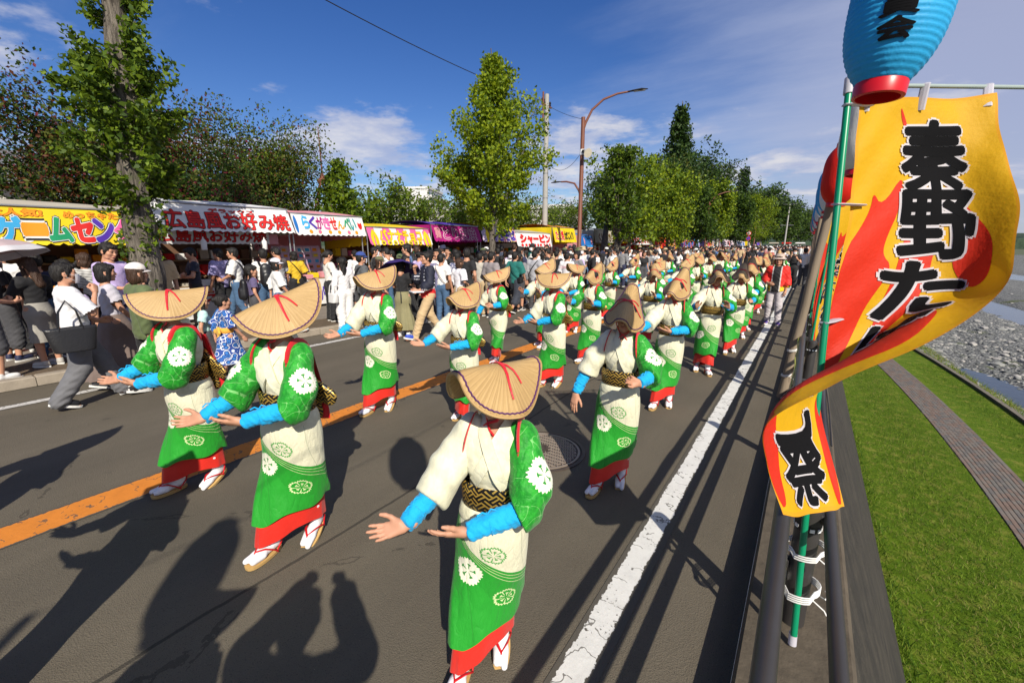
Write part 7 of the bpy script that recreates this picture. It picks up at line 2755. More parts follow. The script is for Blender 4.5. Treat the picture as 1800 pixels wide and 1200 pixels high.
def hair_of(kind_, mat, child):
    def mk():
        f = F3(0.022)
        f.ell((0, 0.020, 0.034), (0.084, 0.098, 0.096))
        if kind_ == 'short':
            f.ell((0, 0.055, -0.020), (0.073, 0.060, 0.070))
            f.ell((0.0, -0.050, 0.078), (0.062, 0.050, 0.034))
            f.cap((0.074, -0.015, 0.03), (0.074, -0.012, -0.020), 0.012)
            f.cap((-0.074, -0.015, 0.03), (-0.074, -0.012, -0.020), 0.012)
        elif kind_ == 'bob':
            f.ell((0, 0.045, -0.050), (0.086, 0.066, 0.095))
            for sx in (-1, 1):
                f.cap((sx * 0.074, -0.012, 0.03), (sx * 0.070, -0.012, -0.095), 0.024, 0.020)
            f.ell((0.0, -0.058, 0.066), (0.066, 0.040, 0.036))
        elif kind_ == 'long':
            f.cap((0, 0.060, 0.0), (0, 0.085, -0.30), 0.072, 0.060, sq=((0, 1, 0), 0.6))
            for sx in (-1, 1):
                f.cap((sx * 0.072, -0.008, 0.03), (sx * 0.080, 0.0, -0.22), 0.024, 0.022)
            f.ell((0.012, -0.058, 0.072), (0.060, 0.038, 0.030))
        elif kind_ == 'pony':
            f.ell((0, 0.050, -0.010), (0.073, 0.055, 0.060))
            f.cap((0, 0.115, 0.030), (0, 0.150, -0.03), 0.026, 0.032, k=0.02)
            f.cap((0, 0.150, -0.03), (0, 0.135, -0.20), 0.032, 0.012, k=0.02)
            f.ell((0.0, -0.056, 0.072), (0.058, 0.038, 0.030))
        elif kind_ == 'bun':
            f.ell((0, 0.050, -0.010), (0.073, 0.055, 0.060))
            f.ell((0, 0.115, 0.045), (0.042, 0.040, 0.040))
        elif kind_ == 'pigtails':
            f.ell((0, 0.050, -0.015), (0.075, 0.058, 0.062))
            for sx in (-1, 1):
                f.cap((sx * 0.085, 0.055, 0.0), (sx * 0.105, 0.065, -0.04), 0.020, 0.026, k=0.02)
                f.cap((sx * 0.105, 0.065, -0.04), (sx * 0.095, 0.060, -0.15), 0.026, 0.010, k=0.02)
            f.ell((0.0, -0.060, 0.062), (0.066, 0.036, 0.034))
        # keep the face open
        f.ell((0, -0.100, -0.030), (0.060, 0.075, 0.085), k=0.012, sub=True)
        V, Q = f.mesh(0.0092, 1)
        N = vnormals(V, Q)
        st = np.sin(np.arctan2(V[:, 0], V[:, 1] - 0.02) * 23) * np.sin(V[:, 2] * 60 + np.arctan2(V[:, 0], V[:, 1]) * 4)
        V = V + N * (0.0045 * st + 0.004 * np.sin(V[:, 0] * 95 + V[:, 2] * 40) * np.sin(V[:, 1] * 80))[:, None]
        return mesh_data('hair', V, Q, mat)
    return cached(('hair', kind_, mat.name, child), mk)


def hat_of(kind_):
    def mk():
        if kind_ == 'cap':
            f = F3(0.012)
            f.ell((0, 0.014, 0.040), (0.094, 0.110, 0.092))
            f.cut((0, 0, 0.038), (0, 0.12, -1))
            V, Q = f.mesh(0.009)
            mb = MB()
            vs, n = [], 14
            for lf in (0, 0.005):
                for i in range(n + 1):
                    a = -1.25 + 2.5 * i / n
                    for r_ in (0.090, 0.125, 0.172):
                        rr = r_ if r_ < .1 else r_ * (0.80 + 0.20 * math.cos(a))
                        vs.append((math.sin(a) * 0.088 if r_ < .1 else math.sin(a) * rr * 0.72, 0.02 - math.cos(a) * rr * 1.06 + (0.02 if r_ > .1 else 0), 0.042 - (r_ - .09) * 0.32 - 0.012 * math.sin(a) ** 2 + lf))
            k0 = 3 * (n + 1)
            fs = []
            for i in range(n):
                for j in range(2):
                    q = (i * 3 + j, i * 3 + j + 1, i * 3 + j + 4, i * 3 + j + 3)
                    fs.append(q)
                    fs.append(tuple(k0 + t_ for t_ in q[::-1]))
                fs.append((i * 3 + 2, k0 + i * 3 + 2, k0 + i * 3 + 5, i * 3 + 5))
            VV, FF, MI = join([(V, Q, 0), (np.array(vs), fs, 0)])
            return mesh_data('cap', VV, FF, m_cloth)
        mb = MB()
        mb.lathe([(0.155, 0.015), (0.150, 0.010), (0.112, 0.040), (0.104, 0.050), (0.098, 0.118), (0.088, 0.132), (0.001, 0.136), (0.001, 0.130), (0.085, 0.125), (0.100, 0.048), (0.155, 0.012)], (0, 0.014, 0.0), n=28, cap=False)
        return mb.data('bucket_hat', m_cloth, True)
    return cached(('hat', kind_), mk)


def mask_mesh():
    def mk():
        V, F, U = grid_surface(lambda u, v_: np.array([0.083 * math.sin((u - .5) * 2.3), -0.043 - 0.080 * math.cos((u - .5) * 2.3) * (1 - 0.10 * (2 * v_ - 1) ** 2) + 0.012 * v_,
                                                      -0.012 - 0.088 * v_ + 0.016 * abs(u - .5) * (1 - 2 * v_)]), 12, 6)
        V2 = V + np.array([0, 0.003, 0])
        mb = MB()
        mb.add(V, F)
        mb.add(V2, F[:, ::-1])
        for sx in (-1, 1):
            mb.tube([(sx * 0.068, -0.072, -0.025), (sx * 0.080, -0.02, -0.005), (sx * 0.083, 0.02, 0.0), (sx * 0.080, 0.0, -0.04), (sx * 0.066, -0.06, -0.080)], 0.0018, 4)
        return mb.data('face_mask', m_mask, True)
    return cached('mask', mk)


def shoe_meshes():
    def mk():
        f = F3(0.02)
        f.cap((0, 0.045, 0.058), (0, 0.040, 0.095), 0.040, 0.042)
        f.cap((0, 0.045, 0.045), (0.004, -0.115, 0.040), 0.038, 0.038)
        f.ell((0.003, -0.06, 0.052), (0.043, 0.09, 0.036))
        f.cut((0, 0, 0.018), (0, 0, -1))
        f.cut((0, 0.04, 0.108), (0, 0, 1))
        V, Q = f.mesh(0.0105)
        sh = mesh_data('shoe', V, Q, m_shoe)
        mb = MB()
        pr = []
        for k in range(20):
            a = 2 * math.pi * k / 20
            pr.append((math.cos(a) * 0.043 * (1 - .1 * math.sin(a)), math.sin(a) * 0.140 - 0.035))
        n = 20
        mb.add([(x_, y_, 0.0) for x_, y_ in pr] + [(x_ * 1.02, y_ * 1.01, 0.026) for x_, y_ in pr],
               [(k, (k + 1) % n, n + (k + 1) % n, n + k) for k in range(n)] + [tuple(range(n - 1, -1, -1)), tuple(range(n, 2 * n))])
        return sh, mb.data('sole', m_solew)
    return cached('shoe', mk)


WHITE, BLACK, NAVY, GREY, BEIGE = (0.72, 0.71, 0.69), (0.012, 0.012, 0.014), (0.022, 0.026, 0.065), (0.20, 0.20, 0.21), (0.46, 0.34, 0.20)
OLIVE, TEAL, LAV, PINK, MINT = (0.095, 0.125, 0.050), (0.012, 0.145, 0.125), (0.46, 0.36, 0.60), (0.62, 0.36, 0.34), (0.44, 0.66, 0.62)
CHAR, BROWN, BLUE, MUST, PURP = (0.055, 0.055, 0.062), (0.13, 0.075, 0.045), (0.10, 0.20, 0.42), (0.62, 0.40, 0.02), (0.10, 0.06, 0.28)
CNAME = {WHITE: 'white', BLACK: 'black', NAVY: 'navy', GREY: 'grey', BEIGE: 'beige', OLIVE: 'olive', TEAL: 'teal', LAV: 'lavender', PINK: 'pink', MINT: 'mint',
         CHAR: 'charcoal', BROWN: 'brown', BLUE: 'blue', MUST: 'mustard', PURP: 'purple'}


def person(label, loc, rz, pk='stand', fem=False, top='tee', tc=WHITE, tm=None, bot='trousers', bc=BLACK, bm_=None, hair='short', hm=None,
           hat=None, hatc=WHITE, mask=False, shoes=BLACK, scale=1.0, child=False, group=None, obi=None):
    t = thing('person', label, 'person', loc, R(rz), group, scale)
    J = PO[pk]
    obj('body', body_of(pk, fem, child), t)
    obj('top', top_of(pk, top, fem, tm or m_cloth), t, color=tc)
    obj('trousers' if bot in ('trousers', 'wide', 'jeans', 'shorts', 'cropped') else 'skirt', bottom_of(pk, bot, fem, bm_ or m_cloth), t, color=bc)
    e = Matrix(rotm(*J['head_rot']).tolist()).to_euler()
    hs_ = 1.0 if not child else 1.24
    if hair:
        obj('hair', hair_of(hair, hm or m_dark, False), t, J['head'], e, hs_)
    if hat:
        obj('hat', hat_of(hat), t, tuple(J['head'] + np.array([0, 0, 0.012])), e, hs_, hatc)
    if mask:
        obj('face_mask', mask_mesh(), t, J['head'], e, hs_)
    sh, so = shoe_meshes()
    for s_ in 'LR':
        an, toe = J['an' + s_], J['toe' + s_]
        dv = toe - an
        yaw = math.atan2(dv[0], -dv[1])
        lift = an[2] - 0.085
        pit = math.asin(max(-.6, min(.6, lift / 0.20)))
        if toe[2] > 0.04:
            pit = -0.25
        M_ = Matrix.Rotation(yaw, 3, 'Z') @ Matrix.Rotation(pit, 3, 'X')
        # keep the ankle over the heel of the shoe
        p = Vector(an) - M_ @ Vector((0, 0.03, 0.085))
        p.z = max(p.z, 0.0) if pit >= 0 else max(p.z, 0.035)
        so_ = obj('shoe', sh, t, p, (pit, 0, yaw), None, shoes)
        obj('sole', so, so_)
    if obi:
        rings = [((0, 0, z_), (0.142 + g_, 0.118 + g_), 0, 2.2) for z_, g_ in ((0.96, 0.0), (0.97, 0.012), (1.06, 0.014), (1.07, 0.0))]
        V, F, U = ring_loft(rings, 28)
        obj('sash', mesh_data('sash', V, F, m_cloth), t, color=obi)
        f = F3(0.03)
        f.cap((0.0, 0.13, 1.03), (0.11, 0.16, 0.99), 0.045, 0.05, sq=((0, 1, 0), 0.5))
        f.cap((0.0, 0.13, 1.03), (-0.11, 0.16, 0.99), 0.045, 0.05, sq=((0, 1, 0), 0.5))
        f.cap((0.0, 0.13, 1.0), (0.05, 0.17, 0.70), 0.05, 0.06, sq=((0, 1, 0), 0.3))
        V, Q = f.mesh(0.015)
        obj('sash_bow', mesh_data('sash_bow', V, Q, m_cloth), t, color=(obi[0], obi[1] * 1.15, obi[2]))
    return t


# ---------------------------------------------------------------- bags, umbrellas, phones (carried things stand on their own)
def at_person(p, off):
    """world point of a local offset on a person"""
    return Matrix.Translation(p.location) @ p.rotation_euler.to_matrix().to_4x4() @ Vector([q * p.scale[0] for q in off])


def tote_bag(p, off, label, col=m_bagk, w=0.42, hgt=0.27, drop=0.30):
    t = thing('tote_bag', label, 'bag', at_person(p, off), p.rotation_euler.z + R(90))
    V, F = [], []
    n = 28
    for i, z_ in enumerate((-hgt, -hgt + .012, -hgt * .5, -0.02, 0.0)):
        q = 1 + (z_ + hgt) / hgt * 0.28
        dep = 0.075 * (1 - 0.45 * (z_ + hgt) / hgt)
        for k in range(n):
            a = 2 * math.pi * k / n
            V.append((math.copysign(abs(math.cos(a)) ** .5, math.cos(a)) * w / 2 * q * (.96 if i == 0 else 1), math.copysign(abs(math.sin(a)) ** .6, math.sin(a)) * dep, z_ + (0.006 * math.sin(k) if i == 4 else 0)))
    for i in range(4):
        for k in range(n):
            F.append((i * n + k, i * n + (k + 1) % n, (i + 1) * n + (k + 1) % n, (i + 1) * n + k))
    F += [tuple(range(n - 1, -1, -1)), tuple(4 * n + k for k in range(n))]
    obj('bag_body', mesh_data('bag_body', V, F, col, smooth=True), t)
    for sy in (-1, 1):
        mb = MB()
        mb.tube([(-0.10, sy * 0.035, -0.10), (-0.095, sy * 0.035, 0.0), (-0.07, sy * 0.03 + 0.01, drop * .6), (0, sy * 0.012 + 0.03, drop), (0.07, sy * 0.03 + 0.01, drop * .6), (0.095, sy * 0.035, 0.0), (0.10, sy * 0.035, -0.10)], 0.012, 8, flat=.5)
        obj('handle', mb.data('handle', col, True), t)
    return t


def sling_bag(p, label, col=m_bagk, side=1, size=(0.20, 0.07, 0.16), z=0.92, strap=True):
    t = thing('shoulder_bag', label, 'bag', tuple(p.location), p.rotation_euler.z, scale=p.scale[0])
    mb = MB().box((side * 0.19, 0.02, z), size[::1] if False else (size[1], size[0], size[2]), bev=0.02)
    obj('bag_body', mb.data('bag_body', col, True), t)
    if strap:
        s_ = MB()
        pts = []
        for k in range(17):
            a = 2 * math.pi * k / 16
            pts.append((side * (0.155 * math.cos(a) + 0.02), -0.165 * math.sin(a), 1.165 + 0.235 * (-math.cos(a)) + 0.0))
        s_.tube(pts, 0.016, 6, cap=False, flat=0.4)
        obj('strap', s_.data('strap', col, True), t)
    return t


def backpack(p, label, col=m_bagk):
    t = thing('backpack', label, 'bag', tuple(p.location), p.rotation_euler.z, scale=p.scale[0])
    f = F3(0.03)
    f.cap((0, 0.20, 1.00), (0, 0.19, 1.26), 0.13, 0.11, sq=((0, 1, 0), 0.62))
    f.cap((0, 0.27, 0.98), (0, 0.27, 1.10), 0.085, 0.08, sq=((0, 1, 0), 0.5))
    V, Q = f.mesh(0.018)
    obj('bag_body', mesh_data('bag_body', V, Q, col), t)
    for sx in (-1, 1):
        mb = MB().tube([(sx * 0.09, 0.13, 1.33), (sx * 0.105, 0.02, 1.405), (sx * 0.115, -0.11, 1.32), (sx * 0.12, -0.145, 1.18), (sx * 0.15, -0.05, 1.04), (sx * 0.12, 0.12, 0.98)], 0.026, 8, flat=.35)
        obj('strap', mb.data('strap', col, True), t)
    return t


def umbrella(loc, label, c1, c2, tilt, rz, rad=0.52):
    t = thing('umbrella', label, 'umbrella', loc)
    t.rotation_euler = (tilt[0], tilt[1], rz)
    m1 = pbr('umbrella_%s' % label.split()[0], c1, rough=0.6, var=0.05, trans=0.25)
    m2 = pbr('umbrella_edge_%s' % label.split()[0], c2, rough=0.6, var=0.05, trans=0.25)
    n, nr = 8, 10
    V, F, MI = [], [], []
    for lf in (0, -0.004):
        for i in range(nr + 1):
            for k in range(n * 6):
                a = 2 * math.pi * k / (n * 6)
                fr = abs(((k / 6) % 1) - 0.5) * 2            # 1 at ribs
                r_ = rad * i / nr
                rr = r_ * (1 - 0.055 * (1 - fr ** 2) * (i / nr))
                z_ = 0.62 - 0.24 * (i / nr) ** 1.9 - 0.012 * (1 - fr) * (i / nr) + lf
                V.append((rr * math.cos(a), rr * math.sin(a), z_))
    m_ = n * 6
    k0 = (nr + 1) * m_
    for i in range(nr):
        for k in range(m_):
            q = (i * m_ + k, (i + 1) * m_ + k, (i + 1) * m_ + (k + 1) % m_, i * m_ + (k + 1) % m_)
            F += [q, tuple(k0 + x_ for x_ in q[::-1])]
            MI += [1 if i >= nr - 2 else 0] * 2
    obj('canopy', mesh_data('canopy', V, F, [m1, m2], MI), t)
    obj('shaft', MB().tube([(0, 0, -0.22), (0, 0, 0.66)], 0.006, 8).data('shaft', m_wire, True), t)
    obj('handle', MB().tube([(0, 0, -0.24), (0, 0, -0.12)], 0.013, 8).data('handle', m_bagk, True), t)
    for k in range(n):
        a = 2 * math.pi * k / n
        obj('rib', MB().tube([(rad * i / 5 * math.cos(a), rad * i / 5 * math.sin(a), 0.61 - 0.24 * (i / 5) ** 1.9) for i in range(6)], 0.0025, 4).data('rib', m_wire), t)
    return t


def phone_in(p, pk, label):
    J = PO[pk]
    c_ = (J['wrR'] + J['wrL']) / 2 + np.array([0, -0.09, 0.07])
    t = thing('mobile_phone', label, 'phone', at_person(p, c_), p.rotation_euler.z)
    obj('case', MB().box((0, 0, 0), (0.15, 0.009, 0.075), bev=0.003).data('case', m_phone), t)
    obj('screen', MB().box((0, 0.0055, 0), (0.14, 0.002, 0.068)).data('screen', pbr('phone_screen', (0.05, 0.07, 0.10), rough=0.1)), t)
    return t
# ---------------------------------------------------------------- the parade
HATS = {}
protos = {}
VAR = [('A', (0.12, -0.12, 20, 0), False, 4), ('E', (-0.12, 0.12, 0, 20), False, 6), ('B', (0.14, -0.13, 22, 0), False, 10), ('C', (-0.10, 0.10, 0, 14), False, 8),
       ('D', (0.10, -0.10, 16, 0), False, 10), ('A', (0.13, -0.14, 22, 0), True, 4), ('C', (0.10, -0.10, 14, 0), True, 9), ('B', (-0.10, 0.12, 0, 18), False, 10)]


def dancer(var, x_, y_, label, rz=0, scale=.97, tilt=None, sway=3.0):
    if var not in protos:
        p, st_, rg, ht = VAR[var]
        o = build_dancer(PO[p], st_, rg, ht)
        protos[var] = o
        used = False
    else:
        o = copy_tree(protos[var])
    o.location = (x_, y_, 0.0)
    o.rotation_euler = (R(-.6), R(sway), R(rz))        # the dancers sway back as they step
    o.scale = (scale * .95, scale * .95, scale)
    o['label'] = label
    o['category'] = 'dancer'
    o['group'] = 'dancers in straw hats and green kimono'
    if tilt is not None:
        for k in KIDS[o.name]:
            if k.name.startswith('straw_hat'):
                e = k.rotation_euler.copy()
                e.x += R(tilt[0])
                e.y += R(tilt[1])
                e.z += R(tilt[2])
                k.rotation_euler = e
    return o


dancer(0, -1.03, 1.25, 'front dancer in ivory sleeve, closest to the banner, hands held out together', 24, .885, (-19, 0, 0), 4)
dancer(5, -2.54, 1.18, 'front middle dancer with both sleeves green, one foot stepping forward', 22, .985, (6, 0, 0), 5)
dancer(5, -3.86, 1.11, 'front dancer on the orange line seen in profile, red sash on her back', 10, .965, (-18, 0, 6), 6)
dancer(2, -1.12, 2.98, 'dancer with her right arm lowered, beside the manhole cover', 8, .915, (4, 6, 6))
dancer(1, -2.95, 3.30, 'dancer with hands out, directly behind the front dancer\'s hat', 14, .885, (2, 0, 0))
dancer(0, -3.95, 3.00, 'dancer left of the orange line with hands low and ivory right sleeve', 22, .985, (14, 0, 0))
ORD = ['first', 'second', 'third', 'fourth', 'fifth', 'sixth', 'seventh', 'eighth', 'ninth', 'tenth', 'eleventh', 'twelfth', 'thirteenth']
cols = {'right': [(-1.30, 4.85), (-1.22, 6.80), (-1.08, 8.40), (-1.05, 9.60), (-1.15, 10.9), (-1.25, 12.3), (-1.12, 13.7), (-1.1, 15.0), (-1.1, 16.4), (-1.15, 17.9), (-1.1, 19.5), (-1.1, 21.3)],
        'middle': [(-2.72, 4.92), (-2.80, 6.42), (-2.62, 8.1), (-2.75, 9.7), (-2.6, 11.3), (-2.7, 12.9), (-2.6, 14.6), (-2.7, 16.4), (-2.75, 18.5), (-2.75, 20.8)],
        'left': [(-4.05, 5.42), (-4.02, 6.75), (-4.15, 8.5), (-4.2, 10.5), (-4.3, 12.6), (-4.2, 14.4), (-4.25, 16.2), (-4.2, 18.2), (-4.3, 20.4), (-4.2, 22.6)]}
vs = {'right': [4, 3, 2, 4, 3, 0, 6, 4, 3, 2, 4, 3], 'middle': [0, 6, 3, 1, 4, 6, 3, 0, 4, 1], 'left': [7, 3, 0, 6, 4, 3, 1, 6, 0, 3]}
for cn, pl in cols.items():
    for i, (x_, y_) in enumerate(pl):
        dancer(vs[cn][i], x_ + RNG.normal(0, .06), y_ + RNG.normal(0, .08), 'dancer in the %s file, %s behind the front rows' % (cn, ORD[i]), 8 + RNG.normal(0, 10), .915 + RNG.normal(0, .03),
               (RNG.normal(0, 6), RNG.normal(0, 7), RNG.normal(0, 13)))
# the next row, mostly cut off by the edge of the picture, whose shadows lie on the road
dancer(1, -2.50, -0.24, 'dancer cut off by the picture edge, red hem and one sandal showing', -4, .97)
dancer(0, -0.93, -0.62, 'dancer just outside the picture in front of the lowest rail, casting a shadow', -8, .95)
dancer(4, -4.15, -0.55, 'dancer outside the picture beside the orange line, casting a shadow', 0, .98)

# ---------------------------------------------------------------- named visitors near the front
Z0 = 0.10                                     # pavement level
p = person('man in white t-shirt and grey trousers walking with a large black tote bag', (-7.05, 1.15, 0), 178, 'eat', False, 'loose', (0.74, .73, .75), None, 'wide', (0.13, .13, .14), None, 'short', mask=True, shoes=BLACK, scale=1.02)
tote_bag(p, (-0.33, 0.08, 0.98), 'large black leather tote bag on the shoulder of the walking man', w=.34)
p = person('woman in long taupe skirt walking behind the man with the tote bag', (-7.60, 1.62, 0), 176, 'walk', True, 'tee', (0.46, .44, .50), None, 'skirt', (0.17, .125, .11), None, 'bob', shoes=CHAR, scale=1.0)
t_ = person('woman in olive jacket and white cap walking away past the tree', (-6.95, 1.78, 0), 186, 'walk2', True, 'jacket', OLIVE, None, 'jeans', BLACK, None, 'bob', m_brown, 'cap', (0.68, .62, .58), shoes=(.72, .70, .68), scale=1.0)
person('tall man in lavender shirt and glasses looking down behind the tote bag man', (-8.95, 2.0, Z0), 120, 'hold', False, 'shirt', LAV, None, 'trousers', NAVY, shoes=BLACK, scale=1.10)
p = person('woman in black top and grey long skirt under the pink parasol', (-9.35, 1.18, Z0), -60, 'umbrella', True, 'long', BLACK, None, 'midi', (0.30, .285, .255), None, 'long', m_brown, shoes=(.45, .43, .40), scale=.97)
umbrella((-9.42, 0.98, 1.36), 'pink and white parasol held open at the left edge of the crowd', (0.60, .47, .48), (0.70, .68, .70), (R(8), R(-10)), R(10), .58)
person('girl in lavender t-shirt and navy skirt beside the parasol woman', (-8.95, 1.50, Z0), -80, 'stand', True, 'tee', LAV, None, 'midi', (0.022, .035, .12), None, 'bob', shoes=WHITE, scale=.76, child=True)
person('masked person in black holding a magenta cup at the left edge', (-8.90, 0.62, Z0), 200, 'hold', False, 'tee', BLACK, None, 'shorts', CHAR, None, 'short', mask=True, shoes=WHITE, scale=1.0)
person('woman in navy skirt at the very left edge of the crowd', (-8.75, 0.15, Z0), 150, 'stand2', True, 'tee', CHAR, None, 'midi', NAVY, None, 'bob', shoes=NAVY, scale=1.0)
person('person in black and white striped top behind the parasol', (-10.2, 1.95, Z0), -70, 'stand', True, 'loose', WHITE, MATS['cloth_striped'], 'wide', BLACK, None, 'bob', m_brown, scale=1.0)
person('man in dark blue at the parasol\'s right edge with his back turned', (-10.0, 1.35, Z0), -90, 'stand2', False, 'tee', NAVY, None, 'jeans', BLUE, m_denim, 'short', scale=1.0)
person('child in black cap close to the game stall counter', (-10.6, 2.4, Z0), -100, 'stand', False, 'tee', BLACK, None, 'shorts', BEIGE, None, 'short', None, 'cap', BLACK, scale=.75, child=True)
person('girl in mint t-shirt walking beside the girl in blue rose yukata', (-6.98, 2.42, 0), 172, 'walk2', True, 'tee', MINT, None, 'shorts', CHAR, None, 'long', shoes=BLACK, scale=.72, child=True)
person('girl in blue rose patterned yukata with orange sash walking on the road', (-6.62, 2.56, 0), 176, 'walk', True, 'yukata', WHITE, MATS['cloth_roses'], 'yukata_skirt', WHITE, MATS['cloth_roses'], 'bun', shoes=BLACK, scale=.73, child=True, obi=(.74, .36, .05))
person('man in navy t-shirt with folded arms standing behind the tree trunk', (-10.9, 3.75, Z0), -10, 'crossed', False, 'tee', (.012, .014, .03), None, 'trousers', BLACK, scale=1.04)
p = person('man in white t-shirt and blue jeans with a black pouch at the okonomiyaki stall', (-10.85, 4.55, Z0), -38, 'walk2', False, 'loose', (.74, .73, .70), None, 'jeans', BLUE, m_denim, 'short', shoes=(.7, .7, .7), scale=1.04)
sling_bag(p, 'small black pouch hanging at the hip of the man in jeans', side=-1, size=(.18, .07, .15), z=.95)
person('person in lilac shirt behind the man in jeans', (-11.1, 4.35, Z0), -70, 'stand', False, 'loose', (.30, .27, .50), None, 'trousers', BLACK, scale=1.03)
p = person('young man in white t-shirt wearing a black backpack near the second hat', (-9.9, 4.75, Z0), -110, 'stand2', False, 'tee', WHITE, None, 'jeans', BLUE, m_denim, 'short', scale=1.03)
backpack(p, 'black backpack on the young man in white by the okonomiyaki stall')
p = person('girl in purple top wearing a red trimmed backpack behind the dancer\'s hat', (-9.0, 4.05, Z0), 170, 'stand', True, 'tee', (.10, .08, .17), None, 'shorts', CHAR, None, 'pigtails', shoes=BLUE, scale=.84, child=True)
backpack(p, 'black and red school backpack on the girl in purple')
person('person in white cap and white top just behind the dancer\'s hat', (-8.6, 4.35, Z0), 160, 'walk', True, 'loose', WHITE, None, 'jeans', BLUE, m_denim, 'bob', None, 'cap', (.66, .64, .70), shoes=NAVY, scale=.92)
person('boy in olive cap and pale blue top by the counter', (-10.9, 5.25, Z0), -80, 'stand', False, 'tee', (.50, .53, .66), None, 'shorts', NAVY, None, 'short', None, 'cap', (.12, .12, .06), scale=.83, child=True)
person('man in two-tone grey t-shirt leaning to the okonomiyaki counter', (-11.1, 5.65, Z0), -75, 'hold', False, 'loose', WHITE, MATS['cloth_two_tone'], 'jeans', BLUE, m_denim, 'short', scale=1.04)
p = person('woman in mustard yellow top at the counter\'s right end', (-11.2, 6.15, Z0), -95, 'stand2', True, 'loose', MUST, None, 'wide', BLACK, None, 'bob', scale=.98)
sling_bag(p, 'black handbag on the woman in mustard', side=-1)
p = person('woman in cream blouse and wide black trousers before the senbei stall', (-9.35, 5.95, Z0), 170, 'hold', True, 'tee', (.72, .68, .62), None, 'wide', BLACK, None, 'pony', shoes=BLACK, scale=1.0)
p = person('woman dressed all in white carrying a white bag by the kerb', (-8.35, 5.62, 0), -95, 'stand', True, 'long', (.70, .68, .68), None, 'wide', (.74, .72, .70), None, 'long', shoes=(.6, .45, .4), scale=.98)
tote_bag(p, (0.26, 0.0, 0.90), 'white cloth bag held by the woman in white', MATS['awning_white'], .26, .20, .26)
p = person('man in grey shirt, blue cap and mask by the kerb', (-8.25, 6.05, 0), 165, 'stand2', False, 'shirt', (.085, .09, .095), None, 'trousers', BLACK, None, 'short', None, 'cap', (.03, .06, .24), True, WHITE, scale=1.04)
sling_bag(p, 'thin strapped black bag across the man in grey')
person('woman with olive cap and mask behind the dancer on the left', (-8.5, 6.75, 0), 150, 'stand', True, 'tee', PINK, None, 'midi', CHAR, None, 'long', m_brown, 'cap', (.13, .125, .06), True, scale=.97)
person('girl in white with purple flower print in front of the banana stall', (-9.5, 6.45, Z0), 20, 'stand', True, 'tee', (.6, .56, .68), None, 'shorts', CHAR, None, 'pony', mask=True, scale=.9)
p = person('woman in black lace top and long olive skirt behind the purple umbrella', (-6.95, 6.05, 0), 205, 'umbrella', True, 'tee', BLACK, None, 'skirt', (.23, .21, .11), None, 'bob', shoes=(.74, .73, .72), scale=.95)
umbrella((-6.86, 5.92, 1.02), 'purple umbrella carried low before the woman in olive skirt', (.055, .03, .17), (.055, .03, .17), (R(-26), R(-18)), R(20), .46)
p = person('man in navy and red happi coat speaking into a radio as he walks', (-6.30, 6.15, 0), -28, 'eat', False, 'happi', WHITE, MATS['cloth_happi'], 'trousers', (.50, .36, .20), None, 'short', shoes=(.03, .07, .42), scale=1.06)
rd = thing('handheld_radio', 'small black radio held to the mouth of the happi coat man', 'radio', at_person(p, (-.10, -.285, 1.40)), R(-28))
obj('case', MB().box((0, 0, 0), (.055, .035, .11), bev=.008).data('case', m_black), rd)
obj('aerial', MB().tube([(.015, 0, .05), (.02, 0, .15)], .005, 6).data('aerial', m_black), rd)
bd = thing('clipboard', 'white paper board held low by the happi coat man', 'board', at_person(p, (.17, -.27, .95)), R(-28))
obj('board', MB().box((0, 0, 0), (.30, .22, .02), bev=.004).data('board', m_mask), bd)
person('man in lilac jacket and grey trousers beyond the olive cap woman', (-7.6, 7.5, 0), 190, 'walk2', False, 'long', (.17, .16, .27), None, 'trousers', (.17, .17, .21), shoes=WHITE, scale=1.05)
person('woman in pink blouse and black skirt left of the purple umbrella', (-8.1, 7.2, 0), 100, 'stand2', True, 'long', PINK, None, 'skirt', BLACK, None, 'long', scale=.99)
person('man with glasses and white shirt above the purple umbrella', (-8.0, 8.2, 0), 20, 'stand', False, 'shirt', WHITE, None, 'trousers', NAVY, scale=1.08)
p = person('broad man in white t-shirt seen from behind with a brown strap', (-7.25, 7.55, 0), 195, 'stand', False, 'tee', WHITE, None, 'jeans', BLUE, m_denim, 'short', scale=1.02)
sling_bag(p, 'brown leather bag slung over the woman in white', pbr('bag_brown', (.16, .085, .045), rough=.5), side=-1)
person('woman with short brown hair in white blouse next to the broad man', (-6.95, 7.85, 0), 170, 'stand2', True, 'loose', (.70, .69, .74), None, 'wide', BEIGE, None, 'bob', m_brown, scale=.95)
person('man in blue patterned shirt and black hair facing the stalls', (-7.8, 8.7, 0), -100, 'stand', False, 'shirt', WHITE, MATS['cloth_print'], 'trousers', BLACK, scale=1.02)
person('young man in beige shirt with a white strap, back turned', (-7.3, 9.1, 0), 186, 'stand2', False, 'loose', (.46, .43, .37), None, 'trousers', BEIGE, scale=1.02)
p = person('young man in mauve grey t-shirt with black waist bag, back turned', (-6.85, 9.0, 0), 176, 'stand', False, 'loose', (.25, .22, .225), None, 'cropped', BEIGE, scale=1.03)
p = person('young man in teal t-shirt and wide dark shorts, back turned', (-6.75, 9.95, 0), 180, 'walk', False, 'loose', TEAL, None, 'cropped', (.03, .035, .05), None, 'short', shoes=BLACK, scale=1.03)
sling_bag(p, 'black bag slung across the man in teal', side=-1)
p = person('young man in light grey t-shirt with a black sling strap', (-6.60, 10.75, 0), 183, 'stand2', False, 'loose', (.36, .36, .39), None, 'trousers', CHAR, None, 'short', shoes=BLUE, scale=1.05)
sling_bag(p, 'black sling strap over the light grey t-shirt', side=1, size=(.16, .06, .12), z=1.05)
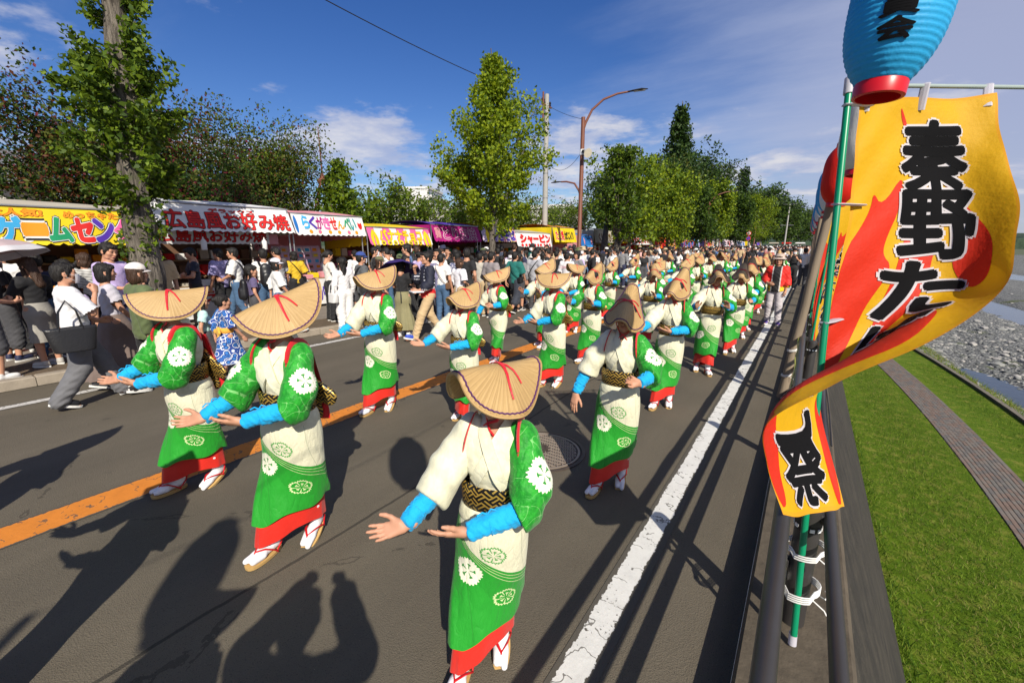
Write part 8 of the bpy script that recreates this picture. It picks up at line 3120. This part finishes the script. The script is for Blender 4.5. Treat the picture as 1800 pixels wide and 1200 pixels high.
p = person('person in white t-shirt with pink lettering on the back', (-6.15, 11.9, 0), 180, 'stand', False, 'loose', (.74, .71, .72), None, 'jeans', BLUE, m_denim, 'short', scale=1.0)
tx, tf = text_flat('CLASSIC')
tx = (tx - tx.min(0)) / (tx.max(0) - tx.min(0)) * np.array([.28, .07]) + np.array([-.14, 1.20])
lt_ = obj('lettering', mesh_data('lettering', np.array([(-a_, .150 + .0 * b_, b_) for a_, b_ in tx]), tf, pbr('print_pink', (.70, .20, .28), rough=.7), smooth=False), p)
person('person with pale bucket hat between the grey and lettered t-shirts', (-7.2, 11.6, 0), 150, 'stand', True, 'tee', (.58, .55, .25), None, 'midi', BEIGE, None, 'bob', None, 'bucket_hat', (.60, .56, .52), scale=.96)
person('man with bucket hat and red and yellow happi coat walking beside the fence', (-.62, 12.1, 0), -4, 'stand2', False, 'happi', WHITE, MATS['cloth_red_yellow'], 'trousers', (.46, .42, .44), None, 'bob', m_brown, 'bucket_hat', (.46, .37, .31), shoes=PURP, scale=1.0)
p = person('man in black photographing the parade beside the fence', (-.62, 22.6, 0), 0, 'phone', False, 'tee', BLACK, None, 'trousers', BLACK, None, 'short', mask=True, scale=1.05)
phone_in(p, 'phone', 'dark phone held up by the man in black by the fence')
person('person in white shirt behind the man in black by the fence', (-.25, 24.6, 0), 170, 'stand', False, 'shirt', WHITE, None, 'trousers', CHAR, scale=1.05)
person('man in red striped shirt and shorts standing in the road ahead', (-2.0, 28.5, 0), 170, 'stand2', False, 'loose', (.42, .13, .10), None, 'shorts', BEIGE, scale=1.06)
person('woman in navy and white yukata standing in the road ahead', (-1.25, 27.2, 0), 190, 'stand', True, 'yukata', WHITE, MATS['cloth_print'], 'yukata_skirt', WHITE, MATS['cloth_print'], 'bun', scale=1.0, obi=(.5, .5, .5))
# the person taking the picture stands behind the camera; the shadow lies on the road
person('photographer with raised arms standing at the fence behind the picture', (-.20, -.56, 0), 180 + 34, 'arms_up', False, 'jacket', CHAR, None, 'trousers', NAVY, scale=1.06)

# ---------------------------------------------------------------- the rest of the crowd
TOPS = [('tee', WHITE), ('loose', WHITE), ('tee', BLACK), ('loose', BLACK), ('shirt', GREY), ('tee', NAVY), ('long', CHAR), ('loose', BEIGE), ('tee', BLUE), ('shirt', WHITE), ('tee', LAV), ('loose', OLIVE), ('long', BLACK), ('tee', PINK), ('tee', GREY), ('loose', TEAL)]
TW = np.array([6, 6, 6, 5, 3, 3, 3, 2, 2, 3, 1, 1, 3, 1, 3, .7])
BOTS = [('trousers', BLACK), ('wide', BLACK), ('trousers', NAVY), ('jeans', BLUE), ('wide', BEIGE), ('cropped', CHAR), ('skirt', BLACK), ('skirt', BEIGE), ('midi', CHAR), ('shorts', BEIGE), ('trousers', GREY)]
BW = np.array([5, 3, 3, 3, 1.5, 2, 1.2, 1, 1, 1, 2])
NOUN = {'tee': 't-shirt', 'loose': 'tee', 'shirt': 'shirt', 'long': 'jumper'}
BN = {'trousers': 'trousers', 'wide': 'wide trousers', 'jeans': 'jeans', 'cropped': 'cropped trousers', 'skirt': 'long skirt', 'midi': 'skirt', 'shorts': 'shorts'}
STN = [(3.3, 'game stall'), (6.4, 'okonomiyaki stall'), (8.75, 'senbei stall'), (11.6, 'banana stall'), (14.5, 'chicken stall'), (17.1, 'yakisoba stall'), (20.6, 'red lettered stall'), (23.5, 'bright yellow stall'), (26, 'blue stall'), (29.5, 'cream tent'), (32.6, 'black lettered stall'), (38.3, 'potato stall'), (48, 'orange stalls'), (70, 'far blue stalls'), (500, 'last stalls')]
placed = [(o.location.x, o.location.y) for o in bpy.data.objects if o.type == 'EMPTY' and o.get('category') in ('person', 'dancer')]
seen = {}


def crowd(n, xr, yr, tries=40, rows=None, dmin=.42, ydist=1.0):
    k = 0
    for _ in range(n * tries):
        if k >= n:
            break
        q = RNG.uniform(0, 1) ** ydist
        y_ = yr[0] + (yr[1] - yr[0]) * q
        x_ = RNG.uniform(*xr)
        if any((x_ - a) ** 2 + (y_ - b_) ** 2 < dmin ** 2 for a, b_ in placed):
            continue
        if x_ > -5.3 and y_ < 24.5:
            continue
        if abs(x_ + 9.65) < .35 and any(abs(y_ - q_) < .45 for q_ in (2.6, 12.9, 19.8, 25.2)):
            continue
        placed.append((x_, y_))
        k += 1
        fem = RNG.uniform() < .5
        ti = TOPS[RNG.choice(len(TOPS), p=TW / TW.sum())]
        bi = BOTS[RNG.choice(len(BOTS), p=BW / BW.sum())]
        if not fem and bi[0] in ('skirt', 'midi'):
            bi = BOTS[0]
        pk = ['stand', 'stand2', 'walk', 'walk2', 'phone', 'hold', 'look', 'arms_up'][RNG.choice(8, p=[.26, .2, .12, .14, .06, .1, .1, .02])]
        hair = (['bob', 'long', 'pony', 'bun'][RNG.integers(4)] if fem else 'short')
        hat = None
        r_ = RNG.uniform()
        hatc = [WHITE, BLACK, NAVY, BEIGE, OLIVE][RNG.integers(5)]
        if r_ < .14:
            hat = 'cap'
        elif r_ < .19:
            hat = 'bucket_hat'
        if pk in ('walk', 'walk2'):
            rz_ = 180 + RNG.normal(0, 14) if RNG.uniform() < .7 else RNG.normal(0, 14)
        else:
            rz_ = RNG.choice([-90, 180, 150, -120, 0, 60], p=[.34, .24, .14, .14, .07, .07]) + RNG.normal(0, 20)
        mask = RNG.uniform() < .3
        place = 'by the ' + next(nm for lim, nm in STN if y_ < lim) if x_ < -8.0 else ('before the ' + next(nm for lim, nm in STN if y_ < lim) if x_ < -4.5 else 'in the road ahead' if y_ < 45 else 'far up the road')
        lb = '%s in %s %s and %s %s %s' % ('woman' if fem else 'man', CNAME[ti[1]], NOUN[ti[0]], CNAME[bi[1]], BN[bi[0]], place)
        if hat:
            lb = '%s with %s %s in %s %s and %s %s %s' % ('woman' if fem else 'man', CNAME[hatc], 'cap' if hat == 'cap' else 'sunhat', CNAME[ti[1]], NOUN[ti[0]], CNAME[bi[1]], BN[bi[0]], place)
        elif lb in seen:
            lb = lb.replace(' in ', ' with %s hair in ' % {'short': 'short', 'bob': 'bobbed', 'long': 'long', 'pony': 'tied', 'bun': 'pinned'}[hair], 1)
        if lb in seen:
            lb = lb.replace('long skirt', 'skirt').replace('red lettered', 'red').replace('black lettered', 'yellow').replace('bright yellow', 'yellow').replace('in the road ahead', 'up the road').replace('bucket hat', 'sunhat').replace('cropped trousers', 'trousers').replace('wide trousers', 'trousers') + {True: ', masked', False: ', walking' if 'walk' in pk else ', standing'}[mask]
        seen[lb] = 1
        z_ = 0 if x_ > KX else Z0
        person(lb, (x_, y_, z_), rz_, pk, fem, ti[0], ti[1], None, bi[0], bi[1], m_denim if bi[0] == 'jeans' else None, hair, m_brown if RNG.uniform() < .25 else None, hat, hatc, mask,
               [BLACK, WHITE, CHAR, NAVY][RNG.integers(4)], (.965 if fem else 1.05) + RNG.normal(0, .035), group='visitors around the stalls')


crowd(8, (-11.2, -9.6), (-0.8, 3.4))
crowd(52, (-11.2, -6.9), (7.2, 15.0), ydist=1.0)
crowd(52, (-11.0, -5.9), (13.0, 25.0))
crowd(52, (-10.5, -4.6), (24.5, 40))
crowd(30, (-8.5, -.7), (31, 62), dmin=.6)

# beyond these the visitors read as one mass
rng = np.random.default_rng(77)
cm = MB()
cmats = [pbr('far_cloth_%s' % n_, c_, rough=.85) for n_, c_ in (('white', (.66, .65, .64)), ('black', (.02, .02, .022)), ('grey', (.16, .16, .17)), ('navy', (.03, .035, .08)), ('sand', (.36, .28, .19)), ('pink', (.45, .22, .22)))] + [m_skin, m_dark]
for i in range(620):
    y_ = 40 + rng.gamma(2.0, 26)
    x_ = rng.uniform(-10.8, -.6) if y_ > 60 else rng.uniform(-10.8, -3.0)
    if y_ > 175:
        continue
    h_ = rng.normal(1.66, .07)
    a, b_ = int(rng.integers(0, 6)), int(rng.choice([1, 1, 2, 3, 4]))
    w = .19
    cm.tube([(x_, y_, 0), (x_, y_, h_ * .5)], [.10, .16], 5, b_, False)
    cm.tube([(x_, y_, h_ * .48), (x_, y_, h_ * .66), (x_, y_, h_ * .80), (x_, y_, h_ * .85)], [.17, .18, .20, .07], 6, a, True)
    for s_ in (-1, 1):
        cm.tube([(x_ + s_ * .20, y_, h_ * .80), (x_ + s_ * .24, y_ + .02, h_ * .62), (x_ + s_ * .22, y_ - .06, h_ * .46)], [.055, .045, .03], 4, a if rng.uniform() < .4 else 6, False)
    cm.tube([(x_, y_, h_ * .84), (x_, y_, h_ * .90), (x_, y_, h_ * .96)], [.06, .095, .06], 6, 6, True)
    cm.tube([(x_, y_ + .015, h_ * .90), (x_, y_ + .015, h_ * .97), (x_, y_ + .01, h_)], [.095, .105, .05], 6, 7 if rng.uniform() < .85 else 0, True)
kind(cm.build('crowd', cmats, smooth=True), 'stuff')
